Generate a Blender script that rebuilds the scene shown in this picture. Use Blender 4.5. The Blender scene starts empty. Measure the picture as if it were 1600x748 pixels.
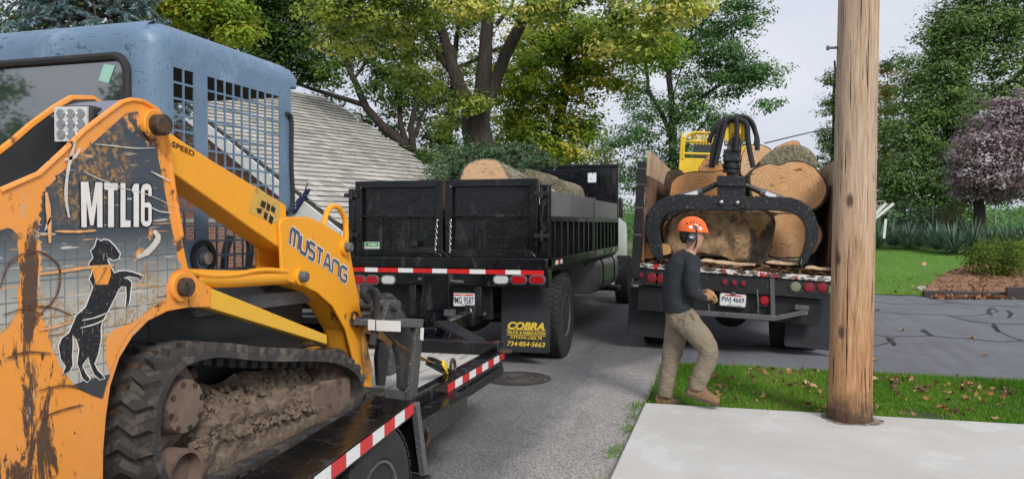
import bpy, bmesh, math, random
import numpy as np
from mathutils import Vector, Matrix, Euler, noise
random.seed(7); RNG = np.random.default_rng(7)
R = math.radians
S = bpy.context.scene
COL = S.collection
# ---------------------------------------------------------------- camera, sky, sun, exposure
FPX, CU, CV = 1190.0, 800.0, 374.0
CAM_LOC = Vector((0, 0, 1.68))
CAM_ROT = Euler((R(90 - 1.2), 0, R(15.9)), 'XYZ')
cd = bpy.data.cameras.new('camera'); cam = bpy.data.objects.new('camera', cd); COL.objects.link(cam)
cam.location = CAM_LOC; cam.rotation_euler = CAM_ROT
cd.sensor_width = 36; cd.lens = FPX / 1600 * 36; cd.clip_start = .05; cd.clip_end = 3000
S.camera = cam
SUN_EL, SUN_AZ = R(38), R(142)          # azimuth clockwise from the street direction (+Y)
w = bpy.data.worlds.new('World'); S.world = w; w.use_nodes = True
nt = w.node_tree; bg = nt.nodes['Background']
sky = nt.nodes.new('ShaderNodeTexSky'); sky.sky_type = 'NISHITA'; sky.sun_disc = False
sky.sun_elevation = SUN_EL; sky.sun_rotation = SUN_AZ; sky.dust_density = 3
tc = nt.nodes.new('ShaderNodeTexCoord'); mp = nt.nodes.new('ShaderNodeMapping'); mp.inputs['Scale'].default_value = (1, 1, 2.6)
nz = nt.nodes.new('ShaderNodeTexNoise'); nz.inputs['Scale'].default_value = 1.7; nz.inputs['Detail'].default_value = 6
rp = nt.nodes.new('ShaderNodeValToRGB')
rp.color_ramp.elements[0].position = .3; rp.color_ramp.elements[0].color = (2.95, 3.2, 4.0, 1)
rp.color_ramp.elements[1].position = .7; rp.color_ramp.elements[1].color = (4.9, 5.0, 5.4, 1)
mx = nt.nodes.new('ShaderNodeMixRGB'); mx.inputs[0].default_value = .9
nt.links.new(tc.outputs['Generated'], mp.inputs[0]); nt.links.new(mp.outputs[0], nz.inputs[0]); nt.links.new(nz.outputs[0], rp.inputs[0])
nt.links.new(sky.outputs[0], mx.inputs[1]); nt.links.new(rp.outputs[0], mx.inputs[2]); nt.links.new(mx.outputs[0], bg.inputs[0])
bg.inputs[1].default_value = .1
sl = bpy.data.lights.new('sun', 'SUN'); sl.energy = 1.5; sl.angle = R(16); sl.color = (1, .96, .9)
so = bpy.data.objects.new('sun', sl); COL.objects.link(so)
sdir = Vector((math.sin(SUN_AZ) * math.cos(SUN_EL), math.cos(SUN_AZ) * math.cos(SUN_EL), math.sin(SUN_EL)))
so.rotation_euler = sdir.to_track_quat('Z', 'Y').to_euler(); so.location = sdir * 60
S.view_settings.view_transform = 'Standard'; S.view_settings.look = 'None'
S.view_settings.exposure = .8; S.view_settings.gamma = 1
S.cycles.max_bounces = 6; S.cycles.transparent_max_bounces = 8; S.cycles.use_denoising = True
# ---------------------------------------------------------------- helpers
RM = CAM_ROT.to_matrix()
def hit(u, v, ax, val, M=None):
    """3-D point where the sight line through photo pixel (u,v) meets the plane ax=val (in frame M)"""
    o = CAM_LOC.copy(); d = RM @ Vector(((u - CU) / FPX, -(v - CV) / FPX, -1))
    if M is not None:
        I = M.inverted(); o = I @ o; d = I.to_3x3() @ d
    k = 'xyz'.index(ax); return o + d * ((val - o[k]) / d[k])
def dep(p): return (RM.transposed() @ (Vector(p) - CAM_LOC)).z * -1
def mpp(p): return dep(p) / FPX            # metres per photo pixel at p
W = {}
def wm(o): return W.get(o.name, Matrix.Identity(4)) if o else Matrix.Identity(4)
def tag(o, label=None, cat=None, group=None, kind=None):
    if label: o['label'] = label
    if cat: o['category'] = cat
    if group: o['group'] = group
    if kind: o['kind'] = kind
    return o
def empty(name, loc=(0, 0, 0), rot=(0, 0, 0), label=None, cat=None, group=None):
    o = bpy.data.objects.new(name, None); COL.objects.link(o); o.empty_display_size = .2
    o.location = loc; o.rotation_euler = rot
    W[o.name] = Matrix.Translation(loc) @ Euler(rot, 'XYZ').to_matrix().to_4x4()
    return tag(o, label, cat, group)
def link(name, me, mat, parent=None, loc=None, rot=None):
    o = bpy.data.objects.new(name, me); COL.objects.link(o)
    if mat and not me.materials: me.materials.append(mat)
    o.parent = parent
    if loc is not None: o.location = loc
    if rot is not None: o.rotation_euler = rot
    W[o.name] = wm(parent) @ Matrix.Translation(loc or (0, 0, 0)) @ Euler(rot or (0, 0, 0), 'XYZ').to_matrix().to_4x4()
    return o
class MB:
    def __init__(s): s.v = []; s.f = []
    def add(s, vs, fs):
        n = len(s.v); s.v += [tuple(p) for p in vs]; s.f += [tuple(i + n for i in q) for q in fs]; return s
    def box(s, c, d, M=None):
        vs = [Vector((sx * d[0] / 2, sy * d[1] / 2, sz * d[2] / 2)) for sz in (-1, 1) for sx, sy in ((-1, -1), (1, -1), (1, 1), (-1, 1))]
        if M is not None: vs = [M @ p for p in vs]
        return s.add([p + Vector(c) for p in vs], [(3, 2, 1, 0), (4, 5, 6, 7), (0, 1, 5, 4), (1, 2, 6, 5), (2, 3, 7, 6), (3, 0, 4, 7)])
    def b2(s, x0, x1, y0, y1, z0, z1): return s.box(((x0 + x1) / 2, (y0 + y1) / 2, (z0 + z1) / 2), (abs(x1 - x0), abs(y1 - y0), abs(z1 - z0)))
    def bar(s, a, b, w_, h_, up=(0, 0, 1)):
        a, b = Vector(a), Vector(b); d = b - a; L = d.length; d.normalize(); u = Vector(up)
        if abs(d.dot(u)) > .98: u = Vector((0, 1, 0)) if abs(d.y) < .9 else Vector((1, 0, 0))
        x = d.cross(u).normalized(); z = x.cross(d)
        return s.box((a + b) / 2, (w_, L, h_), Matrix((x, d, z)).transposed())
    def tube(s, pts, r, n=10, cap=True):
        pts = [Vector(p) for p in pts]; m = len(pts); r = r if hasattr(r, '__len__') else [r] * m
        t0 = (pts[1] - pts[0]).normalized(); nn = t0.orthogonal().normalized(); vs = []
        for i, p in enumerate(pts):
            t = (pts[min(i + 1, m - 1)] - pts[max(i - 1, 0)]).normalized()
            nn = (nn - t * nn.dot(t)); nn = nn.normalized() if nn.length > 1e-6 else t.orthogonal().normalized(); bb = t.cross(nn)
            vs += [p + (nn * math.cos(2 * math.pi * k / n) + bb * math.sin(2 * math.pi * k / n)) * r[i] for k in range(n)]
        fs = [(i * n + k, i * n + (k + 1) % n, (i + 1) * n + (k + 1) % n, (i + 1) * n + k) for i in range(m - 1) for k in range(n)]
        if cap: fs += [tuple(range(n))[::-1], tuple(range((m - 1) * n, m * n))]
        return s.add(vs, fs)
    def prism(s, poly, t0, t1, ax='x'):
        """poly: 2-D points in the plane across ax (x: (y,z), y: (x,z), z: (x,y))"""
        def P(p, t): return {'x': (t, p[0], p[1]), 'y': (p[0], t, p[1]), 'z': (p[0], p[1], t)}[ax]
        n = len(poly)
        return s.add([P(p, t0) for p in poly] + [P(p, t1) for p in poly],
                     [tuple(range(n)), tuple(range(2 * n - 1, n - 1, -1))] + [(i, i + n, (i + 1) % n + n, (i + 1) % n) for i in range(n)])
    def lathe(s, prof, c, ax='x', n=24):
        c = Vector(c); vs = []; fs = []
        def P(r, h, a):
            q = (math.cos(a) * r, math.sin(a) * r)
            return c + Vector({'x': (h, q[0], q[1]), 'y': (q[0], h, q[1]), 'z': (q[0], q[1], h)}[ax])
        for r, h in prof: vs += [P(r, h, 2 * math.pi * k / n) for k in range(n)]
        m = len(prof)
        fs = [(i * n + k, i * n + (k + 1) % n, (i + 1) * n + (k + 1) % n, (i + 1) * n + k) for i in range(m - 1) for k in range(n)]
        fs += [tuple(range(n))[::-1], tuple(range((m - 1) * n, m * n))]
        return s.add(vs, fs)
    def mesh(s, name, T=None, smooth=None, normals=True):
        me = bpy.data.meshes.new(name); me.from_pydata(s.v, [], s.f)
        if T is not None: me.transform(T)
        if normals:
            b = bmesh.new(); b.from_mesh(me); bmesh.ops.recalc_face_normals(b, faces=b.faces); b.to_mesh(me); b.free()
        if smooth:
            me.shade_smooth(); me.set_sharp_from_angle(angle=R(smooth))
        return me
    def build(s, name, mat, parent=None, world=True, smooth=35, bevel=0, seg=2, solid=0, normals=True):
        T = wm(parent).inverted() if (world and parent) else None
        o = link(name, s.mesh(name, T, smooth, normals), mat, parent)
        if solid: m = o.modifiers.new('solid', 'SOLIDIFY'); m.thickness = solid; m.offset = 0
        if solid and smooth: m = o.modifiers.new('split', 'EDGE_SPLIT'); m.split_angle = R(40)
        if bevel:
            m = o.modifiers.new('bevel', 'BEVEL'); m.width = bevel; m.segments = seg; m.limit_method = 'ANGLE'; m.angle_limit = R(40)
        return o
def copy_tree(o, parent=None):
    c = o.copy(); COL.objects.link(c); c.parent = parent
    for ch in list(o.children): copy_tree(ch, c)
    return c
def smoothpoly(pts, it=1, closed=True):
    for _ in range(it):
        q = []; n = len(pts)
        for i in range(n if closed else n - 1):
            a, b = pts[i], pts[(i + 1) % n]
            q += [tuple(x * .75 + y * .25 for x, y in zip(a, b)), tuple(x * .25 + y * .75 for x, y in zip(a, b))]
        if not closed: q = [pts[0]] + q + [pts[-1]]
        pts = q
    return pts
# ---------------------------------------------------------------- materials
def C(r, g, b): return (r, g, b, 1)
def sr(r, g, b): return tuple(((x / 255) / 12.92 if x < 10 else ((x / 255 + .055) / 1.055) ** 2.4) for x in (r, g, b))
class NT:
    def __init__(s, name):
        s.m = bpy.data.materials.new(name); s.m.use_nodes = True; s.t = s.m.node_tree; s.b = s.t.nodes['Principled BSDF']
        s.tc = s.t.nodes.new('ShaderNodeTexCoord'); s.co = s.tc.outputs['Object']; s.oi = None
    def n(s, ty, **kw):
        nd = s.t.nodes.new('ShaderNode' + ty)
        for k, v in kw.items():
            if k in nd.inputs: nd.inputs[k].default_value = v
            else: setattr(nd, k, v)
        return nd
    def l(s, a, b): s.t.links.new(a, b)
    def mapped(s, sc=(1, 1, 1), loc=(0, 0, 0), rot=(0, 0, 0), rnd=True):
        m = s.n('Mapping'); m.inputs['Scale'].default_value = sc; m.inputs['Rotation'].default_value = rot
        s.l(s.co, m.inputs[0])
        if rnd:
            if s.oi is None: s.oi = s.n('ObjectInfo')
            k = s.n('Math', operation='MULTIPLY'); k.inputs[1].default_value = 37.0; s.l(s.oi.outputs['Random'], k.inputs[0]); s.l(k.outputs[0], m.inputs['Location'])
        else: m.inputs['Location'].default_value = loc
        return m.outputs[0]
    def noise(s, scale, detail=4, rough=.6, co=None, dist=0):
        nd = s.n('TexNoise', Scale=scale, Detail=detail, Roughness=rough, Distortion=dist); s.l(co or s.co, nd.inputs['Vector']); return nd.outputs[0]
    def ramp(s, fac, stops):
        nd = s.n('ValToRGB'); e = nd.color_ramp.elements
        for i, (p, c) in enumerate(stops):
            c = (c, c, c) if not hasattr(c, '__len__') else c
            if i < 2: e[i].position = p
            else: e.new(p)
            e[i].color = (*c[:3], 1)
        s.l(fac, nd.inputs[0]); return nd.outputs[0]
    def mix(s, fac, a, b, mode='MIX'):
        nd = s.n('MixRGB', blend_type=mode)
        for k, x in ((0, fac), (1, a), (2, b)):
            if hasattr(x, 'node'): s.l(x, nd.inputs[k])
            elif k == 0: nd.inputs[0].default_value = x
            else: nd.inputs[k].default_value = (*x[:3], 1)
        return nd.outputs[0]
    def math(s, op, a, b=None):
        nd = s.n('Math', operation=op)
        for k, x in ((0, a), (1, b)):
            if x is None: continue
            if hasattr(x, 'node'): s.l(x, nd.inputs[k])
            else: nd.inputs[k].default_value = x
        return nd.outputs[0]
    def out(s, col=None, rough=None, bump=None, bs=.3, bd=.01, metal=0, spec=None):
        I = s.b.inputs
        for k, x in (('Base Color', col), ('Roughness', rough), ('Metallic', metal)):
            if x is None: continue
            if hasattr(x, 'node'): s.l(x, I[k])
            elif k == 'Base Color': I[k].default_value = (*x[:3], 1)
            else: I[k].default_value = x
        if spec is not None: I['Specular IOR Level'].default_value = spec
        if bump is not None:
            bn = s.n('Bump', Strength=bs, Distance=bd); s.l(bump, bn.inputs['Height']); s.l(bn.outputs[0], I['Normal'])
        return s.m
def pm(name, col, var=.2, scale=6, rough=.5, metal=0, bs=.15, bscale=60, bd=.004, stretch=(1, 1, 1), dirt=None, da=.55, dscale=5, dstretch=None, rnd=True, rv=.12, spec=None):
    """painted / plain surface: base colour with noise variation, optional dirt patches, roughness variation and fine relief"""
    t = NT(name); co = t.mapped(stretch, rnd=rnd)
    n1 = t.noise(scale, 5, .6, co)
    c = t.mix(t.ramp(n1, [(.3, 0), (.7, 1)]), [x * (1 - var) for x in col], [min(1, x * (1 + var)) for x in col])
    rr = t.ramp(n1, [(.25, max(.03, rough - rv)), (.75, min(1, rough + rv))])
    if dirt:
        n2 = t.noise(dscale, 8, .68, t.mapped(dstretch or stretch, rnd=rnd), .3)
        k = t.ramp(n2, [(da, 0), (da + .09, 1)]); c = t.mix(k, c, dirt); rr = t.mix(k, rr, (.85, .85, .85))
    b = t.noise(bscale, 4, .6, co)
    return t.out(c, rr, b, bs, bd, metal, spec)
def scratchmat(name, col, scr, rough=.4, amt=.64, scale=3, dirt=None, da=.6, metal=0, var=.2, st=(1, 9, 1.5), rot=(.5, 0, 0), spec=None):
    t = NT(name); co = t.mapped((1, 1, 1), rnd=True)
    c = t.mix(t.ramp(t.noise(4, 5, .6, co), [(.3, 0), (.7, 1)]), [x * (1 - var) for x in col], [min(1, x * (1 + var)) for x in col])
    if dirt: c = t.mix(t.ramp(t.noise(5, 9, .7, co), [(da, 0), (da + .12, 1)]), c, dirt)
    s1 = t.noise(scale * 9, 3, .5, t.mapped(st, rot=rot)); s2 = t.noise(scale * 8, 3, .5, t.mapped((st[0], st[2], st[1]), rot=(rot[0] * -1.3, .2, .1)))
    m1 = t.ramp(s1, [(amt, 0), (amt + .04, 1)]); m2 = t.ramp(s2, [(amt + .02, 0), (amt + .06, 1)])
    c = t.mix(t.mix(1, m1, m2, 'LIGHTEN'), c, scr)
    return t.out(c, rough, t.noise(70, 4, .6, co), .15, .004, metal, spec)
def glossy_lens(name, col, rough=.15):
    t = NT(name); v = t.n('TexVoronoi', Scale=90.0); t.l(t.co, v.inputs['Vector'])
    return t.out(col, rough, v.outputs[0], .4, .003)
K = {}
K['black'] = pm('black_gloss_paint', (.006, .0065, .008), .3, 3, .2, dirt=(.03, .03, .031), da=.57, dscale=5, dstretch=(1.2, 1.2, .3), bs=.35, bscale=2.6, bd=.03, rv=.1)
K['blackm'] = pm('black_worn_steel', (.011, .011, .012), .35, 6, .5, dirt=(.05, .048, .045), da=.6, dscale=9)
K['rubber'] = pm('black_rubber', (.022, .022, .024), .3, 8, .75, dirt=(.07, .065, .058), da=.6, dscale=6, bs=.3)
K['flap'] = pm('mud_flap_rubber', (.024, .026, .03), .3, 4, .6, dirt=(.08, .08, .08), da=.63, dscale=7, dstretch=(1, 1, .3))
K['steelgrey'] = scratchmat('worn_grey_steel', (.085, .087, .092), (.22, .22, .22), .5, .62, dirt=(.03, .03, .03), da=.56)
K['grap'] = scratchmat('scratched_black_grapple_paint', (.012, .014, .018), (.27, .24, .2), .36, .655, dirt=(.03, .028, .027), da=.64, st=(5, 1, 1.5), scale=2)
K['bucket'] = scratchmat('worn_grapple_bucket_steel', (.05, .05, .05), (.16, .15, .14), .5, .6, dirt=(.1, .085, .07), da=.56)
K['white'] = pm('white_paint', (.72, .72, .7), .06, 4, .45, dirt=(.45, .43, .4), da=.62)
K['tapew'] = pm('white_reflective_tape', (.78, .78, .78), .06, 20, .35)
K['taper'] = pm('red_reflective_tape', (.62, .018, .02), .15, 20, .35)
K['redlens'] = glossy_lens('red_lens', (.36, .008, .014)); K['whitelens'] = glossy_lens('clear_lens', (.55, .56, .56))
K['dimred'] = glossy_lens('dusty_red_lens', (.22, .012, .022), .35); K['dimwhite'] = glossy_lens('dusty_clear_lens', (.2, .21, .15), .35)
K['chrome'] = pm('bright_steel', (.5, .5, .5), .15, 12, .3, 1, dirt=(.15, .12, .1), da=.62)
K['alu'] = pm('brushed_tank_steel', (.42, .42, .42), .12, 3, .42, .75, dirt=(.16, .15, .14), da=.58, dscale=3)
K['rust'] = pm('rusty_steel', (.075, .042, .026), .45, 14, .75, dirt=(.02, .016, .014), da=.5, dscale=22, bs=.4)
K['yellow'] = pm('yellow_crane_paint', (.82, .56, .035), .1, 5, .4, dirt=(.3, .2, .05), da=.66)
K['yprint'] = pm('yellow_print', (.75, .53, .06), .12, 30, .5, dirt=(.25, .2, .06), da=.62, dscale=40)
K['kprint'] = pm('black_print', (.012, .012, .013), .2, 30, .5)
K['wprint'] = pm('white_print', (.75, .72, .7), .08, 20, .5, dirt=(.5, .3, .2), da=.66, dscale=12)
K['gprint'] = pm('green_print', (.02, .28, .08), .1, 20, .45)
K['bprint'] = pm('blue_black_print', (.03, .04, .1), .1, 20, .45)
# orange loader paint: fade, rust scabs, brown rub marks
def orange(name, fade, wear, col=(.9, .385, .012), pale=(.88, .36, .11), strip=False):
    t = NT(name); co = t.mapped(rnd=False)
    c = t.mix(t.ramp(t.noise(1.7, 4, .6, co), [(.35, 0), (.62, 1)]), col, [x * (1 - fade) + y * fade for x, y in zip(col, pale)])
    c = t.mix(t.ramp(t.noise(30, 6, .6, co), [(.2, 0), (.8, .18)]), c, (.42, .17, .03))
    n2 = t.noise(4.2, 10, .74, t.mapped((1, 1, .55), rnd=False), .6); k = t.ramp(n2, [(wear, 0), (wear + .05, 1)])
    c = t.mix(k, c, t.mix(t.noise(25, 5, .6, co), (.055, .028, .016), (.16, .085, .045)))
    n3 = t.noise(16, 7, .72, t.mapped((1, 1.6, .7), rot=(.7, 0, 0), rnd=False)); k3 = t.ramp(n3, [(wear + .06, 0), (wear + .10, 1)])
    c = t.mix(k3, c, (.06, .035, .025))
    if strip:   # brown rubbed strip down the rear corner and along the arch edge
        sx = t.n('SeparateXYZ'); t.l(t.co, sx.inputs[0]); dy = t.math('ABSOLUTE', t.math('SUBTRACT', sx.outputs[1], -1.165))
        nn = t.noise(9, 9, .75, t.mapped((1, 1.5, .45), rnd=False), .5); fall = t.math('SUBTRACT', nn, t.math('ADD', t.math('MULTIPLY', dy, 2.3), t.math('MULTIPLY', sx.outputs[2], .17)))
        ks = t.ramp(fall, [(.30, 0), (.34, 1)]); c = t.mix(ks, c, t.mix(t.noise(30, 6, .7, co), (.05, .028, .018), (.15, .085, .05)))
        kw = t.math('MULTIPLY', t.ramp(t.noise(5, 9, .75, t.mapped((1, 2.2, 1), (0, 3, 1), rnd=False), .6), [(.6, 0), (.64, .8)]), t.ramp(sx.outputs[2], [(.4, 0), (.55, 1)])); c = t.mix(kw, c, (.45, .43, .4))
    rr = t.mix(k, t.ramp(n2, [(.3, .36), (.6, .5)]), (.85, .85, .85))
    return t.out(c, rr, t.mix(.5, t.noise(60, 5, .6, co), n2), .2, .006)
K['orange'] = orange('orange_arm_paint', .25, .635)
K['orange_worn'] = orange('scuffed_orange_paint', .7, .555, (.88, .32, .02), strip=True)
K['cabblue'] = scratchmat('faded_blue_cab_paint', (.13, .21, .31), (.065, .1, .15), .42, .63, 2.2, dirt=(.2, .29, .4), da=.55, var=.12)
K['cabgrey'] = pm('grey_violet_panel', (.2, .2, .25), .15, 5, .5)
K['darkgrey'] = pm('dark_grey_panel', (.045, .05, .055), .2, 5, .55)
K['mud'] = pm('dry_brown_mud', (.17, .125, .09), .35, 14, .95, bs=.8, bscale=35, bd=.02, dirt=(.085, .06, .042), da=.55, dscale=9)
K['mudplate'] = pm('muddy_track_frame', (.17, .12, .09), .22, 9, .85, bs=.4, bscale=40, dirt=(.09, .055, .04), da=.55, dscale=10)
K['trackrub'] = pm('dusty_track_rubber', (.04, .037, .035), .35, 10, .8, dirt=(.105, .09, .075), da=.52, dscale=9, bs=.4)
# ---------------------------------------------------------------- lettering (meshes made once, from the built-in font)
def text_mesh(s, size=1, bold=0, shear=0, spacing=1.0):
    c = bpy.data.curves.new('txt', 'FONT'); c.body = s; c.size = size; c.offset = bold; c.shear = shear; c.space_character = spacing
    c.align_x = 'CENTER'; c.align_y = 'CENTER'; c.extrude = .0; c.resolution_u = 3
    o = bpy.data.objects.new('txt', c); COL.objects.link(o)
    me = bpy.data.meshes.new_from_object(o.evaluated_get(bpy.context.evaluated_depsgraph_get()))
    bpy.data.objects.remove(o); bpy.data.curves.remove(c); return me
def put_text(s, w_, h_, mat, parent, origin, ex, ey, bold=0, shear=0, name='lettering', spacing=1.0, world=True):
    """text scaled to w_ x h_ metres, centred at origin, along unit axes ex (reading) and ey (up)"""
    me = text_mesh(s, 1, bold, shear, spacing); n = len(me.vertices); a = np.empty(n * 3); me.vertices.foreach_get('co', a); a = a.reshape(-1, 3)
    lo, hi = a.min(0), a.max(0); a -= (lo + hi) / 2; ex, ey = Vector(ex), Vector(ey)
    q = np.outer(a[:, 0] * w_ / (hi[0] - lo[0]), ex) + np.outer(a[:, 1] * h_ / (hi[1] - lo[1]), ey) + np.array(origin)
    me.vertices.foreach_set('co', q.ravel()); me.materials.clear()
    if world and parent: me.transform(wm(parent).inverted())
    return link(name, me, mat, parent)
# ---------------------------------------------------------------- ground materials
def asphalt(name, lo, hi, tint=(1, 1, 1.02), speck=.5, fine=330, edge=False):
    t = NT(name); c = t.mix(t.ramp(t.noise(.8, 5, .6), [(.3, 0), (.7, 1)]), [lo * x for x in tint], [hi * x for x in tint])
    if edge:   # pale dust and grit along the pavement side, thinning out past the driveway
        sx = t.n('SeparateXYZ'); t.l(t.co, sx.inputs[0]); q = t.math('ADD', sx.outputs[0], t.math('ADD', t.math('MULTIPLY', t.noise(2.2, 7, .7), .55), t.math('MULTIPLY', t.math('MAXIMUM', t.math('SUBTRACT', sx.outputs[1], 8.6), 0.0), -.5)))
        c = t.mix(t.ramp(t.math('ADD', q, 2.0), [(.75, 0), (1.25, .8)]), c, (.36, .335, .31))
    v = t.n('TexVoronoi', Scale=float(fine) * .5); t.l(t.co, v.inputs['Vector'])
    g = t.ramp(v.outputs['Color'], [(.15, 1 - speck), (.85, 1 + speck * .9)])
    c = t.mix(1, c, g, 'MULTIPLY'); c = t.mix(t.ramp(t.noise(7, 6, .7), [(.55, 0), (.8, .45)]), c, [lo * .55] * 3); c = t.mix(t.ramp(t.noise(1.1, 7, .7, t.mapped((1.6, .22, 1), (3, 5, 0), rnd=False), .5), [(.5, 0), (.66, .5)]), c, [lo * .62] * 3)
    c = t.mix(t.ramp(t.noise(fine, 2, .5), [(.66, 0), (.72, .7)]), c, [hi * 2.2] * 3)
    return t.out(c, .88, v.outputs[0], .5, .006)
K['street'] = asphalt('grey_street_asphalt', .14, .215, (1.02, 1, 1.0), .6, 260, True)
K['drive'] = asphalt('sealed_driveway_asphalt', .15, .19, (.97, 1, 1.1), .25, 420)
K['tar'] = pm('crack_sealant', (.045, .045, .05), .3, 20, .6)
t = NT('concrete'); c = t.mix(t.ramp(t.noise(.9, 6, .65), [(.3, 0), (.7, 1)]), (.50, .485, .44), (.60, .59, .56))
c = t.mix(t.ramp(t.noise(2.2, 4, .6, t.mapped((1, 1, 1), (3, 1, 0), rnd=False)), [(.56, 0), (.6, .5)]), c, (.64, .64, .62))
c = t.mix(t.ramp(t.noise(.7, 9, .7, t.mapped((1, 1, 1), (7, 2, 0), rnd=False), .4), [(.48, 0), (.64, .55)]), c, (.47, .455, .405)); c = t.mix(t.ramp(t.noise(90, 4, .7), [(.3, .4), (.55, 0)]), c, (.36, .34, .31)); c = t.mix(t.ramp(t.noise(12, 8, .75), [(.6, 0), (.72, .35)]), c, (.42, .38, .32))
K['concrete'] = t.out(c, .85, t.noise(170, 3, .6), .2, .003)
def grassmat(name, a, b, d, sc=1.2):
    t = NT(name); c = t.mix(t.ramp(t.noise(sc, 4, .6), [(.35, 0), (.65, 1)]), a, b)
    c = t.mix(t.ramp(t.noise(sc * 40, 4, .7), [(.35, 0), (.75, .7)]), c, d); return t.out(c, .9, t.noise(sc * 60, 4, .7), .9, .04)
K['grassbed'] = grassmat('grass_soil', (.045, .1, .014), (.06, .12, .02), (.05, .05, .02))
K['lawn'] = grassmat('mown_lawn', (.10, .25, .02), (.125, .29, .03), (.055, .15, .018), .35)
K['field'] = grassmat('rough_field', (.08, .13, .025), (.12, .15, .04), (.05, .08, .02), .2)
K['mulch'] = pm('wood_chip_mulch', (.34, .19, .11), .45, 45, .9, bs=.9, bscale=70, bd=.03, dirt=(.1, .055, .03), da=.56, dscale=60)
def sheet(name, poly, z, mat, sub=0):
    mb = MB(); mb.add([(x, y, z) for x, y in poly], [tuple(range(len(poly)))]); o = mb.build(name, mat, smooth=None); o['kind'] = 'structure'; return o
def jag(a, b, n, amp, seed=0):
    a, b = Vector(a), Vector(b); q = Vector((-(b - a).y, (b - a).x)).normalized()
    return [tuple(a.lerp(b, i / n) + q * amp * noise.noise(Vector((i * .73 + seed, seed * 1.7, 0)))) for i in range(n + 1)]
sheet('ground', [(-900, -600), (900, -600), (900, 1500), (-900, 1500)], -.03, K['field'])
street = sheet('street', [(-5.1, -60), (-.74, -60), (-.74, 18), (-.2, 22), (1.2, 28), (30, 110), (22, 110), (-3.2, 28), (-4.6, 22), (-5.1, 17)], 0, K['street'])
drive = sheet('driveway', [(-.745, 9.2)] + jag((-.7, 9.2), (9, 9.12), 60, .05, 2)[1:] + [(60, 9.1), (60, 19.45)] + jag((9, 19.6), (-.74, 19.7), 20, .05, 4), .004, K['drive'])
mb = MB(); mb.prism([(-.73, -8), (-.73, 7.0), (2.33, 7.1), (12, 7.35), (12, -8)], -.02, .045, 'z')
pv = mb.build('pavement', K['concrete'], bevel=.012); pv['kind'] = 'structure'
sheet('grass_verge', [(-.735, 7.0)] + jag((-.735, 7.02), (-.74, 9.2), 20, .05, 8)[1:-1] + jag((-.74, 9.22), (9, 9.14), 80, .03, 3) + [(12, 9.12), (12, 7.34), (2.33, 7.1)], .012, K['grassbed'])
mb = MB(); xs = np.linspace(-1, 90, 46); ys = np.concatenate([np.linspace(19.55, 60, 42), np.linspace(64, 260, 20)])
def lawn_z(x, y): return .02 + 1.0 * (min(max((y - 19.6) / 22, 0), 1) ** 1.15) + .05 * noise.noise(Vector((x * .2, y * .2, 0))) * min(1, max(0, (y - 19.6) / 4))
mb.add([(x, y, lawn_z(x, y)) for y in ys for x in xs], [(j * 46 + i, j * 46 + i + 1, (j + 1) * 46 + i + 1, (j + 1) * 46 + i) for j in range(len(ys) - 1) for i in range(45)])
lw = mb.build('lawn', K['lawn'], smooth=60, normals=False); lw['kind'] = 'structure'
# sealed cracks in the driveway, traced on the ground
def ribbon(mb, pts, w_, z):
    n = len(pts); vs = []
    for i, p in enumerate(pts):
        d = (pts[min(i + 1, n - 1)] - pts[max(i - 1, 0)]); d = Vector((-d.y, d.x)).normalized() if d.length else Vector((0, 1))
        ww = (w_[i] if hasattr(w_, '__len__') else w_ * .7) / 2 * (1 + .45 * noise.noise(Vector((i * .9, p.x, p.y)))); vs += [(p.x + d.x * ww, p.y + d.y * ww, z), (p.x - d.x * ww, p.y - d.y * ww, z)]
    mb.add(vs, [(2 * i, 2 * i + 1, 2 * i + 3, 2 * i + 2) for i in range(n - 1)])
def gnd(u, v, z=0): q = hit(u, v, 'z', z); return Vector((q.x, q.y))
for pts, w_ in (([(1362, 470), (1395, 475), (1450, 476), (1488, 473), (1530, 477), (1562, 479), (1640, 479)], .06), ([(1440, 463), (1465, 468), (1490, 474)], .04),
              ([(1362, 488), (1420, 491), (1480, 492), (1492, 496), (1520, 503), (1560, 506), (1640, 508)], .06), ([(1492, 494), (1530, 493), (1560, 487), (1552, 481)], .05),
              ([(1362, 524), (1400, 526), (1450, 525), (1520, 530), (1560, 534), (1600, 533), (1650, 531)], .05), ([(1362, 542), (1385, 537), (1398, 528)], .05),
              ([(1556, 508), (1560, 517), (1580, 527), (1600, 533)], .045), ([(1540, 496), (1580, 497), (1640, 499)], .04), ([(1380, 545), (1420, 552), (1470, 557)], .012), ([(1430, 538), (1500, 545), (1560, 551)], .01)):
    g = [gnd(u, v) for u, v in pts]; q = []
    for a, b in zip(g, g[1:]):
        for k in range(6): q.append(a.lerp(b, k / 6) + Vector((0, .035 * noise.noise(Vector(((a.x + k) * 1.3, a.y, k * .4))))))
    q.append(g[-1]); mb = MB(); ribbon(mb, q, w_, .009); mb.build('crack_seal', K['tar'], drive, smooth=None)
for (u, v, du, dv) in ((1548, 487, 6, 6), (1577, 491, 6, 5), (1449, 520, 8, 5), (1393, 534, 6, 6), (1556, 513, 5, 6)):   # brushed-out smears of sealant
    mb = MB()
    for k in range(9):
        f_ = k / 8; cu = u + du * .5 * math.sin(f_ * 4 + u) + (f_ - .5) * du * .6; hv = v + (f_ - .5) * 2 * dv; hw = du * (.25 + .9 * RNG.random()) * math.sin(math.pi * (f_ * .8 + .1))
        q = [gnd(cu - hw + 2 * hw * i / 5, hv + RNG.normal() * .25) for i in range(6)]; ribbon(mb, q, [.015, .05, .06, .06, .045, .01], .0105 + .0003 * k)
    mb.build('crack_seal', K['tar'], drive, smooth=None)
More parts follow.
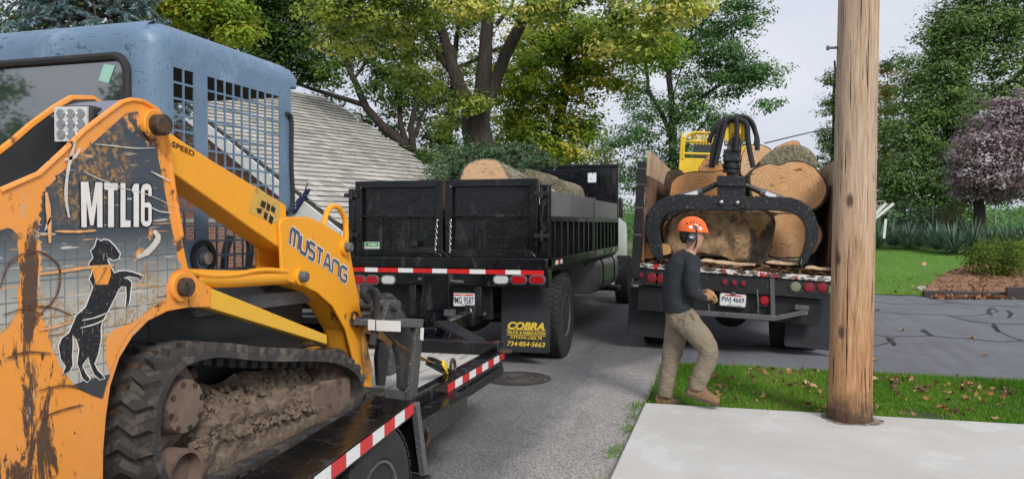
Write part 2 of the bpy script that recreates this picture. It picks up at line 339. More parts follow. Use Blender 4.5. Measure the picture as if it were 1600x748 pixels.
# manhole cover
c0 = gnd(808, 591); mh = empty('manhole_cover', (c0.x, c0.y, 0), label='round dark iron manhole cover in the street beside the trailer', cat='manhole cover')
K['iron'] = pm('cast_iron', (.05, .045, .043), .3, 12, .6, dirt=(.11, .1, .09), da=.55, dscale=20)
MB().lathe([(.30, .0), (.30, .008), (.275, .010)], (c0.x, c0.y, .0), 'z', 40).build('lid', K['iron'], mh)
mb = MB(); n = 48
mb.add([(c0.x + math.cos(2 * math.pi * k / n) * r, c0.y + math.sin(2 * math.pi * k / n) * r, .007) for r in (.315, .37) for k in range(n)], [(k, (k + 1) % n, n + (k + 1) % n, n + k) for k in range(n)])
mb.build('frame_ring', K['iron'], mh)
for r in (.07, .14, .21):
    mb = MB(); mb.add([(c0.x + math.cos(2 * math.pi * k / n) * q, c0.y + math.sin(2 * math.pi * k / n) * q, z) for q, z in ((r, .010), (r + .008, .018), (r + .03, .018), (r + .038, .010)) for k in range(n)],
                    [(j * n + k, j * n + (k + 1) % n, (j + 1) * n + (k + 1) % n, (j + 1) * n + k) for j in range(3) for k in range(n)]); mb.build('raised_ring', K['iron'], mh)
# ---------------------------------------------------------------- foliage tools
def leafmat(name, cols, trans=.5, rough=.55, gain=1.0):
    t = NT(name); a = t.n('Attribute'); a.attribute_name = 'rnd'
    n = len(cols); c = t.ramp(a.outputs['Fac'], [(i / (n - 1), [min(.9, y * gain) for y in x]) for i, x in enumerate(cols)])
    t.out(c, rough, spec=.12); tr = t.n('BsdfTranslucent'); t.l(c, tr.inputs[0]); mxs = t.n('MixShader'); mxs.inputs[0].default_value = trans
    o = t.t.nodes['Material Output']; t.l(t.b.outputs[0], mxs.inputs[1]); t.l(tr.outputs[0], mxs.inputs[2]); t.l(mxs.outputs[0], o.inputs[0]); return t.m
def leaf_mesh(name, P, size, rnd, asp=.62, N=None, D=None, jit=.35):
    """diamond leaves at P (n,3): D leaf axis, N normal"""
    n = len(P)
    if N is None: N = RNG.normal(size=(n, 3)) + np.array([0, 0, .7])
    N = N / np.linalg.norm(N, axis=1, keepdims=True)
    if D is None: D = RNG.normal(size=(n, 3)) + np.array([0, 0, -.25])
    D = D - N * (D * N).sum(1, keepdims=True); D /= np.linalg.norm(D, axis=1, keepdims=True) + 1e-9; B = np.cross(N, D)
    s = (size * (1 + jit * RNG.normal(size=n)).clip(.4, 1.9))[:, None]
    V = np.stack([P - D * s * .5, P + B * s * asp * .5 + N * s * .07, P + D * s * .5, P - B * s * asp * .5 + N * s * .07], 1).reshape(-1, 3)
    me = bpy.data.meshes.new(name); me.vertices.add(4 * n); me.vertices.foreach_set('co', V.ravel())
    me.loops.add(4 * n); me.loops.foreach_set('vertex_index', np.arange(4 * n)); me.polygons.add(n); me.polygons.foreach_set('loop_start', np.arange(n) * 4)
    me.update(calc_edges=True); at = me.attributes.new('rnd', 'FLOAT', 'FACE'); at.data.foreach_set('value', rnd.astype(np.float32).clip(0, 1)); return me
K['bark'] = pm('grey_brown_bark', (.05, .04, .032), .4, 5, .95, bs=1, bscale=14, bd=.05, stretch=(2, 2, .22), dirt=(.022, .018, .014), da=.5, dscale=9)
K['twig'] = pm('dark_twig', (.05, .04, .03), .3, 6, .9)
def tree(name, label, Y, limbs, blobs, mat, leaf=.16, lpc=55, cr=.55, dens=1.0, group=None, cat='tree', twig=.35, bark='bark', asp=.62, shell=.5, gz=0.0, cvar=.5):
    """limbs: polylines of (u, v, width px, dy); blobs: (u, v, ru, rv, dy, number of clumps)"""
    p0 = hit(limbs[0][0][0], limbs[0][0][1], 'y', Y + (limbs[0][0][3] if len(limbs[0][0]) > 3 else 0))
    root = empty(name, (p0.x, p0.y, gz), label=label, cat=cat, group=group)
    mb = MB(); segs = []
    for li, L in enumerate(limbs):
        pts = [hit(q[0], q[1], 'y', Y + (q[3] if len(q) > 3 else 0)) for q in L]; rr = [q[2] / 2 * mpp(p) for q, p in zip(L, pts)]
        if li == 0 and pts[0].z > gz: pts = [Vector((pts[0].x, pts[0].y, gz - .1)), Vector((pts[0].x, pts[0].y, gz + .25 * (pts[0].z - gz)))] + pts; rr = [rr[0] * 1.5, rr[0] * 1.1] + rr
        P2, R2 = [], []
        for i in range(len(pts) - 1):
            k = max(2, int((pts[i + 1] - pts[i]).length / .5))
            for j in range(k):
                s_ = j / k; p = pts[i].lerp(pts[i + 1], s_); P2.append(p + Vector((noise.noise(p * .7), noise.noise(p * .7 + Vector((9, 0, 0))), 0)) * rr[i] * .7); R2.append(rr[i] * (1 - s_) + rr[i + 1] * s_)
        P2.append(pts[-1]); R2.append(rr[-1]); mb.tube(P2, R2, 9 if rr[0] > .12 else 6); segs += P2[len(P2) // 3:]
    mb.build('trunk', K[bark], root, smooth=60, normals=False)
    A = np.array([tuple(p) for p in segs]); P, RN, NN = [], [], []; tw = MB()
    for (u, v, ru, rv, dy, nc) in blobs:
        c = hit(u, v, 'y', Y + dy); m = mpp(c); rad = np.array([ru * m, .8 * max(ru, rv) * m, rv * m]); nc = max(1, int(nc * dens))
        for _ in range(nc):
            d = RNG.normal(size=3); d /= np.linalg.norm(d); q = np.array(c) + d * rad * (RNG.random() ** shell)
            k = max(3, int(lpc * 2.0 * RNG.uniform(.5, 1.4))); r_ = cr * RNG.uniform(.6, 1.4)
            off = RNG.normal(size=(k, 3)); off *= (RNG.random((k, 1)) ** .4 * 1.75) / np.linalg.norm(off, axis=1, keepdims=True); P.append(q + off * np.array([r_, r_, r_ * .45]) * .6); NN.append(off * .45 + np.array([0, 0, 1.0]) + d * .35 + RNG.normal(size=(k, 3)) * .42); RN.append(RNG.normal(.5 + cvar * .35 * RNG.normal(), .13, k))
            if RNG.random() < twig:
                a = A[np.argmin(((A - q) ** 2).sum(1) + 6 * np.maximum(0, A[:, 2] - q[2]))]; mid = (a + q) / 2 + RNG.normal(size=3) * .25 + np.array([0, 0, .12])
                L = np.linalg.norm(a - q)
                if L < 2.4: tw.tube([a, mid, q], [.012 + .007 * L, .01 + .003 * L, .005], 4, False)
    me = leaf_mesh('crown', np.concatenate(P), leaf * .7, np.concatenate(RN), asp, N=np.concatenate(NN)); me.transform(wm(root).inverted()); link('crown', me, mat, root)
    if tw.v: tw.build('twigs', K['twig'], root, smooth=60, normals=False)['kind'] = 'stuff'
    return root
# ---------------------------------------------------------------- trees beyond the trucks
G1 = 'trees behind the house and trucks'
LM = {}
LM['oak'] = leafmat('oak_leaves', [(.045, .08, .016), (.13, .19, .035), (.29, .35, .07), (.5, .46, .13)], gain=1.6)
LM['dark'] = leafmat('dark_leaves', [(.02, .042, .012), (.05, .092, .02), (.11, .17, .04)], gain=2.1)
LM['olive'] = leafmat('olive_leaves', [(.04, .06, .018), (.1, .13, .035), (.2, .21, .06)], gain=1.7)
LM['yel'] = leafmat('yellow_green_leaves', [(.055, .11, .018), (.14, .235, .03), (.27, .36, .05), (.52, .42, .06)], gain=1.45)
LM['maple'] = leafmat('maple_leaves', [(.03, .07, .027), (.07, .14, .05), (.13, .22, .08)], gain=2)
LM['dense'] = leafmat('dense_green_leaves', [(.035, .07, .026), (.075, .13, .044), (.135, .21, .07), (.2, .28, .09)], gain=1.65)
LM['amber'] = leafmat('amber_leaves', [(.09, .14, .03), (.22, .25, .05), (.5, .24, .06)], gain=1.4)
LM['plum'] = leafmat('purple_plum_leaves', [(.1, .06, .07), (.19, .13, .145), (.33, .265, .285), (.47, .42, .44)], .2, .45, gain=1.35)
LM['shrub'] = leafmat('shrub_leaves', [(.045, .085, .016), (.11, .18, .032), (.24, .29, .055)], gain=1.3)
LM['spruce'] = leafmat('blue_spruce_needles', [(.045, .075, .08), (.12, .19, .2), (.3, .4, .42)], .1, gain=1.5)
LM['ever'] = leafmat('evergreen_needles', [(.012, .04, .014), (.03, .085, .026), (.06, .14, .045)], .1, gain=1.8)
LM['bough'] = leafmat('cut_evergreen_needles', [(.03, .06, .03), (.07, .12, .06), (.13, .19, .10)], .1, gain=1.7)
tree('forked_oak_tree', 'big forked oak with thick bare trunk and yellow-green leaves behind the dump truck', 21,
     [[(750, 262, 50), (748, 205, 46), (746, 165, 44)], [(738, 172, 28), (718, 140, 23), (706, 100, 19), (692, 55, 16), (672, 0, 12), (655, -60, 9)], [(706, 110, 14), (684, 80, 13), (668, 55, 10), (640, 20, 8)],
      [(753, 175, 31), (752, 120, 25), (758, 70, 21), (764, 20, 18), (768, -50, 14)], [(764, 152, 23), (778, 115, 19), (792, 80, 20), (815, 35, 18), (840, -10, 15), (860, -60, 10)], [(775, 40, 8), (800, 10, 6), (810, -30, 5)]],
     [(540, 10, 70, 36, -3, 40), (640, 8, 80, 34, -2, 44), (735, 12, 60, 26, -3, 22), (738, 158, 30, 16, -1, 9), (640, 118, 55, 36, 2, 16), (625, 70, 50, 36, -1, 16), (850, 5, 70, 28, -1, 26),
      (700, -70, 200, 50, 0, 100), (950, -50, 110, 50, 0, 60), (700, 190, 50, 24, 3, 9), (530, 60, 50, 30, -2, 14), (1040, 5, 80, 40, -3, 34), (980, 50, 50, 34, -3, 14)], LM['oak'], .17, 46, .55, group=G1, cvar=.9)
tree('slender_tree', 'slender dark-leaved tree with a leaning stem behind the grey roof', 30,
     [[(640, 262, 20), (632, 225, 18), (600, 200, 14), (575, 170, 12), (556, 130, 10), (540, 95, 8), (520, 55, 6)], [(572, 165, 9), (530, 152, 7), (490, 140, 6), (455, 128, 5)], [(638, 232, 11), (626, 195, 9), (624, 165, 8), (612, 120, 6)], [(645, 240, 12), (642, 200, 10), (650, 165, 8), (662, 120, 6)], [(648, 215, 7), (658, 180, 6), (680, 150, 4)], [(556, 120, 5), (580, 85, 4), (600, 40, 3)]],
     [(500, 80, 60, 55, 0, 46), (560, 60, 60, 55, 2, 40), (610, 120, 60, 50, 0, 34), (520, 170, 40, 40, 2, 18), (660, 150, 40, 45, 2, 20), (600, 200, 50, 40, 3, 26), (690, 215, 40, 40, 3, 22), (640, 50, 80, 60, 3, 46), (480, 20, 90, 50, 2, 46), (660, 245, 40, 28, 0, 18)],
     LM['dark'], .2, 42, .6, group=G1)
tree('backdrop_tree', 'dim olive-leaved tree filling the gaps behind the forked oak', 34,
     [[(700, 270, 16), (702, 200, 13), (710, 120, 10), (715, 40, 7), (718, -30, 5)], [(706, 150, 7), (660, 110, 5), (620, 90, 4)], [(710, 110, 7), (770, 80, 5), (820, 60, 4)]],
     [(690, 150, 50, 40, 0, 26), (720, 100, 60, 50, 0, 30), (790, 120, 40, 50, 0, 24), (690, 215, 45, 40, 0, 26), (640, 170, 40, 40, 0, 18), (770, 200, 30, 40, 0, 16), (820, 60, 50, 40, 0, 22), (600, 130, 50, 40, 0, 18), (590, 60, 60, 40, 0, 22), (720, 40, 60, 40, 0, 24), (800, 240, 40, 30, 0, 16), (900, 225, 50, 30, 4, 12), (940, 250, 40, 22, 4, 10)], LM['olive'], .2, 40, .7, group=G1)
tree('yellowing_maple_tree', 'yellow-green maple leaning over the dump truck headboard', 25,
     [[(862, 268, 22), (868, 220, 19), (880, 160, 17), (890, 110, 13), (885, 50, 9), (880, 0, 7)], [(885, 130, 9), (915, 95, 7), (950, 70, 5)], [(878, 160, 9), (845, 120, 7), (820, 80, 5)], [(890, 90, 6), (940, 45, 5), (990, 50, 4)]],
     [(870, 60, 70, 55, 0, 70), (820, 130, 55, 60, -1, 60), (905, 115, 55, 60, 0, 50), (830, 205, 50, 45, -1, 50), (900, 200, 45, 45, 0, 36), (805, 185, 26, 50, 0, 18), (940, 60, 55, 50, -1, 44), (1010, 75, 65, 40, -1, 44), (860, 245, 70, 22, -1, 34), (960, 130, 34, 26, 0, 10)],
     LM['yel'], .165, 56, .55, group=G1, cvar=.8)
tree('lacy_maple_tree', 'tall lacy dark green maple rising behind the log truck', 40,
     [[(1055, 300, 15), (1052, 240, 13), (1050, 190, 11), (1046, 120, 9), (1050, 50, 7), (1056, -10, 5)], [(1052, 230, 8), (1035, 180, 7), (1012, 140, 6), (1008, 90, 4)], [(1050, 200, 7), (1085, 160, 6), (1130, 130, 5), (1180, 110, 3)], [(1060, 250, 7), (1085, 210, 5), (1110, 180, 4)], [(1046, 120, 5), (1020, 60, 4), (1010, 10, 3)], [(1048, 90, 5), (1090, 50, 4), (1120, 10, 3)]],
     [(1050, 60, 70, 70, 0, 70), (1120, 50, 70, 55, 0, 70), (1150, 120, 60, 40, 0, 50), (1195, 115, 36, 24, -1, 20), (1195, 160, 26, 10, -1, 7), (1080, 160, 60, 50, 0, 60), (1010, 190, 45, 60, 0, 46), (1060, 240, 70, 45, 0, 66), (1160, 15, 45, 35, 0, 30), (990, 120, 36, 60, 1, 24), (1130, 195, 40, 22, 0, 20), (960, 230, 40, 40, 0, 26), (1000, 270, 60, 30, 0, 40), (1110, 100, 60, 50, 0, 40)],
     LM['maple'], .2, 40, .7, group=G1)
tree('broad_green_tree', 'massive dense green tree on the lawn filling the right edge', 44,
     [[(1480, 345, 30), (1482, 280, 26), (1490, 180, 20), (1500, 60, 12), (1510, -40, 8)], [(1485, 250, 12), (1440, 200, 9), (1410, 160, 6)], [(1490, 200, 12), (1550, 150, 9), (1600, 110, 6)]],
     [(1520, 40, 70, 70, 0, 90), (1460, 120, 60, 60, -1, 90), (1580, 110, 80, 90, 0, 120), (1430, 210, 55, 70, -2, 100), (1500, 210, 70, 80, -2, 120), (1420, 285, 45, 45, -3, 60), (1480, 290, 50, 45, -3, 60), (1580, 10, 70, 60, 0, 60), (1620, 200, 60, 90, 0, 60), (1470, 60, 30, 40, 0, 24), (1560, -60, 80, 60, 0, 50)],
     LM['dense'], .22, 55, .8, group='trees around the lawn', shell=.4, gz=.9, twig=.1)
tree('amber_tinged_tree', 'smaller tree with amber-tinged leaves just right of the utility pole', 50,
     [[(1382, 345, 9), (1384, 250, 7), (1386, 150, 4)]],
     [(1384, 170, 26, 60, 0, 34), (1392, 120, 22, 30, 0, 14), (1380, 250, 26, 60, 0, 34), (1400, 300, 30, 40, 0, 20)], LM['amber'], .22, 46, .7, group='trees around the lawn', gz=.9)
tree('purple_plum_tree', 'purple-leaved plum tree at the right edge behind the yuccas', 34,
     [[(1527, 338, 17), (1526, 310, 15), (1530, 280, 12), (1545, 230, 8), (1560, 190, 5)], [(1528, 300, 9), (1500, 270, 6), (1490, 240, 4)], [(1532, 285, 9), (1575, 250, 6), (1610, 220, 4)]],
     [(1565, 200, 52, 45, 0, 80), (1535, 250, 46, 46, -1, 74), (1590, 250, 55, 55, -1, 80), (1610, 180, 40, 40, 0, 50), (1555, 288, 62, 26, 0, 60), (1530, 306, 40, 12, 0, 16), (1590, 306, 40, 12, 0, 16), (1498, 280, 18, 30, 0, 16), (1515, 215, 24, 30, 0, 14), (1580, 158, 34, 16, 0, 14)], LM['plum'], .15, 40, .5, group='trees around the lawn', shell=.4, gz=.75, twig=.2)
tree('loose_conifer_tree', 'loose grey-green tree seen between the log load and the utility pole', 48,
     [[(1303, 330, 9), (1303, 200, 6), (1304, 95, 3)]],
     [(1300, 118, 12, 16, 0, 9), (1296, 165, 18, 18, 0, 14), (1300, 215, 24, 24, 0, 22), (1300, 260, 30, 30, 0, 30), (1330, 170, 40, 60, 0, 40), (1345, 250, 40, 60, 0, 40), (1385, 105, 16, 8, 0, 6)], LM['dense'], .2, 40, .6, group='trees around the lawn', gz=.9)
tree('shady_tree', 'dark broad tree behind the house above the blue cab', 24,
     [[(330, 262, 22), (335, 180, 18), (345, 90, 14), (350, 20, 9), (350, -60, 6)], [(345, 90, 8), (400, 50, 6), (450, 20, 4)]],
     [(300, 30, 70, 45, 0, 66), (400, 40, 70, 45, 0, 66), (460, 60, 40, 40, 0, 30), (350, -30, 140, 50, 0, 80), (440, -20, 90, 50, 0, 50), (420, 95, 50, 30, 0, 30), (60, -30, 110, 60, 0, 60), (40, 30, 70, 40, 0, 44), (180, 10, 80, 50, 0, 50), (500, 110, 40, 30, 1, 20)], LM['dark'], .2, 46, .6, group=G1)
tree('golden_green_tree', 'golden-green leafy tree top just above the blue cab roof', 17,
     [[(330, 262, 12), (325, 140, 9), (318, 60, 7), (312, 0, 5), (310, -60, 4)]],
     [(275, 12, 48, 20, 0, 34), (330, 25, 60, 26, 0, 46), (365, 50, 32, 20, 0, 18), (310, -30, 90, 34, 0, 60)], LM['yel'], .16, 50, .45, group=G1)
# tree across the street behind the viewpoint: it is what the cab's rear window mirrors
rt_ = empty('street_tree', (-15.2, -6.5, 0), label='small leafy tree mirrored in the rear window of the blue cab', cat='tree', group='trees along the street')
MB().tube([(-15.2, -6.5, -.1), (-15.1, -6.5, 2.0), (-15, -6.6, 4)], [.2, .15, .05], 9).build('trunk', K['bark'], rt_)
P_ = []
for c_, r_, k_ in (((-15.1, -6.6, 3.3), (1.7, 1.7, 1.35), 90), ((-14.6, -6.9, 4.5), (.7, .7, .5), 14), ((-12.75, -8.3, 4.1), (.35, .35, 1.0), 16)):
    for _ in range(k_):
        d_ = RNG.normal(size=3); d_ /= np.linalg.norm(d_); q_ = np.array(c_) + d_ * np.array(r_) * RNG.random() ** .45; P_.append(q_ + RNG.normal(size=(50, 3)) * .14)
P_ = np.concatenate(P_); me = leaf_mesh('crown', P_, .1, RNG.normal(.5, .2, len(P_))); me.transform(wm(rt_).inverted()); link('crown', me, LM['dark'], rt_)
# low ridge and far wood closing the horizon
xs = np.linspace(-260, 260, 90); mb = MB()
for y, f_ in ((105, 0), (122, 1), (150, 1.1), (320, 1.5)): mb.v += [(x, y, -.5 + f_ * (3.6 + 1.1 * noise.noise(Vector((x * .02, y * .01, 1))) + .5 * noise.noise(Vector((x * .11, y * .05, 4))))) for x in xs]
mb.f = [(j * 90 + i, j * 90 + i + 1, (j + 1) * 90 + i + 1, (j + 1) * 90 + i) for j in range(3) for i in range(89)]; mb.build('hill', K['field'], smooth=60, normals=False)['kind'] = 'structure'
cc = RNG.uniform([-70, 70, 0], [70, 95, 5.5], (900, 3)); cc[:, 2] *= .6 + .4 * np.sin(cc[:, 0] * .35 + 1) ** 2
gap = (cc[:, 0] > -13) & (cc[:, 0] < 30) & (cc[:, 2] > 3.0); cc = cc[~gap]
Pf = (cc[:, None, :] + RNG.normal(size=(len(cc), 90, 3)) * np.array([1.5, 1.5, .8])).reshape(-1, 3); Pf = Pf[Pf[:, 2] > -.5]
fw = link('far_wood', leaf_mesh('far_wood', Pf, .34, RNG.normal(.5, .25, len(Pf))), LM['maple']); tag(fw, 'hazy line of far trees closing the horizon behind everything', 'wood', kind='stuff')
# ---------------------------------------------------------------- conifers, shrubs, yuccas, mulch bed
def needle_twigs(twigs, per_m, nl, rad_col=(.5, .2)):
    """twigs: (p0, p1) pairs -> bristling needles"""
    P, D, RN = [], [], []
    for a, b in twigs:
        a, b = np.array(a), np.array(b); L = np.linalg.norm(b - a); k = max(6, int(per_m * L)); s = RNG.random(k)[:, None]; ax = (b - a) / (L + 1e-9)
        d = RNG.normal(size=(k, 3)); d -= (d @ ax)[:, None] * ax; d /= np.linalg.norm(d, axis=1, keepdims=True); d = d * .8 + ax * .6
        P.append(a + (b - a) * s + d * nl * .4); D.append(d); RN.append(RNG.normal(rad_col[0] + .25 * (s[:, 0] - .5) + .12 * RNG.normal(), rad_col[1], k))
    return np.concatenate(P), np.concatenate(D), np.concatenate(RN)
p = hit(95, 25, 'y', 9.9); sp = empty('blue_spruce', (p.x - .3, p.y + .9, 0), label='blue spruce with silvery drooping boughs above the loader cab', cat='tree', group=G1)
MB().tube([(p.x - .3, p.y + .9, -.05), (p.x - .3, p.y + .9, 4), (p.x - .3, p.y + .9, 9)], [.2, .13, .02], 9).build('trunk', K['bark'], sp)
tw = []; bmb = MB()
for i in range(190):
    z = 3.5 + 4.9 * (i / 190); L = max(.4, 2.7 * (1 - (z - 1) / 8.6)); a = i * 2.4; dr = Vector((math.cos(a), math.sin(a), 0)); o = Vector((p.x - .3, p.y + .9, z))
    tip = o + dr * L + Vector((0, 0, -.38 * L)); bmb.tube([o, o + dr * L * .6 + Vector((0, 0, -.05)), tip], [.03, .02, .008], 5, False)
    for k in range(int(13 * L)):
        s_ = RNG.uniform(.35, 1); q = o.lerp(tip, s_); sd = Vector((-dr.y, dr.x, 0)) * RNG.uniform(-.28, .28) + dr * .12 + Vector((0, 0, RNG.uniform(-.22, .06))); tw.append((q, q + sd))
bmb.build('branches', K['twig'], sp, normals=False)
P_, D_, N_ = needle_twigs(tw, 520, .035); me = leaf_mesh('needles', P_, .055, N_, .2, D=D_); me.transform(wm(sp).inverted()); link('needles', me, LM['spruce'], sp)
def blobshrub(name, label, c, rad, n, mat, leaf, cat='shrub', group=None, stems=8, asp=.5, clumps=None):
    root = empty(name, (c[0], c[1], c[2] - rad[2]), label=label, cat=cat, group=group); rad = np.array(rad); c = np.array(c)
    k = clumps or max(8, n // 60); P, RN = [], []
    for _ in range(k):
        d = RNG.normal(size=3); d /= np.linalg.norm(d); q = c + d * rad * RNG.random() ** .45; m = n // k
        P.append(q + RNG.normal(size=(m, 3)) * rad.mean() * .13); RN.append(RNG.normal(.5 + .2 * RNG.normal(), .16, m))
    P = np.concatenate(P); P = P[P[:, 2] > c[2] - rad[2] * .95]; me = leaf_mesh('foliage', P, leaf, np.concatenate(RN)[:len(P)], asp); me.transform(wm(root).inverted()); link('foliage', me, mat, root)
    mb = MB(); b = Vector((c[0], c[1], c[2] - rad[2] - .05))
    for i in range(stems):
        a = i * 2.4; e = Vector((c[0] + math.cos(a) * rad[0] * .6, c[1] + math.sin(a) * rad[1] * .6, c[2] + rad[2] * .3)); mb.tube([b + Vector((math.cos(a), math.sin(a), 0)) * .08, b.lerp(e, .5) + Vector((0, 0, .1)), e], [.018, .013, .006], 5, False)
    mb.build('stems', K['twig'], root, normals=False); return root
p = hit(722, 245, 'y', 18); m = mpp(p)
blobshrub('round_evergreen', 'clipped round dark evergreen beside the forked oak trunk', (p.x, p.y, 1.8), (26 * m, 24 * m, 1.8 + 0.25), 26000, LM['ever'], .075, asp=.3)
p = hit(690, 265, 'y', 16.5); m = mpp(p)
blobshrub('feathery_evergreen', 'feathery blue-green evergreen at the low corner of the grey roof', (p.x, p.y, 1.45), (34 * m, 30 * m, 1.9), 24000, LM['bough'], .085, asp=.25)
# shrub and bed at the right edge
zb = .06
p = hit(1570, 440, 'z', .1); m = mpp(p); pc = hit(1565, 408, 'y', p.y)
blobshrub('mounded_shrub', 'loose green leafy shrub growing in the wood-chip bed', (pc.x, p.y, pc.z), (56 * m, 44 * m, 36 * m), 5200, LM['shrub'], .075, stems=16, group='shrubs around the lawn')
bed = [hit(u, v, 'z', .07) for u, v in ((1440, 457), (1455, 448), (1480, 438), (1515, 430), (1560, 428), (1620, 425), (1760, 425), (1760, 459), (1600, 460))]
mb = MB(); bm_ = bmesh.new()
vs = [bm_.verts.new((q.x, q.y, .05)) for q in bed]; f = bm_.faces.new(vs); bmesh.ops.triangulate(bm_, faces=[f]); bmesh.ops.subdivide_edges(bm_, edges=bm_.edges, cuts=10, use_grid_fill=True)
for v in bm_.verts: v.co.z = .06 + max(0, v.co.y - 19.5) * .055 + .05 * noise.noise(v.co * 2.3)
me = bpy.data.meshes.new('mulch_bed'); bm_.to_mesh(me); bm_.free(); o = link('mulch_bed', me, K['mulch']); tag(o, kind='structure')
q0 = np.array([tuple(x) for x in bed]); lo, hi = q0.min(0), q0.max(0)
def inpoly(x, y, P):
    c = False; n = len(P)
    for i in range(n):
        a, b = P[i], P[i - 1]
        if (a[1] > y) != (b[1] > y) and x < (b[0] - a[0]) * (y - a[1]) / (b[1] - a[1]) + a[0]: c = not c
    return c
LM['chip'] = leafmat('wood_chips', [(.12, .06, .03), (.33, .18, .1), (.5, .3, .17)], 0, .8)
pts = [(x, y) for x, y in RNG.uniform(lo[:2], hi[:2], (9000, 2)) if inpoly(x, y, q0)]
P = np.array([(x, y, .085 + max(0, y - 19.5) * .055 + .05 * noise.noise(Vector((x, y, .06)) * 2.3)) for x, y in pts])
ch = link('wood_chips', leaf_mesh('wood_chips', P, .1, RNG.normal(.5, .3, len(P)), .35, N=RNG.normal(size=(len(P), 3)) * .4 + np.array([0, 0, 1]), D=RNG.normal(size=(len(P), 3))), LM['chip']); tag(ch, 'reddish wood chips strewn over the planting bed', 'wood chips', kind='stuff')
K['timber'] = pm('weathered_dark_timber', (.05, .047, .045), .35, 5, .85, stretch=(.3, 3, 3), bs=.5)
a, b = hit(1442, 459, 'z', .07), hit(1571, 461, 'z', .07)
o = MB().bar((a.x, a.y, .07), (b.x, b.y, .07), .14, .14).build('landscape_timber', K['timber'], bevel=.015); tag(o, 'long dark landscape timber edging the wood-chip bed', 'timber', 'timbers edging the bed')
a, b = hit(1572, 456, 'z', .15), hit(1660, 459, 'z', .15)
o = MB().bar((a.x, a.y, .13), (b.x, b.y, .13), .24, .27).build('landscape_timber', K['timber'], bevel=.02); tag(o, 'taller dark timber block at the right end of the bed edging', 'timber', 'timbers edging the bed')
p = hit(1440, 452, 'z', .06); bm_ = bmesh.new(); bmesh.ops.create_icosphere(bm_, subdivisions=3, radius=1)
for v in bm_.verts: v.co = Vector((v.co.x * .14, v.co.y * .12, v.co.z * .09)) * (1 + .25 * noise.noise(v.co * 1.6))
me = bpy.data.meshes.new('edge_stone'); bm_.to_mesh(me); bm_.free(); me.shade_smooth(); K['stone'] = pm('pale_stone', (.4, .37, .31), .25, 8, .85, bs=.4)
tag(link('edge_stone', me, K['stone'], loc=(p.x, p.y, .06)), 'pale rounded stone at the end of the dark landscape timber', 'stone')
# driveway marker, garden frame, fence stakes
p = hit(1437, 446, 'z', .06); r = empty('driveway_marker', (p.x, p.y, 0), label='thin driveway marker rod with a pale reflector head on the lawn', cat='marker')
t_ = hit(1444, 412, 'y', p.y); MB().tube([(p.x, p.y, 0), (t_.x - .02, t_.y, t_.z - .05)], .008, 6).build('rod', K['chrome'], r)
MB().lathe([(.02, -.012), (.05, -.012), (.05, .012), (.02, .012)], (t_.x, t_.y, t_.z), 'y', 16).build('reflector', pm('peach_reflector', (.75, .4, .28), .1, 10, .3), r)
K['oldwood'] = pm('grey_old_wood', (.3, .28, .25), .25, 6, .85, stretch=(3, 3, .4), bs=.5)
for u, vt, vb, nm, lb in ((1456, 322, 356, 'fence_stake', 'thin wooden stake left of the purple plum, behind the yuccas'), (1554, 322, 352, 'fence_stake', 'thin wooden stake under the purple plum, above the yuccas')):
    p = hit(u, vb, 'y', 36.5); q = hit(u + 2, vt, 'y', 36.5); o = MB().tube([(p.x, p.y, lawn_z(p.x, p.y) - .1), tuple(q)], [.035, .03], 7).build(nm, K['oldwood']); tag(o, lb, 'stake', 'stakes behind the yuccas')
gf = hit(1388, 362, 'y', 33); r = empty('garden_wheel_frame', (gf.x, gf.y, lawn_z(gf.x, gf.y)), label='old white spoked wheel on a timber frame behind the utility pole', cat='garden ornament')
c = hit(1376, 325, 'y', 33); m = mpp(c); rr = 11 * m
MB().tube([(c.x + rr * math.cos(k * math.pi / 12), c.y, c.z + rr * math.sin(k * math.pi / 12)) for k in range(25)], .02, 6, False).build('wheel_rim', K['oldwood'], r)
for k in range(4):
    a = k * math.pi / 4; MB().bar((c.x - rr * math.cos(a), c.y, c.z - rr * math.sin(a)), (c.x + rr * math.cos(a), c.y, c.z + rr * math.sin(a)), .02, .02).build('spoke', K['oldwood'], r)
for A, B_, w_ in (((1396, 318), (1366, 342), 5), ((1384, 318), (1366, 336), 5), ((1384, 342), (1381, 372), 3.5)):
    a, b = hit(*A, 'y', 32.9), hit(*B_, 'y', 32.9); MB().bar(a, b, w_ * m, .1).build('beam', K['white'], r)
LM['yucca'] = leafmat('yucca_leaves', [(.06, .11, .08), (.12, .2, .14), (.25, .34, .26)], .1, .45)
def yucca(u, v, h, label, Y):
    p = hit(u, v, 'y', Y); z = lawn_z(p.x, p.y); r = link('yucca', None, None) if False else None
    mb = MB(); rn = []
    for i in range(90):
        a = RNG.uniform(0, 6.28); el = RNG.uniform(.12, 1.5) ; L = h * RNG.uniform(.75, 1.1); d = Vector((math.cos(a) * math.cos(el), math.sin(a) * math.cos(el), math.sin(el))); s = Vector((-math.sin(a), math.cos(a), 0)) * .035
        b = Vector((p.x, p.y, z + .05)) + d * .08; m_ = b + d * L * .55; e = b + d * L + Vector((0, 0, -.12 * L * math.cos(el)))
        mb.add([b - s * .7, b + s * .7, m_ + s, m_ - s, e], [(0, 1, 2, 3), (3, 2, 4)]); rn += [RNG.normal(.5, .25)] * 2
    me = mb.mesh('yucca', Matrix.Translation((-p.x, -p.y, -z)), None, False); at = me.attributes.new('rnd', 'FLOAT', 'FACE'); at.data.foreach_set('value', np.clip(rn, 0, 1).astype(np.float32))
    tag(link('yucca', me, LM['yucca'], loc=(p.x, p.y, z)), label, 'yucca', 'yucca clumps along the lawn edge')
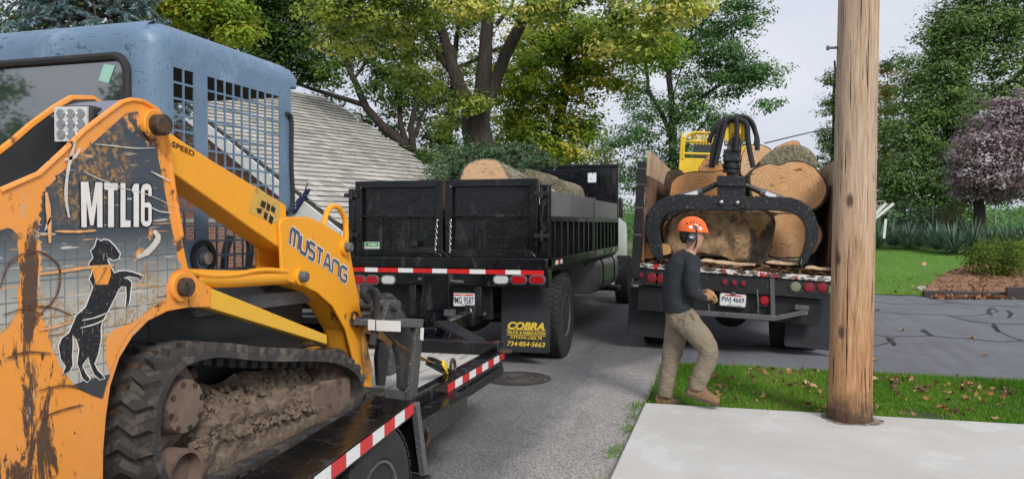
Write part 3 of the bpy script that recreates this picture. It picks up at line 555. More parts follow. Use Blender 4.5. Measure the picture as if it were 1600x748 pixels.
for u, v, h, lb, Y in ((1371, 372, 1.15, 'spiky yucca clump half hidden by the utility pole', 34), (1395, 372, 1.1, 'spiky yucca clump below the white wheel frame', 34.5), (1419, 372, 1.2, 'spiky yucca clump third from the utility pole', 34), (1437, 371, 1.0, 'low spiky yucca clump in the gap left of the tall stake', 34.5),
                       (1464, 376, 1.15, 'spiky yucca clump nearest the bare lawn middle', 33), (1490, 378, 1.2, 'drooping yucca clump above the left side of the shrub', 32), (1520, 377, 1.35, 'tall yucca clump directly under the purple plum trunk', 32), (1550, 376, 1.15, 'yucca clump just right of the plum trunk', 32.5), (1575, 378, 1.35, 'tall yucca clump above the mounded shrub', 31.5), (1602, 376, 1.35, 'yucca clump cut by the right picture edge', 32)):
    yucca(u, v, h, lb, Y)
p = hit(1500, 350, 'y', 35.5); blobshrub('pale_bush', 'pale loose bush behind the yuccas left of the plum trunk', (p.x, p.y, 1.7), (1.1, .9, 1.15), 2600, leafmat('pale_leaves', [(.06, .075, .03), (.16, .17, .09), (.28, .27, .17)]), .1, group='shrubs around the lawn')
p = hit(1425, 345, 'y', 37); blobshrub('grey_bush', 'grey-green bush behind the yuccas near the wheel frame', (p.x, p.y, 1.6), (1.5, 1, .95), 2600, leafmat('grey_leaves', [(.05, .07, .045), (.11, .14, .1), (.2, .23, .18)]), .12, group='shrubs around the lawn')
# straw-coloured tall grass beyond the plum
n = 9000; x = RNG.uniform(17, 34, n); y = RNG.uniform(46, 50, n); P = np.stack([x, y, np.array([lawn_z(a, b) for a, b in zip(x, y)]) + .5], 1)
tag(link('tall_straw_grass', leaf_mesh('tall_straw_grass', P, 1.2, RNG.normal(.5, .3, n), .05, N=RNG.normal(size=(n, 3)) * np.array([1, 1, .1]), D=RNG.normal(size=(n, 3)) * .22 + np.array([0, 0, 1])), leafmat('straw', [(.28, .2, .08), (.45, .35, .16), (.6, .5, .28)])), 'band of tall straw-coloured grass beyond the purple plum', 'tall grass', kind='stuff')
# ---------------------------------------------------------------- grass blades and leaf litter
LM['blade'] = leafmat('grass_blades', [(.045, .12, .01), (.1, .25, .022), (.17, .36, .035), (.36, .36, .1)], .3, .5)
def blades(name, x, y, z, h, wd, label, lean=.45, col=(.45, .2)):
    n = len(x); P = np.stack([x, y, z], 1); d = RNG.normal(size=(n, 3)) * lean; d[:, 2] = 1; d /= np.linalg.norm(d, axis=1, keepdims=True); hh = (h * RNG.uniform(.5, 1.25, n))[:, None]
    s = RNG.normal(size=(n, 3)); s[:, 2] = 0; s /= np.linalg.norm(s, axis=1, keepdims=True); s *= wd
    V = np.stack([P - s, P + s, P + d * hh], 1).reshape(-1, 3); me = bpy.data.meshes.new(name); me.vertices.add(3 * n); me.vertices.foreach_set('co', V.ravel()); me.loops.add(3 * n); me.loops.foreach_set('vertex_index', np.arange(3 * n))
    me.polygons.add(n); me.polygons.foreach_set('loop_start', np.arange(n) * 3); me.update(calc_edges=True); at = me.attributes.new('rnd', 'FLOAT', 'FACE')
    pat = np.array([noise.noise(Vector((a * .9, b * .9, 3))) for a, b in zip(x, y)]); at.data.foreach_set('value', (RNG.normal(col[0], col[1], n) + .42 * pat).clip(0, 1).astype(np.float32))
    return tag(link(name, me, LM['blade']), label, 'grass', kind='stuff')
n = 120000; x = RNG.uniform(-.76, 5.5, n); y = RNG.uniform(7.0, 9.25, n); ok = (y > 7.02 + np.maximum(0, x) * .035 - .01) & ~((x < -.2) & (y < 7.9) & (RNG.random(n) < .35)) & ~((x - 1.0) ** 2 + (y - 6.93) ** 2 < .04)
ok &= (x + .72) > RNG.normal(0, .06, n) - .02
th_ = np.array([noise.noise(Vector((a * 2.1, b * 2.1, 11))) for a, b in zip(x, y)]); ok &= RNG.random(n) < 1.25 - 2.2 * np.maximum(0, th_ - .08)
blades('verge_grass', x[ok], y[ok], np.full(ok.sum(), .01), .05, .0032, 'short green grass of the verge between pavement and driveway', .6)
n = 90000; x = 3.5 + 22 * RNG.random(n); y = 19.6 + 16 * RNG.random(n) ** 1.5; z = np.array([lawn_z(a, b) for a, b in zip(x, y)])
ok = np.array([not inpoly(a, b, q0) for a, b in zip(x, y)]); blades('lawn_grass', x[ok], y[ok], z[ok] - .01, .06, .008, 'short bright grass of the lawn beyond the driveway', .6, (.62, .2))
xs_, ys_ = [], []
for cx, cy, k in ((-.76, 6.2, 90), (-.77, 5.55, 130), (-.76, 6.6, 60), (-.77, 4.8, 60), (-.78, 6.98, 120)):
    xs_.append(RNG.normal(cx - .02, .035, k)); ys_.append(RNG.normal(cy, .1, k))
blades('joint_weeds', np.concatenate(xs_), np.concatenate(ys_), np.full(460, .0), .07, .003, 'tufts of grass growing along the pavement edge joint', .9, (.6, .25))
# fallen leaves: curled lobed leaves
K['dry'] = [pm('dry_leaf_%d' % i, c, .3, 25, .75, rnd=True) for i, c in enumerate([(.36, .17, .07), (.22, .09, .04), (.48, .30, .15), (.12, .06, .035)])]
def dryleaf(seed):
    r_ = random.Random(seed); mb = MB(); n = 14; ring = []
    for k in range(n):
        a = 2 * math.pi * k / n; q = (1.0 if k % 2 else .55) * (1.15 if abs(math.cos(a / 2)) > .7 else .9) * r_.uniform(.8, 1.1); ring.append((math.cos(a) * q * .5, math.sin(a) * q * .42, .12 * math.sin(a * 2 + seed) + .22 * q * q * r_.uniform(.3, 1)))
    mb.add([(0, 0, 0)] + ring, [(0, 1 + k, 1 + (k + 1) % n) for k in range(n)]); return mb.mesh('fallen_leaf', None, None, False)
DL = []
for i in range(8):
    me = dryleaf(i); me.materials.append(K['dry'][i % 4]); DL.append(me)
spots = []
for cu, cv, nn in ((1290, 577, 10), (1240, 590, 8), (1180, 580, 10), (1130, 590, 10), (1190, 625, 6), (1270, 630, 8), (1400, 590, 14), (1430, 605, 14), (1470, 600, 14), (1520, 610, 12), (1560, 605, 12), (1590, 620, 10), (1500, 645, 12), (1400, 640, 8), (1440, 650, 6), (1240, 605, 8), (1210, 575, 6), (1120, 612, 6)):
    for _ in range(nn): spots.append((cu + RNG.normal() * 26, cv + RNG.normal() * 9))
k = 0
for u, v in spots:
    p = hit(u, v, 'z', .05)
    if not (7.12 < p.y < 9.15 and -.6 < p.x): continue
    me = DL[RNG.integers(8)]; o = link('fallen_leaf', me, None, None, (p.x, p.y, .05 + RNG.uniform(-.012, .02)), tuple(RNG.normal(0, .5, 2)) + (RNG.uniform(0, 6.28),)); s = RNG.uniform(.05, .1); o.scale = (s, s, s)
    tag(o, 'curled brown fallen leaf lying in the verge grass', 'leaf', 'fallen leaves on the verge grass')
for u, v in ((1409, 515), (1519, 527), (1370, 561), (1540, 554), (1364, 500), (1372, 484)):
    p = hit(u, v, 'z', .02); o = link('fallen_leaf', DL[RNG.integers(3)], None, None, (p.x, p.y, .02), (.2, .1, RNG.uniform(0, 6))); s = RNG.uniform(.1, .15); o.scale = (s, s, s)
    tag(o, 'single curled leaf lying on the grey driveway', 'leaf', 'fallen leaves on the driveway')
n = 620; P = np.array([tuple(hit(1455 + 175 * RNG.random(), 462.5 + 2.5 * RNG.random() + .5, 'z', .03)) for _ in range(n)]); LM['litter'] = leafmat('leaf_litter', [(.1, .045, .02), (.3, .14, .07), (.5, .3, .18)], .1, .8)
tag(link('leaf_litter', leaf_mesh('leaf_litter', P, .13, RNG.normal(.5, .3, n), .7), LM['litter']), 'brown leaves drifted against the dark landscape timbers', 'leaves', kind='stuff')
n = 300; x = RNG.uniform(3.5, 16, n); y = 19.8 + 7 * RNG.random(n) ** 2; P = np.stack([x, y, np.array([lawn_z(a, b) for a, b in zip(x, y)]) + .05], 1)
tag(link('lawn_leaves', leaf_mesh('lawn_leaves', P, .07, RNG.normal(.6, .3, n), .7), LM['litter']), 'scattered dry leaves on the lawn beyond the driveway', 'leaves', kind='stuff')
# ---------------------------------------------------------------- house
HP = hit(532, 345, 'y', 13.6); house = empty('brick_house', (HP.x, HP.y, 0), (0, 0, R(-18)), label='brick house with weathered grey shingle roof and white gable trim', cat='house'); HM = wm(house)
ZE = HP.z; PITCH = .559; XR = -6.8; ZR = ZE + PITCH * 6.8; YF = 5.75; YN = -.28
K['brick'] = pm('red_brick', (.33, .13, .08), .3, 5, .85, dirt=(.2, .085, .06), da=.55, dscale=6, bs=.4); K['mortar'] = pm('mortar', (.42, .38, .33), .15, 20, .9)
t = NT('brick_wall'); bt = t.n('TexBrick', Scale=1.0); bt.inputs['Brick Width'].default_value = .21; bt.inputs['Row Height'].default_value = .075; bt.inputs['Mortar Size'].default_value = .006
for k, cc_ in (('Color1', (.33, .13, .08, 1)), ('Color2', (.22, .09, .06, 1)), ('Mortar', (.4, .36, .32, 1))): bt.inputs[k].default_value = cc_
sx = t.n('SeparateXYZ'); cx = t.n('CombineXYZ'); t.l(t.co, sx.inputs[0]); t.l(sx.outputs[0], cx.inputs[0]); t.l(sx.outputs[2], cx.inputs[1]); t.l(cx.outputs[0], bt.inputs['Vector']); K['brickwall'] = t.out(bt.outputs['Color'], .85)
def rz(x): return ZE + PITCH * (-abs(x - XR) + abs(XR))
wall = MB().prism([(-12.9, -.1), (-.45, -.1), (-.45, rz(-.45) - .12), (XR, ZR - .12), (-12.9, rz(-12.9) - .12)], .02, 5.4, 'y').build('wall', K['brickwall'], house, world=False)
bme = MB().box((0, 0, 0), (.203, .03, .0655)).mesh('brick'); bme.materials.append(K['brick']); cand = []
for j in range(24, 62):
    z = j * .0755 + .03
    for i in range(0, 62):
        x = -.6 - i * .2135 - (.1067 if j % 2 else 0)
        if z > rz(x) - .32 or x < -6.2: continue
        q = HM @ Vector((x, 0, z)); l = RM.transposed() @ (q - CAM_LOC); u = CU + FPX * l.x / -l.z; v = CV - FPX * l.y / -l.z
        if 235 < u < 560 and 180 < v < 352: cand.append((abs(u - 400), x, z))
cand.sort(); st = MB()
for i, (d, x, z) in enumerate(cand):
    if i < 300: link('brick', bme, None, wall, (x, .012 + RNG.uniform(-.002, .002), z))
    else: st.box((x, .012, z), (.203, .03, .0655))
if st.v: o = st.build('bricks', K['brick'], wall, world=False); o['kind'] = 'stuff'
MB().prism([(-6.3, 1.7), (-.5, 1.7), (-.5, rz(-.5) - .2), (-6.3, rz(-6.3) - .2)], .006, .03, 'y').build('mortar_bed', K['mortar'], wall, world=False)
K['rooffelt'] = pm('roof_deck', (.05, .048, .045), .2, 4, .9)
def shingle_mat(name, cell):
    t = NT(name); co = t.mapped((1, 5, 1)); c = t.mix(t.ramp(t.noise(5, 6, .65, co), [(.3, 0), (.7, 1)]), (.41, .395, .36), (.62, .60, .56))
    if cell: v = t.n('TexVoronoi', Scale=3.6); t.l(t.co, v.inputs['Vector']); r_ = v.outputs['Color']
    else: r_ = t.oi.outputs['Random']
    c = t.mix(1, c, t.ramp(r_, [(0, (.68, .67, .65)), (1, (1.08, 1.08, 1.08))]), 'MULTIPLY'); return t.out(c, .9, t.noise(50, 4, .6, co), .5, .006)
K['shing'] = shingle_mat('weathered_shingle', False); K['shing2'] = shingle_mat('weathered_shingle_mass', True)
sl = math.atan(PITCH); nrm = Vector((math.sin(sl), 0, math.cos(sl)))
roof = MB().add([(.25, YN, rz(.25)), (.25, YF, rz(.25)), (XR, YF, ZR), (XR, YN, ZR), (2 * XR - .25, YN, rz(.25)), (2 * XR - .25, YF, rz(.25))], [(0, 1, 2, 3), (3, 2, 5, 4)]).build('roof', K['rooffelt'], house, world=False, solid=.1, smooth=None)
sme = []
for i in range(4):
    mb = MB(); w_ = .27 + .02 * i; L = .34; vs = []
    mb.add([(-w_ / 2, 0, .054), (w_ / 2, 0, .053 + .001 * i), (w_ / 2, L, .012), (-w_ / 2, L, .012), (-w_ / 2, .004, .040), (w_ / 2, .004, .039 + .001 * i), (w_ / 2, L, .0), (-w_ / 2, L, .0)], [(0, 1, 2, 3), (4, 7, 6, 5), (0, 4, 5, 1), (1, 5, 6, 2), (3, 2, 6, 7), (0, 3, 7, 4)])
    me = mb.mesh('shingle'); me.materials.append(K['shing']); sme.append((me, w_))
ROT = Matrix(((0, -math.cos(sl), math.sin(sl)), (1, 0, 0), (0, math.sin(sl), math.cos(sl))))   # local x -> along ridge, y -> up slope
SL = 7.05 / math.cos(sl); exp_ = .235; cand = []
for j in range(int(SL / exp_)):
    y = YN + .02
    while y < YF - .1:
        k = RNG.integers(4); me, w_ = sme[k]; s_ = j * exp_ + RNG.uniform(-.006, .006); x = .25 - s_ * math.cos(sl); z = rz(.25) + s_ * math.sin(sl); yc = y + w_ / 2; y += w_ + .013
        pos = Vector((x, yc, z)) + nrm * (.054 + RNG.uniform(-.003, .003)); q = HM @ pos; l = RM.transposed() @ (q - CAM_LOC); u = CU + FPX * l.x / -l.z; v = CV - FPX * l.y / -l.z
        vis = (442 < u < 690) and v < 345; cand.append((0 if vis else 1, dep(q), k, pos))
cand.sort(key=lambda c_: c_[:2]); st = MB(); er = ROT.to_euler()
for i, (vi, d, k, pos) in enumerate(cand):
    if i < 300: link('shingle', sme[k][0], None, roof, tuple(pos), tuple(er))
    else: st.add([ROT @ v.co + pos for v in sme[k][0].vertices], [tuple(p.vertices) for p in sme[k][0].polygons])
o = st.build('shingles', K['shing2'], roof, world=False, smooth=None); o['kind'] = 'stuff'
mb = MB(); mb.bar((.28, YN - .03, rz(.28) - .15), (XR - .02, YN - .03, ZR - .15), .045, .27, (0, 0, 1)); mb.build('rake_board', K['white'], house, world=False, bevel=.006)
MB().bar((2 * XR - .28, YN - .03, rz(.28) - .15), (XR + .02, YN - .032, ZR - .15), .045, .27).build('rake_board', K['white'], house, world=False)
mb = MB(); mb.add([(.2, YN, rz(.2) - .29), (.2, .02, rz(.2) - .29), (XR, .02, ZR - .29), (XR, YN, ZR - .29)], [(0, 1, 2, 3)]); mb.build('soffit', K['white'], house, world=False, solid=.02)
MB().prism([(.26, rz(.26) - .3), (-1.15, rz(-1.15) - .27), (-1.15, rz(.26) - .42), (.26, rz(.26) - .42)], YN - .045, YN + .2, 'y').build('eave_return', K['white'], house, world=False, bevel=.006)
MB().b2(.18, .32, YN, YF, rz(.25) - .22, rz(.25) - .06).build('gutter_board', K['white'], house, world=False, bevel=.01)
# flag on the wall beyond the loader arm
p = hit(468, 330, 'y', -.35, HM); fl = empty('flag', tuple(HM @ p), label='small folded flag with white stars on a pole at the brick wall', cat='flag')
a = hit(481, 285, 'y', -.55, HM); b = hit(463, 336, 'y', -.05, HM); MB().tube([HM @ a, HM @ b], .014, 6).build('pole', K['oldwood'], fl)
t = NT('flag_cloth'); v = t.n('TexVoronoi', Scale=16.0); v.inputs['Randomness'].default_value = .2; t.l(t.co, v.inputs['Vector']); st_ = t.ramp(v.outputs['Distance'], [(.2, 1), (.26, 0)])
c = t.mix(st_, (.025, .03, .13), (.7, .7, .72)); K['flagblue'] = t.out(c, .8)
q = [hit(477, 295, 'y', -.45, HM), hit(466, 318, 'y', -.3, HM), hit(459, 332, 'y', -.2, HM), hit(470, 334, 'y', -.2, HM), hit(475, 318, 'y', -.3, HM)]
MB().prism([(x.x, x.z) for x in q], -.42, -.3, 'y').build('cloth', K['flagblue'], fl, world=False).data.transform(wm(fl).inverted() @ HM)
# ---------------------------------------------------------------- utility pole and wires
p = hit(1332, 662, 'z', .045); px_, py_ = p.x, p.y + .17
up = empty('utility_pole', (px_, py_, 0), label='thick weathered wooden utility pole standing at the pavement edge', cat='utility pole')
t = NT('weathered_pole_wood'); co = t.mapped((1, 1, .07), rnd=False); n1 = t.noise(26, 6, .7, co, .4); z = t.n('SeparateXYZ'); t.l(t.co, z.inputs[0])
n1 = t.mix(.6, n1, t.noise(85, 6, .75, t.mapped((1, 1, .045), rnd=False), .25)); c = t.ramp(n1, [(.30, (.08, .035, .015)), (.42, (.36, .165, .06)), (.55, (.56, .30, .13)), (.68, (.68, .45, .25))])
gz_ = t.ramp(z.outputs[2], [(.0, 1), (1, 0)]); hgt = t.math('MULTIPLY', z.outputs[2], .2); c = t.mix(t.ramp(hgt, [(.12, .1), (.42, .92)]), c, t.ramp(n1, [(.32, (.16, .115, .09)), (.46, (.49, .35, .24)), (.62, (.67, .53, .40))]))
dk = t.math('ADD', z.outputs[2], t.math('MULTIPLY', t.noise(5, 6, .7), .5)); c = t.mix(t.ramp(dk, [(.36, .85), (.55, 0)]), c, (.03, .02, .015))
ck = t.noise(48, 4, .6, t.mapped((1, 1, .02), rnd=False), .25); ckm = t.ramp(ck, [(.355, .95), (.385, 0)]); c = t.mix(ckm, c, (.022, .015, .012)); kv = t.n('TexVoronoi', Scale=2.6); t.l(t.mapped((1.6, 1.6, .75), rnd=False), kv.inputs['Vector']); c = t.mix(t.ramp(kv.outputs['Distance'], [(.07, .85), (.15, 0)]), c, (.05, .028, .018))
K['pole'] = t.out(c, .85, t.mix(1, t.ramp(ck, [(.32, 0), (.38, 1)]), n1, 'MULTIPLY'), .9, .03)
mb = MB(); zz = np.linspace(0, 9.5, 40); pts = []; n = 28
vs = []; 
for z_ in zz:
    for k in range(n):
        a = 2 * math.pi * k / n; rr = .172 - .004 * z_ + .006 * noise.noise(Vector((math.cos(a) * 2, math.sin(a) * 2, z_ * .4))) + (.012 * max(0, 1 - z_ / .35)); vs.append((px_ + .0125 * z_ + rr * math.cos(a), py_ + rr * math.sin(a), z_ - .03))
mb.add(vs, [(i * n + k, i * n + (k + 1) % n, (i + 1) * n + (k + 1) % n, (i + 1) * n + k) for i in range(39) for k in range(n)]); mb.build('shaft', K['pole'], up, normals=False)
b0 = hit(1310, 75, 'y', py_); MB().tube([(b0.x + .05, py_, b0.z), (b0.x - .085, py_ - .02, b0.z)], .011, 8).lathe([(.02, -.01), (.02, .01)], (b0.x - .085, py_ - .02, b0.z), 'x', 8).build('step_bolt', K['steelgrey'], up)
def wire(pts, r, label, nm='overhead_wire'):
    q = [hit(u, v, 'y', Y) for u, v, Y in pts]; o = MB().tube(q, r, 5).build(nm, K['blackm']); tag(o, label, 'wire', 'overhead wires')
wire([(1100, -25, 26), (1078, 60, 30), (1062, 115, 34), (1040, 190, 42)], .03, 'black overhead wire descending through the yellow-green leaves above the log truck')
wire([(1112, -20, 26), (1092, 60, 30), (1070, 130, 35)], .022, 'thin overhead wire just right of the black one above the log truck')
wire([(600, -20, 14), (530, 45, 15), (448, 103, 16), (430, 115, 16.5)], .012, 'pale overhead wire slanting across the dark tree to the house')
wire([(505, -10, 14), (440, 68, 15), (418, 90, 16)], .01, 'fine dark wire left of the pale one above the blue cab')
wire([(1195, 224, 24), (1240, 213, 26), (1275, 205, 28), (1340, 192, 32)], .02, 'single distant wire running right from the top of the log load')
wire([(1296, -20, 12), (1297, 30, 12), (1300, 76, 12)], .003, 'hair-thin wire hanging left of the utility pole') if False else None
# ---------------------------------------------------------------- equipment trailer
def wheel(parent, c, r, w_, side=1, rim=.55, lugs=0, name='wheel', mat='rubber', tread=None, world=True, axis_rot=None):
    """wheel with its axle along x; side=+1 outer face towards +x"""
    if world: c = wm(parent).inverted() @ Vector(c)
    wl = MB().lathe([(r * rim * .96, -w_ / 2 + .01), (r * .8, -w_ / 2), (r * .95, -w_ * .46), (r * .985, -w_ * .36), (r * .985, w_ * .36), (r * .95, w_ * .46), (r * .8, w_ / 2), (r * rim * 1.05, w_ / 2 - .005), (r * rim * .96, w_ / 2 - .02)], (0, 0, 0), 'x', 48)
    o = link(name, wl.mesh(name, None, 30), K[mat], parent, tuple(c), axis_rot)
    s = side; rm = MB().lathe([(r * rim, -w_ / 2 + .02), (r * rim, w_ * .48 * s), (r * rim * .93, w_ * .47 * s), (r * rim * .88, w_ * .12 * s), (r * rim * .45, w_ * .05 * s), (r * rim * .3, w_ * .2 * s), (r * rim * .05, w_ * .22 * s)], (0, 0, 0), 'x', 32)
    rim_o = link('rim', rm.mesh('rim', None, 30), K['steelgrey'], o)
    for k in range(lugs):
        a = 2 * math.pi * k / lugs; link('lug_nut', LUG, K['chrome'], o, (w_ * .1 * s, math.cos(a) * r * rim * .62, math.sin(a) * r * rim * .62))
    nb = tread or 40; bw = 2 * math.pi * r / nb
    blk = MB()
    for k in range(nb):
        a = 2 * math.pi * k / nb
        for j, x0 in enumerate((-.36, -.12, .12, .36)):
            rot = Matrix.Rotation(a + (bw / r * .5 if j % 2 else 0), 3, 'X'); blk.add([rot @ Vector((x0 * w_ + sx * w_ * .105, sy * bw * .36, r * .978 + (r * .028 if sz else 0))) for sz in (0, 1) for sx, sy in ((-1, -1), (1, -1), (1, 1), (-1, 1))], [(4, 5, 6, 7), (0, 1, 5, 4), (1, 2, 6, 5), (2, 3, 7, 6), (3, 0, 4, 7)])
    td = link('tread', blk.mesh('tread', None, None), K[mat], o); td['kind'] = 'stuff'; return o
LUG = MB().lathe([(.016, -.01), (.016, .02), (.01, .028)], (0, 0, 0), 'x', 6).mesh('lug_nut')
trailer = empty('equipment_trailer', (-2.9, 4.5, 0), label='low black equipment trailer with pale plank deck carrying the orange loader', cat='trailer')
DZ = .60; TX0, TX1 = -3.92, -1.93
K['plank'] = pm('pale_deck_plank', (.46, .44, .40), .15, 4, .85, stretch=(6, .6, 6), bs=.4, dirt=(.3, .27, .24), da=.55, dscale=3)
npk = 9; pw = (TX1 - TX0) / npk
pme = MB().box((0, 0, 0), (pw - .012, 7.3, .045)).mesh('deck_plank'); pme.materials.append(K['plank'])
for i in range(npk): link('deck_plank', pme, None, trailer, tuple(wm(trailer).inverted() @ Vector((TX0 + pw * (i + .5), 2.3, DZ - .024 + RNG.uniform(-.004, .004)))))
for sx in (TX1 + .06, TX0 - .06):
    MB().b2(sx - .055, sx + .055, -1.3, 6.02, .42, .625).build('side_rail', K['black'], trailer, bevel=.008)
MB().b2(TX1 + .115, TX1 + .15, 3.86, 6.0, .44, .50).build('rub_rail', K['blackm'], trailer, bevel=.006)
MB().b2(TX0 - .115, TX1 + .115, 5.96, 6.10, .44, .70).build('front_rail', K['black'], trailer, bevel=.01)
MB().b2(TX0 - .115, TX1 + .115, 6.10, 6.16, .60, .615).build('front_lip', K['blackm'], trailer)
for y in np.arange(-1, 5.8, .8): MB().b2(TX0, TX1, y - .04, y + .04, .44, .55).build('cross_member', K['blackm'], trailer)
for a, b in (((-3.55, 6.05, .5), (-2.95, 7.75, .52)), ((-2.4, 6.05, .5), (-2.87, 7.75, .52))): MB().bar(a, b, .08, .14).build('tongue', K['black'], trailer, bevel=.008)
MB().bar((-2.91, 7.2, .55), (-2.91, 8.3, .58), .12, .14).build('coupler', K['black'], trailer, bevel=.01)
MB().b2(-3.03, -2.79, 7.35, 7.45, .15, 1.12).b2(-3.06, -2.76, 7.33, 7.47, .78, 1.16).build('jack', K['black'], trailer, bevel=.006)
MB().tube([(-3.12, 7.38, 1.1), (-2.62, 7.38, 1.08)], .015, 8).build('jack_crank', K['steelgrey'], trailer)
a = hit(690, 503, 'y', 7.0); b = hit(745, 533, 'y', 6.2); MB().bar(a, b, .16, .03).build('tongue_plate', K['blackm'], trailer)
p = hit(703, 488, 'y', 7.3); MB().tube([(p.x, 7.3, .5), (p.x, 7.3, p.z)], .012, 6).box((p.x, 7.3, p.z), (.1, .08, .06)).build('lock_lever', K['steelgrey'], trailer)
# wheel fender (top plate, tape, skirt)
FZ = .75; fo = [hit(645, 626, 'z', FZ), hit(480, 749, 'z', FZ)]; d = (fo[1] - fo[0]).normalized(); B0, B1 = fo[0], fo[0] + d * 2.6
fin = Vector((-.27, 0, 0)); fpoly = [(B0.x, B0.y), (B1.x, B1.y), (B1.x - .27, B1.y), (B0.x - .245, B0.y + .06)]
fen = MB().prism(fpoly, FZ - .02, FZ, 'z').build('fender', K['black'], trailer, bevel=.004)
MB().prism([(B0.x + .002, B0.y), (B1.x + .002, B1.y), (B1.x - .012, B1.y), (B0.x - .012, B0.y)], FZ - .075, FZ - .021, 'z').build('fender_lip', K['black'], trailer)
L = (B1 - B0).length; n_ = int(L / .15); side = Vector((d.y, -d.x, 0)); side = side if side.x > 0 else -side
for i in range(n_):
    p = B0 + d * (.01 + i * .15); q = p + d * .148; o = side * .008
    MB().add([p + o + Vector((0, 0, -.062)), q + o + Vector((0, 0, -.062)), q + o + Vector((0, 0, -.004)), p + o + Vector((0, 0, -.004))], [(0, 1, 2, 3)]).build('reflective_tape', K['taper' if i % 2 == 0 else 'tapew'], fen, solid=.002, smooth=None)
e0 = Vector((B0.x, B0.y + .02, FZ - .02)); e1 = hit(661, 738, 'x', B0.x); e1.z = max(.2, e1.z)
MB().add([e0, e0 + Vector((-.25, .05, 0)), e1 + Vector((-.25, .05, 0)), e1], [(0, 1, 2, 3)]).build('fender_front', K['black'], trailer, solid=.015)
MB().bar(e0 + Vector((.005, 0, 0)), e1 + Vector((.005, 0, 0)), .03, .05).build('fender_brace', K['steelgrey'], trailer)
MB().prism([(e0.y, e0.z - .02), (e0.y - .22, e0.z - .02), (e0.y - .02, .45), (e1.y, .28)], e0.x - .245, e0.x - .225, 'x').build('fender_gusset', K['blackm'], trailer)
MB().b2(e1.x - .2, e1.x + .02, e1.y - .02, e1.y + .07, .22, .30).build('fender_step', K['blackm'], trailer, bevel=.01)
for y in (3.22, 2.35, 1.48):
    pth = B0 + d * ((B0.y - y) / abs(d.y)); wheel(trailer, (pth.x - .125, y, .37), .37, .235, 1, .55, 6)
MB().b2(-1.81, -1.66, 3.85, 4.75, .42, .56).build('ramp_box', K['black'], trailer, bevel=.01)
for i, y in enumerate(np.arange(4.78, 5.98, .15)):
    MB().b2(TX1 + .117, TX1 + .1185, y + .002, y + .148, .545, .60).build('reflective_tape', K['taper' if i % 2 == 0 else 'tapew'], trailer)
def dring(c, rr=.05, nm='tie_ring', ax='y', mat='rust'):
    q = [(c[0] + (rr * math.cos(a) if ax != 'x' else 0), c[1] + (0 if ax == 'y' else rr * (math.cos(a) if ax == 'x' else math.sin(a))), c[2] + (rr * 1.25 * math.sin(a) if ax != 'z' else 0)) for a in np.linspace(0, 2 * math.pi, 17)]
    return MB().tube(q, .012, 7, False).build(nm, K[mat], trailer)
dring((-1.77, 6.0, .63), .05, ax='z'); dring((-1.70, 4.05, .46), .05, ax='y'); dring((-1.9, 5.12, .65), .045, ax='x')
# ---------------------------------------------------------------- tie-down strap
strap = empty('tie_down_strap', (-2.0, 4.5, DZ), label='tan ratchet tie-down strap running from loader ring to deck ring', cat='strap')
K['strap'] = pm('tan_webbing', (.42, .23, .09), .25, 30, .8, dirt=(.2, .12, .06), da=.6)
def webbing(pts, w_, nm, mat='strap'):
    vs = []; n = len(pts)
    for i, p in enumerate(pts):
        a = i * .35; vs += [p + Vector((.5 * w_ * math.sin(a), 0, w_ / 2 * math.cos(a * .7))), p - Vector((.5 * w_ * math.sin(a), 0, w_ / 2 * math.cos(a * .7)))]
    return MB().add(vs, [(2 * i, 2 * i + 1, 2 * i + 3, 2 * i + 2) for i in range(n - 1)]).build(nm, K[mat], strap, solid=.004, smooth=20)
webbing([hit(u, v, 'x', -2.0 + k * .012) for k, (u, v) in enumerate(((569, 512), (585, 518), (602, 526), (618, 540), (634, 550), (650, 557), (664, 562), (676, 567), (686, 573)))], .05, 'webbing')
webbing([hit(u, v, 'x', -2.03) for u, v in ((566, 514), (567, 530), (570, 550), (574, 568), (577, 583))], .05, 'loose_webbing')
a, b = hit(672, 566, 'x', -1.93), hit(703, 583, 'x', -1.91); MB().bar(a, b, .07, .035).bar(a + Vector((0, 0, .03)), b.lerp(a, .3) + Vector((0, 0, .04)), .05, .02).build('ratchet', K['blackm'], strap, bevel=.006)
a, b = hit(690, 567, 'x', -1.90), hit(698, 580, 'x', -1.90); MB().bar(a, b, .035, .05).build('ratchet_handle', K['yellow'], strap, bevel=.005)
a, b = hit(702, 582, 'x', -1.91), hit(714, 588, 'x', -1.9); MB().tube([a, a.lerp(b, .5) + Vector((0, 0, .02)), b, b + Vector((0, -.02, -.05)), b + Vector((0, -.06, -.06))], .011, 7).build('hook', K['rust'], strap)
# ---------------------------------------------------------------- tracked loader
loader = empty('tracked_loader', (-2.9, 3.0, DZ), label='scuffed orange tracked loader with blue cab chained on the trailer', cat='loader')
def yz(u, v, X): p = hit(u, v, 'x', X); return (p.y, p.z)
PX = -2.06
OUT = [(-60, 850), (-60, 320), (0, 298), (60, 272), (100, 235), (130, 205), (165, 178), (190, 160), (205, 156), (222, 158), (246, 172), (258, 195), (262, 225), (272, 300), (284, 370), (294, 418), (312, 438), (330, 448), (330, 480), (296, 480), (262, 486), (232, 501), (207, 526), (187, 559), (173, 602), (166, 652), (162, 702), (160, 850)]
tower = MB().prism([yz(u, v, PX) for u, v in OUT], PX - .012, PX, 'x').build('tower_plate', K['orange_worn'], loader, bevel=.003)
INN = [(1.45, 1.2), (1.45, 1.75)] + [(y + .02, z + .015) for y, z in (yz(u, v, PX) for u, v in ((0, 290), (60, 262), (100, 228), (130, 200), (165, 172), (190, 156), (222, 156), (246, 172), (258, 195), (272, 300), (294, 418)))] + [(2.5, 1.3), (2.2, 1.2)]
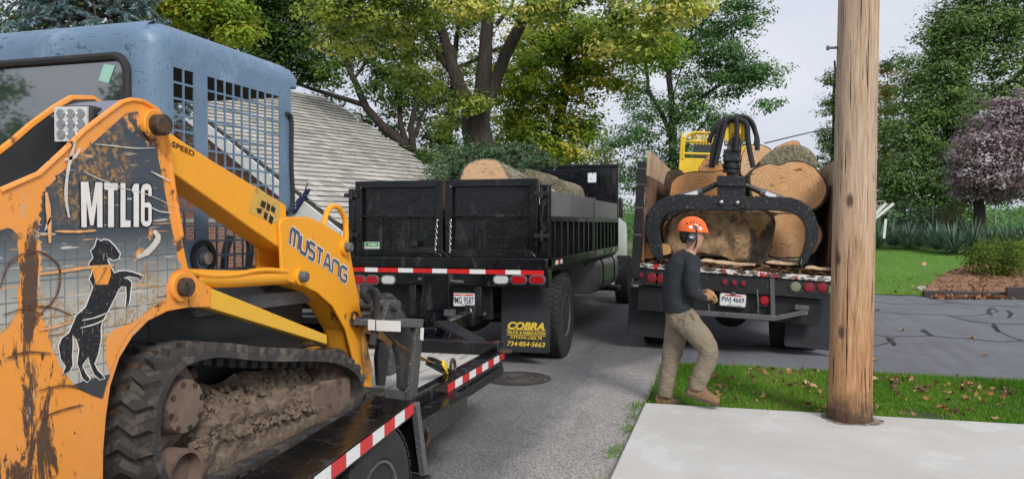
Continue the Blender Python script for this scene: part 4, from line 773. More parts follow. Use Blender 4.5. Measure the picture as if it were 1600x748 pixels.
MB().prism(INN, PX - .25, PX - .235, 'x').build('inner_tower_plate', K['darkgrey'], loader, bevel=.003)
MB().tube([(PX - .243, y, z + .004) for y, z in INN[1:13]], .012, 6).build('inner_tower_edge', K['orange_worn'], loader)
edge = [yz(u, v, PX) for u, v in OUT[2:15]]
mb = MB(); mb.add([(x, y, z - .004) for y, z in edge[4:10] for x in (PX - .236, PX - .010)], [(2 * i, 2 * i + 1, 2 * i + 3, 2 * i + 2) for i in range(5)]); mb.build('tower_cap', K['cabgrey'], loader, solid=.01)
mb = MB(); mb.add([(x, y + .06, z - .16) for y, z in edge[0:5] for x in (PX - .236, PX - .012)], [(2 * i, 2 * i + 1, 2 * i + 3, 2 * i + 2) for i in range(4)]); mb.build('tower_floor', K['cabgrey'], loader, solid=.01)
# flange round the plate edge
mb = MB(); mb.tube([(PX, y, z) for y, z in edge], .009, 6); mb.build('tower_edge', K['orange_worn'], loader)
# printed side decal: slate top fading to pale grid, mud speckle, scuffs
t = NT('side_decal_print'); sx = t.n('SeparateXYZ'); t.l(t.co, sx.inputs[0]); Zc = sx.outputs[2]; Yc = sx.outputs[1]; zz = t.math('MULTIPLY', Zc, 1.0)
c = t.ramp(t.math('MULTIPLY', t.math('SUBTRACT', Zc, .70), 1.6), [(.0, (.46, .44, .38)), (.22, (.42, .42, .38)), (.42, (.17, .19, .2)), (.56, (.055, .068, .085))])
def lines(ax, per, off=0): return t.math('LESS_THAN', t.math('FRACT', t.math('ADD', t.math('DIVIDE', ax, per), off)), .09)
gl = t.math('MULTIPLY', t.math('MAXIMUM', lines(Yc, .052), lines(Zc, .060)), t.math('LESS_THAN', Zc, 1.03)); c = t.mix(t.math('MULTIPLY', gl, .65), c, (.075, .085, .1))
sp = t.math('MULTIPLY', t.ramp(t.noise(60, 6, .75), [(.5, 0), (.56, 1)]), t.ramp(t.noise(3.5, 3, .5, t.mapped(rnd=False)), [(.46, 0), (.58, 1)])); c = t.mix(sp, c, (.36, .2, .06))
for (st_, ro, th, cc_) in (((1, 14, 1.2), (.25, 0, 0), .66, (.55, .5, .45)), ((1, 13, 1.1), (1.15, 0, 0), .675, (.6, .33, .16)), ((1, 16, 1.0), (-.35, 0, 0), .672, (.16, .08, .045))):
    k = t.ramp(t.noise(5, 2, .5, t.mapped((st_[0], st_[2] * 1.0, st_[1]), rot=ro, rnd=False), .2), [(th, 0), (th + .03, 1)]); c = t.mix(k, c, cc_)
pz = t.ramp(t.noise(4.0, 8, .72, t.mapped((1, 1, 1), (0, 4, 2), rnd=False), .4), [(.60, 0), (.63, 1)]); c = t.mix(pz, c, (.78, .34, .1))
K['decal'] = t.out(c, t.mix(pz, (.4, .4, .4), (.7, .7, .7)), t.noise(50, 4, .6), .15, .004)
DEC = [(66, 300), (95, 270), (130, 237), (160, 210), (196, 178), (214, 174), (226, 184), (236, 207), (246, 242), (256, 292), (266, 347), (279, 405), (284, 418), (268, 426), (260, 445), (260, 466), (240, 478), (212, 499), (192, 529), (176, 564), (166, 598), (160, 622), (142, 616), (114, 600), (96, 575), (80, 540), (68, 500), (60, 450), (66, 400), (61, 350)]
jg = []; n_ = len(DEC)
for i in range(n_):
    a, b = Vector(DEC[i]), Vector(DEC[(i + 1) % n_]); m_ = max(2, int((b - a).length / 4))
    left = i >= 20 or i == 0
    for k in range(m_):
        p = a.lerp(b, k / m_); am = 7 if left else 1.0; q = p + Vector((noise.noise(Vector((p.x * .2, p.y * .35, 1))) * am, noise.noise(Vector((p.x * .3, p.y * .2, 7))) * am * .6)); jg.append((q.x, q.y))
MB().prism([yz(u, v, PX) for u, v in jg], PX, PX + .0015, 'x').build('side_decal', K['decal'], tower, smooth=None)
q = smoothpoly([(-50, 372), (0, 362), (16, 352), (30, 372), (26, 400), (32, 430), (24, 462), (28, 482), (8, 520), (-50, 540)], 1); q = [(u + 5 * noise.noise(Vector((u * .3, v * .4, 2))), v + 4 * noise.noise(Vector((u * .4, v * .3, 8)))) for u, v in q]
MB().prism([yz(u, v, PX) for u, v in q], PX, PX + .0015, 'x').build('side_decal', K['decal'], tower, smooth=None)
PXD = PX + .003
def flat(name, pts, mat, parent, X=PXD, th=.001): return MB().prism([yz(u, v, X) for u, v in pts], X, X + th, 'x').build(name, mat, parent, smooth=None)
# MTL16 in tall condensed block letters
LT = [[(127, 355), (126, 284), (138, 284), (143, 325), (149, 284.5), (160, 285), (160, 355), (151.5, 355), (151.5, 312), (146, 352), (140.5, 352), (135, 312), (135.5, 355)], [(162.5, 285), (184, 286), (184, 297), (178, 297), (178, 355), (168.5, 355), (168.5, 297), (162.5, 296)], [(188, 286), (196, 286), (196, 344), (204, 344), (204, 355), (188, 355)], [(209.5, 287), (217, 287), (217, 354.5), (208.5, 354.5), (208.5, 301), (206.5, 301), (206.5, 293)],
      [(220, 296), (223, 288.5), (229, 286.5), (234.5, 288.5), (237, 295), (237, 307), (231.5, 307), (231.5, 297), (226, 297), (226, 317), (233, 315.5), (237, 321), (237, 346), (234, 352), (228.5, 354.5), (222.5, 352), (220, 346)]]
# rearing horse emblem
HB = [(152, 373), (158, 377), (162, 374), (170, 376), (179, 385), (187, 396), (185, 403), (178, 406), (170, 402), (167, 406), (172, 416), (178, 427), (186, 424), (195, 423), (206, 425), (223, 431), (220, 437), (213, 433), (200, 431), (192, 434), (200, 436), (205, 441), (203, 460), (201, 474), (196, 480), (198, 462), (197, 447), (189, 447), (184, 453), (180, 462), (172, 478), (160, 500), (157, 510), (157, 530), (153, 552), (147, 568), (152, 578), (160, 586), (163, 590), (156, 592), (147, 584), (140, 566), (138, 556), (133, 563), (128, 570), (133, 582), (140, 592), (136, 596), (129, 590), (124, 575), (121, 568), (124, 545), (120, 530), (113, 522), (113, 540), (112, 556), (113, 570), (108, 580), (98, 584), (103, 572), (95, 560), (92, 540), (97, 528), (108, 520), (114, 506), (120, 492), (134, 480), (141, 462), (146, 448), (140, 436), (145, 424), (139, 412), (146, 402), (142, 392), (148, 386)]
def grow(P, d_):
    c_ = []; n = len(P); ar = sum(P[i][0] * P[(i + 1) % n][1] - P[(i + 1) % n][0] * P[i][1] for i in range(n)); s = 1 if ar > 0 else -1
    for i in range(n):
        a, b = Vector(P[i - 1]), Vector(P[(i + 1) % n]); t_ = (b - a).normalized(); c_.append((P[i][0] + t_.y * d_ * s, P[i][1] - t_.x * d_ * s))
    return c_
for k_, P in enumerate(LT):
    flat('letter_outline', grow(P, 1.9), K['kprint'], tower, PXD + .0004 * (k_ % 2)); flat('letter', grow(P, -.3), K['wprint'], tower, PXD + .0018)
flat('letter_counter', [(226, 324), (231.5, 324), (231.5, 345), (226, 345)], K['kprint'], tower, PXD + .003)
flat('horse_outline', grow(HB, 1.8), K['wprint'], tower, PXD)
flat('horse_emblem', HB, scratchmat('horse_print', (.012, .012, .016), (.4, .32, .28), .45, .66, 3), tower, PXD + .0012)
flat('paint_chip', [(143, 418), (152, 416), (172, 414), (173, 430), (168, 444), (150, 445), (146, 430)], K['orange_worn'], tower, PXD + .0026)
flat('decal_ground', [(112, 602), (135, 593), (172, 584), (166, 600), (160, 622), (142, 616)], K['darkgrey'], tower, PXD - .0005)
flat('paint_patch', [(165, 560), (166, 530), (178, 514), (205, 505), (222, 498), (200, 520), (186, 545), (176, 570), (170, 580)], K['orange_worn'], tower, PXD - .0007)
# gouges and vine-like scratches
K['gouge'] = pm('brown_gouge', (.12, .055, .03), .4, 30, .8); K['gougew'] = pm('pale_gouge', (.62, .58, .52), .15, 30, .7); K['gougeo'] = pm('orange_gouge', (.75, .36, .14), .2, 30, .6)
def gouge(pts, w_, mat):
    P_ = smoothpoly(pts, 2, False); n = len(P_); up_, dn = [], []
    for i, p in enumerate(P_):
        a, b = Vector(P_[max(0, i - 1)]), Vector(P_[min(n - 1, i + 1)]); t_ = (b - a).normalized(); ww = w_ / 2 * (.35 + .65 * math.sin(math.pi * (i + .5) / n)) * (1 + .5 * noise.noise(Vector((p[0] * .3, p[1] * .3, 5))))
        up_.append((p[0] + t_.y * ww, p[1] - t_.x * ww)); dn.append((p[0] - t_.y * ww, p[1] + t_.x * ww))
    flat('gouge', up_ + dn[::-1], K[mat], tower, PXD + .003, .0008)
for pts, w_, mt in (([(0, 450), (10, 415), (30, 398), (60, 390), (85, 405), (95, 420), (92, 455), (80, 475), (62, 490), (50, 510)], 3, 'gouge'), ([(5, 492), (40, 480), (80, 478), (112, 492)], 2.5, 'gouge'), ([(60, 428), (95, 424), (130, 418), (178, 414)], 4.5, 'gougeo'),
                    ([(148, 225), (180, 228), (210, 232), (243, 231)], 1.6, 'gougew'), ([(120, 215), (112, 240), (105, 270), (102, 310), (108, 340)], 5, 'gougew'), ([(100, 250), (118, 245), (125, 232)], 5, 'gougew'), ([(236, 268), (252, 276), (266, 283)], 2.5, 'gougew'), ([(236, 324), (250, 331), (268, 332)], 2, 'gougew'),
                    ([(86, 361), (120, 362), (150, 360)], 4, 'gougeo'), ([(80, 338), (74, 350), (70, 360)], 3, 'gougew'), ([(160, 290), (200, 295), (235, 305), (270, 322)], 1.3, 'gougew'), ([(130, 268), (160, 282), (190, 292)], 1.3, 'gougew'), ([(60, 515), (90, 510), (110, 502)], 3, 'gougeo'), ([(10, 560), (40, 548), (80, 552)], 3, 'gouge'), ([(60, 610), (100, 600), (130, 606)], 2.5, 'gouge'), ([(60, 655), (95, 640), (130, 632)], 2.5, 'gouge'),
                    ([(128, 500), (150, 496), (172, 486)], 2, 'gougew'), ([(125, 512), (150, 506), (168, 496)], 2, 'gougew'), ([(240, 360), (250, 372), (230, 395), (214, 402)], 9, 'gougew'), ([(78, 380), (76, 330), (72, 300)], 7, 'gougeo')):
    gouge(pts, w_, mt)
# brown rubbed strip down the rear corner
for pts, w_ in () and (([(44, 440), (48, 480), (44, 530), (50, 600), (42, 680), (46, 760)], 22), ([(52, 320), (55, 350), (50, 380)], 8), ([(18, 480), (12, 520), (16, 600)], 6), ([(20, 620), (60, 612), (110, 620)], 4), ([(30, 575), (24, 640), (28, 700)], 7), ([(150, 640), (140, 680), (146, 740)], 14), ([(10, 350), (26, 356), (44, 345)], 7)): gouge(pts, w_, 'gouge')
# pivot bosses and pins
def boss(u, v, r1, r2, parent, X=PX, mat='orange_worn', pin='rust', th=.03):
    p = hit(u, v, 'x', X); m_ = mpp(p) * 1.05
    b_ = MB().lathe([(r1 * m_, -.02), (r1 * m_, th * .5), (r1 * m_ * .93, th * .6)], p, 'x', 28).build('pivot_boss', K[mat], parent)
    MB().lathe([(r2 * m_, 0), (r2 * m_, th * 1.5), (r2 * m_ * .85, th * 1.7), (r2 * m_ * .3, th * 1.75)], p, 'x', 20).build('pin', K[pin], b_)
boss(236, 196, 24, 16, loader, th=.04); boss(280, 448, 22, 14, loader)
# lift arm (right), traced in its plane, and its mirror
AX = -2.09
armp = [(240, 190), (262, 205), (330, 250), (400, 292), (447, 320), (450, 395), (438, 388), (400, 362), (330, 312), (262, 264), (235, 230)]
elb = [(437, 352), (440, 343), (450, 339), (480, 340), (503, 350), (540, 373), (546, 395), (556, 450), (567, 500), (577, 560), (581, 606), (560, 606), (553, 562), (541, 515), (520, 478), (495, 456), (470, 445), (452, 440), (441, 425)]
arm = MB().prism([yz(u, v, AX) for u, v in armp], AX - .13, AX, 'x').build('lift_arm', K['orange'], loader, bevel=.006)
MB().prism([yz(u, v, AX + .018) for u, v in elb], AX + .002, AX + .018, 'x').build('elbow_plate', K['orange'], arm, bevel=.004)
MB().prism([yz(u, v, AX) for u, v in elb], AX - .15, AX - .13, 'x').build('inner_elbow_plate', K['orange'], arm, bevel=.003)
ed = [yz(u, v, AX) for u, v in elb]; mb = MB()
for i in range(3, 10): mb.add([(AX + .001, *ed[i]), (AX - .129, *ed[i]), (AX - .129, *ed[i + 1]), (AX + .001, *ed[i + 1])], [(0, 1, 2, 3)])
for i in range(12, 17): mb.add([(AX - .02, *ed[i]), (AX - .129, *ed[i]), (AX - .129, *ed[i + 1]), (AX - .02, *ed[i + 1])], [(0, 1, 2, 3)])
mb.build('elbow_web', K['orange'], arm, solid=.01)
DXm = -3.72 - AX
MB().prism([yz(u, v, AX) for u, v in armp], AX - .13 + DXm, AX + DXm, 'x').build('lift_arm', K['orange'], loader, bevel=.006, seg=1)
MB().prism([yz(u, v, AX) for u, v in elb], AX - .15 + DXm, AX + DXm, 'x').build('lift_arm_elbow', K['orange'], loader, bevel=.004, seg=1)
y_, z_ = yz(560, 560, AX); MB().tube([(AX - .1, y_ - .02, z_ + .05), (AX + DXm, y_ - .02, z_ + .05)], .055, 12).build('arm_cross_tube', K['orange'], loader)
EX = AX + .0195
def stroke_word(word, p0, p1, h0, h1, X, mat, parent, lw, nm, grow_=0):
    """blocky rounded letters drawn as strokes between two baseline points (photo px)"""
    G = {'M': [[(0, 0), (0, .8), (.12, 1), (.42, 1), (.5, .85), (.5, 0)], [(.5, .85), (.6, 1), (.88, 1), (1, .8), (1, 0)]], 'U': [[(0, 1), (0, .2), (.15, 0), (.85, 0), (1, .2), (1, 1)]], 'S': [[(1, 1), (.18, 1), (0, .85), (0, .62), (.18, .52), (.82, .5), (1, .38), (1, .15), (.82, 0), (0, 0)]],
         'T': [[(0, 1), (1, 1)], [(.5, 1), (.5, 0)]], 'A': [[(0, 0), (.38, 1), (.62, 1), (1, 0)], [(.18, .32), (.82, .32)]], 'N': [[(0, 0), (0, .85), (.15, 1), (.85, 1), (1, .8), (1, 0)]], 'G': [[(1, 1), (.2, 1), (0, .82), (0, .18), (.2, 0), (.82, 0), (1, .15), (1, .5), (.55, .5)]]}
    Wt = {'M': 1.35, 'U': 1, 'S': .95, 'T': .95, 'A': 1.05, 'N': 1, 'G': 1}
    tot = sum(Wt[c_] for c_ in word) + .34 * (len(word) - 1); A_, B_ = Vector(p0), Vector(p1); x = 0
    for c_ in word:
        mb = MB()
        for S_ in G[c_]:
            pl = []
            for gx, gy in S_:
                s_ = (x + gx * Wt[c_]) / tot; b_ = A_.lerp(B_, s_); hh = h0 * (1 - s_) + h1 * s_; pl.append(Vector((b_.x + gy * hh * .10, b_.y - gy * hh)))
            P3 = [hit(q.x, q.y, 'x', X) for q in pl]; m_ = mpp(P3[0]); n = len(P3); vs = []; ww = (lw * (1 - .3 * x / tot) + grow_) * m_ / 2
            for i, q in enumerate(P3):
                d0 = (P3[i] - P3[i - 1]).normalized() if i else (P3[1] - P3[0]).normalized(); d1 = (P3[i + 1] - P3[i]).normalized() if i < n - 1 else d0
                t_ = (d0 + d1).normalized(); nn = Vector((0, -t_.z, t_.y)); k_ = ww / max(.5, nn.dot(Vector((0, -d0.z, d0.y)))); ext = (t_ * (-1 if i == 0 else 1) * (grow_ * m_ / 2 + (ww * .0))) if i in (0, n - 1) else Vector()
                vs += [q + nn * k_ + ext, q - nn * k_ + ext]
            o = len(mb.v); mb.add(vs, [(2 * i, 2 * i + 1, 2 * i + 3, 2 * i + 2) for i in range(n - 1)])
        # second strokes sit a hair prouder so that no two faces share a plane
        k0 = len(G[c_][0]) * 2; mb.v = [(v[0] + (.0004 if i >= k0 else 0), v[1], v[2]) for i, v in enumerate(mb.v)]
        mb.build(nm, mat, parent, smooth=None); x += Wt[c_] + .34
stroke_word('MUSTANG', (453, 381), (541, 441), 25, 20, EX + .001, K['wprint'], arm, 6.0, 'letter_outline', 3.4)
stroke_word('MUSTANG', (453, 381), (541, 441), 25, 20, EX + .0028, pm('slate_print', (.085, .095, .115), .2, 20, .5), arm, 6.0, 'letter')
stk = [(398, 290), (438, 318), (436, 352), (388, 332)]
MB().prism([yz(u, v, AX) for u, v in stk], AX + .0005, AX + .0018, 'x').build('faded_sticker', pm('faded_yellow_sticker', (.62, .4, .08), .2, 40, .6, dirt=(.45, .25, .06), da=.5, dscale=40), arm, smooth=None)
for bl in ([(408, 313), (415, 316), (413, 326), (406, 322)], [(417, 317), (422, 320), (420, 330), (415, 327)], [(424, 321), (430, 325), (428, 333), (422, 329)], [(400, 325), (409, 326), (407, 334), (402, 333)], [(413, 330), (418, 334), (416, 344), (411, 340)], [(421, 335), (427, 340), (424, 350), (419, 346)]):
    MB().prism([yz(u, v, AX) for u, v in bl], AX + .0022, AX + .003, 'x').build('sticker_symbol', K['kprint'], arm, smooth=None)
a, b = hit(281, 231, 'x', AX), hit(281, 224, 'x', AX); e0, e1 = hit(257, 219, 'x', AX + .002), hit(304, 241, 'x', AX + .002); ex = (e1 - e0).normalized()
put_text('2-SPEED', (e1 - e0).length, .022, K['kprint'], arm, (e0 + e1) / 2, ex, Vector((0, -ex.z, ex.y)), .02)
for u, v, r1, r2 in ((466, 432, 13, 8), (537, 386, 12, 7), (553, 497, 6, 4)): boss(u, v, r1, r2, arm, AX + .018, 'orange', 'steelgrey', .03)
def htube(name, pts, X, r, mat, parent, n=10):
    P_ = smoothpoly(pts, 2, False); return MB().tube([hit(u, v, 'x', X) for u, v in P_], r, n).build(name, K[mat], parent)
htube('grab_handle', [(505, 352), (509, 335), (516, 322), (528, 322), (539, 338), (541, 362), (540, 384)], AX - .03, .016, 'orange', arm)
htube('chain_link', [(550, 490), (556, 486), (561, 497), (561, 508), (554, 510), (549, 498), (551, 490)], AX + .04, .007, 'rust', arm, 7)
htube('chain_hook', [(556, 506), (566, 503), (577, 503), (574, 512)], AX + .05, .009, 'steelgrey', arm, 7)
# lift cylinder and linkage
cyl = htube('lift_cylinder', [(300, 434), (350, 436), (400, 434), (447, 432)], AX - .02, .038, 'orange', loader, 16)
htube('cylinder_hose', [(296, 424), (320, 430), (360, 431), (410, 420), (448, 424)], AX + .012, .012, 'orange', cyl, 8)
htube('cylinder_rod', [(440, 432), (470, 431)], AX - .02, .02, 'chrome', cyl)
K['orange_y'] = orange('sun_yellow_arm_paint', .0, .66, (.82, .47, .045), (.8, .5, .06))
MB().prism([yz(u, v, PX) for u, v in ((329, 449), (512, 523), (512, 538), (329, 481))], PX - .06, PX - .004, 'x').build('lower_link', K['orange_y'], loader, bevel=.004)
MB().bar(hit(300, 482, 'x', -2.2), hit(478, 462, 'x', -2.2), .05, .07).build('frame_bar', K['steelgrey'], loader, bevel=.005)
MB().bar(hit(280, 462, 'x', -2.3), hit(420, 452, 'x', -2.3), .05, .06).build('frame_bar', K['darkgrey'], loader, bevel=.005)
htube('drag_hose', [(440, 560), (470, 540), (500, 535), (515, 548), (520, 560)], -2.2, .013, 'rust', loader, 7)
# chassis between the tracks
MB().b2(-3.5, -2.36, 2.1, 3.9, .72, 1.42).build('chassis', K['darkgrey'], loader, bevel=.03)
MB().b2(-3.5, -2.34, 1.75, 2.68, .85, 1.72).build('engine_housing', K['darkgrey'], loader, bevel=.04)
MB().b2(-3.68, -2.32, 1.5, 1.85, .9, 1.7).build('rear_door', K['orange_worn'], loader, bevel=.03)
# ---- cab shell: perimeter x levels with real openings
CX0, CX1, CY0, CY1, CZ0, CZ1 = -3.50, -2.38, 2.74, 3.86, 1.30, 2.575
rear_x = [-3.40, -3.30, -2.525, -2.47]
ys_r = [2.84, 2.856, 2.92, 2.99, 3.08] + [3.08 + .0674 * i for i in range(1, 10)] + [3.76]
bar = .0048
def cuts(a, b, n): # openings with bars between
    w_ = (b - a) / n; return [(a + i * w_ + bar, a + (i + 1) * w_ - bar) for i in range(n)]
oy = [('s', q) for q in cuts(2.850, 2.994, 2)] + [('m', q) for q in cuts(3.08, 3.69, 9)]
yr = sorted({round(v, 5) for _, q in oy for v in q} | {2.84, 3.80}); zo = cuts(1.455, 2.38, 13); zl = sorted({round(v, 5) for q in zo for v in q} | {CZ0, 2.0, 2.42, 2.46, CZ1 - .1})
zl = [z for z in zl if z != 2.0]
per = []   # (x, y, tag)
cr_ = .10
for y in yr[::-1]: per.append((CX1, y))
for k in range(1, 6): a = k / 5 * math.pi / 2; per.append((CX1 - cr_ + cr_ * math.cos(a), CY0 + cr_ - cr_ * math.sin(a)))
for x in (-2.515, -3.365): per.append((x, CY0))
for k in range(0, 6): a = k / 5 * math.pi / 2; per.append((CX0 + cr_ - cr_ * math.sin(a), CY0 + cr_ - cr_ * math.cos(a)))
for y in yr[1:]: per.append((CX0, y))
nP = len(per); vs = []; fs = []
rings = [(z, 0) for z in zl] + [(CZ1 - .1 + .1 * math.sin(a), .1 - .1 * math.cos(a)) for a in (math.pi / 10, math.pi / 5, math.pi * .3, math.pi * .4, math.pi / 2)]
cx_, cy_ = (CX0 + CX1) / 2, (CY0 + CY1) / 2
for z, ins in rings:
    for x, y in per:
        xi = x - (x - cx_) / abs(x - cx_) * min(ins, abs(x - cx_)) if abs(x - cx_) > .5 else x; yi = y + ins if y < CY0 + .12 else y
        vs.append((xi, yi, z))
def hole(x0, y0, x1, y1, z0, z1):
    zc = (z0 + z1) / 2; yc = (y0 + y1) / 2
    if x0 == x1 == CX0: return 3.0 < yc < 3.75 and 1.47 < zc < 2.38   # open left window
    if x0 == x1:  # grille side
        for kind, q in oy:
            if q[0] - 1e-4 < yc < q[1] + 1e-4:
                for r_ in zo:
                    if r_[0] - 1e-4 < zc < r_[1] + 1e-4: return kind == 'm' or zc > 1.60
    if y0 == y1 == CY0 and 1.5 < zc < 2.42: return max(x0, x1) < -2.5 and min(x0, x1) > -3.37
    return False
nR = len(rings)
for i in range(nR - 1):
    for k in range(nP - 1):
        a, b = per[k], per[k + 1]
        if i < len(zl) - 1 and hole(a[0], a[1], b[0], b[1], zl[i], zl[i + 1]): continue
        fs.append((i * nP + k, i * nP + k + 1, (i + 1) * nP + k + 1, (i + 1) * nP + k))
fs.append(tuple((nR - 1) * nP + k for k in range(nP)))
cab = MB().add(vs, fs).build('cab', K['cabblue'], loader, solid=.006, smooth=50)
MB().prism([(CX0 + .02, 2.45), (CX1 - .02, 2.45), (CX1 - .02, 2.50), (CX1 - .06, 2.565), (CX0 + .06, 2.565), (CX0 + .02, 2.50)], 3.70, 3.90, 'y').build('roof_visor', K['cabblue'], cab, bevel=.01)
MB().b2(CX0 + .05, CX1 - .05, CY0 + .1, 3.85, 2.40, 2.44).build('headliner', K['rubber'], cab)
# rear window
wx0, wx1, wz0, wz1 = -3.372, -2.508, 1.51, 2.412
def rrect(x0, x1, z0, z1, r, n=5):
    P_ = []
    for cx, cz, a0 in ((x1 - r, z1 - r, 0), (x0 + r, z1 - r, 90), (x0 + r, z0 + r, 180), (x1 - r, z0 + r, 270)):
        P_ += [(cx + r * math.cos(R(a0 + 90 * k / n)), cz + r * math.sin(R(a0 + 90 * k / n))) for k in range(n + 1)]
    return P_
t = NT('tinted_cab_glass'); t.out((.03, .045, .045), .03); t.b.inputs['IOR'].default_value = 3.2; K['glass'] = t.m
win = MB().prism(rrect(wx0, wx1, wz0, wz1, .07), CY0 - .004, CY0 + .004, 'y').build('rear_window', K['glass'], cab)
for sx_, cx2 in ((1, wx1 + .002), (-1, wx0 - .002)):   # blue corner fillets round the pane
    for sz_, cz2 in ((1, wz1 + .016), (-1, wz0 - .02)):
        arc = [(cx2 - sx_ * .095 + sx_ * .095 * math.cos(a_), cz2 - sz_ * .095 + sz_ * .095 * math.sin(a_)) for a_ in np.linspace(0, math.pi / 2, 7)]; MB().prism([(cx2, cz2)] + arc, CY0 - .0035, CY0 + .003, 'y').build('window_corner', K['cabblue'], cab, smooth=None)
q = rrect(wx0 + .005, wx1 - .005, wz0 + .005, wz1 - .005, .07); MB().tube([(x, CY0 - .008, z) for x, z in q + q[:2]], .02, 8, False).build('window_seal', K['rubber'], win)
pp = [hit(u, v, 'y', CY0 - .006) for u, v in ((163, 100), (180, 103), (170, 130), (154, 126))]; MB().prism([(p.x, p.z) for p in pp], CY0 - .0075, CY0 - .0055, 'y').build('window_sticker', pm('mint_sticker', (.33, .6, .5), .05, 20, .5), win, smooth=None)
for u0, v0, u1, v1 in ((219, 43, 226, 68), (277, 55, 281, 78)):
    pass
# cab interior
MB().b2(-3.2, -2.7, 2.95, 3.05, 1.5, 2.1).b2(-3.2, -2.7, 3.0, 3.45, 1.45, 1.56).build('seat', K['rubber'], cab, bevel=.04)
htube('control_lever', [(388, 420), (392, 385), (386, 365)], -2.55, .02, 'rubber', cab); htube('control_lever', [(350, 425), (352, 390), (360, 370)], -2.55, .02, 'rubber', cab)
htube('cab_hose', [(448, 178), (455, 180), (456, 200), (455, 260), (458, 300), (457, 325), (448, 333)], CX1 + .015, .012, 'rubber', cab, 8)
p = hit(318, 403, 'x', CX1 + .01); MB().lathe([(.085, -.03), (.085, .008), (.06, .008), (.06, -.02)], p, 'x', 24).build('filter_port', K['rubber'], cab); MB().lathe([(.035, 0), (.03, .03), (.01, .035)], p, 'x', 16).build('filter_knob', K['alu'], cab)
# work lamp
lp = hit(112, 194, 'x', -2.16); LD = Matrix.Rotation(R(12), 3, 'Z')
lamp = MB().box(lp + Vector((0, .04, 0)), (.13, .07, .13), LD).build('work_lamp', K['rubber'], loader, bevel=.012)
fx = LD @ Vector((0, -1, 0)); MB().box(lp + fx * .0 , (.118, .008, .118), LD).build('lens', K['whitelens'], lamp)
for i in range(3):
    for j in range(3): MB().lathe([(.016, -.003), (.016, .003), (.006, .006)], lp + LD @ Vector(((i - 1) * .035, -.006, (j - 1) * .035)), 'y', 10).build('led', K['chrome'], lamp)
for j in range(7): MB().box(lp + LD @ Vector((0, .085, -.055 + j * .018)), (.12, .03, .006), LD).build('cooling_fin', K['rubber'], lamp)
MB().bar(lp + Vector((0, .05, -.06)), lp + Vector((.0, .07, -.14)), .06, .01).build('lamp_bracket', K['blackm'], lamp)
# ---- tracks
TXo, TXi = -1.975, -2.315
tp = [yz(u, v, TXo) for u, v in ((239, 690), (243, 633), (256, 596), (279, 563), (310, 549), (349, 543), (415, 553), (502, 553), (535, 558), (562, 575), (571, 602))]
tp = tp + [(3.90, .70), (3.80, .635), (3.5, .615), (2.6, .615), (2.36, .66), (2.27, .77)]
tp = smoothpoly(tp, 2); cum = [0]
for i in range(len(tp)): a, b = Vector(tp[i]), Vector(tp[(i + 1) % len(tp)]); cum.append(cum[-1] + (b - a).length)
def at_len(s):
    s %= cum[-1]
    for i in range(len(tp)):
        if cum[i + 1] >= s: a, b = Vector(tp[i]), Vector(tp[(i + 1) % len(tp)]); f_ = (s - cum[i]) / (cum[i + 1] - cum[i]); return a.lerp(b, f_), (b - a).normalized()
def mk_track(dx, full):
    tr = MB(); n = len(tp); nm_ = []
    for i in range(n):
        t_ = (Vector(tp[(i + 1) % n]) - Vector(tp[i - 1])).normalized(); nm_.append(Vector((-t_.y, t_.x)))
    for X in (TXo, TXi):
        pass
    vs = []
    for i in range(n):
        y, z = tp[i]; q = nm_[i]; th = .034; s = 1 if (Vector((3.1, .9)) - Vector(tp[i])).dot(q) > 0 else -1
        iy, iz = y + q.x * s * th, z + q.y * s * th; vs += [(TXo + dx - .006, y, z), (TXo + dx, y + q.x * s * .008, z + q.y * s * .008), (TXo + dx, iy, iz), (TXi + dx, iy, iz), (TXi + dx, y, z)]
    tr.add(vs, [(i * 5 + k, i * 5 + (k + 1) % 5, ((i + 1) % n) * 5 + (k + 1) % 5, ((i + 1) % n) * 5 + k) for i in range(n) for k in range(5)])
    t_o = tr.build('track', K['trackrub'], loader)
    m = MB(); w_ = TXo - TXi; prof = [(-.5, .0), (-.3, .022), (-.1, -.012), (.1, .022), (.3, -.012), (.5, .012)]; hw = .026
    for (a0, o0) in prof: m.add([(a0 * w_, o0 - hw, -.004), (a0 * w_, o0 + hw, -.004), (a0 * w_, o0 + hw * .6, .026), (a0 * w_, o0 - hw * .6, .026)], [])
    for i in range(5): m.f += [(i * 4 + k, i * 4 + (k + 1) % 4, i * 4 + 4 + (k + 1) % 4, i * 4 + 4 + k) for k in range(4)]
    m.f += [(0, 1, 2, 3), (23, 22, 21, 20)]; lug = m.mesh('track_lug', None, 40); lug.materials.append(K['trackrub'])
    g = MB().box((0, 0, 0), (.05, .045, .04)).mesh('drive_lug'); g.materials.append(K['trackrub'])
    N = 46
    for k in range(N):
        p, t_ = at_len(cum[-1] * k / N); q = Vector((-t_.y, t_.x)); 
        if (Vector((3.1, .9)) - p).dot(q) > 0: q = -q
        M_ = Matrix(((1, 0, 0), (0, t_.x, q.x), (0, t_.y, q.y))); l = wm(loader).inverted() @ Vector(((TXo + TXi) / 2 + dx, p.x, p.y))
        link('track_lug', lug, None, t_o, tuple(l), tuple(M_.to_euler()))
        if full:
            l2 = wm(loader).inverted() @ Vector((TXo - .13 + dx, p.x - q.x * .05, p.y - q.y * .05)); link('drive_lug', g, None, t_o, tuple(l2), tuple(M_.to_euler()))
    return t_o
trk = mk_track(0, True); mk_track(-(-1.975 * 2 - 2 * -2.9) if False else (2 * -2.9 - TXi - TXo), False)
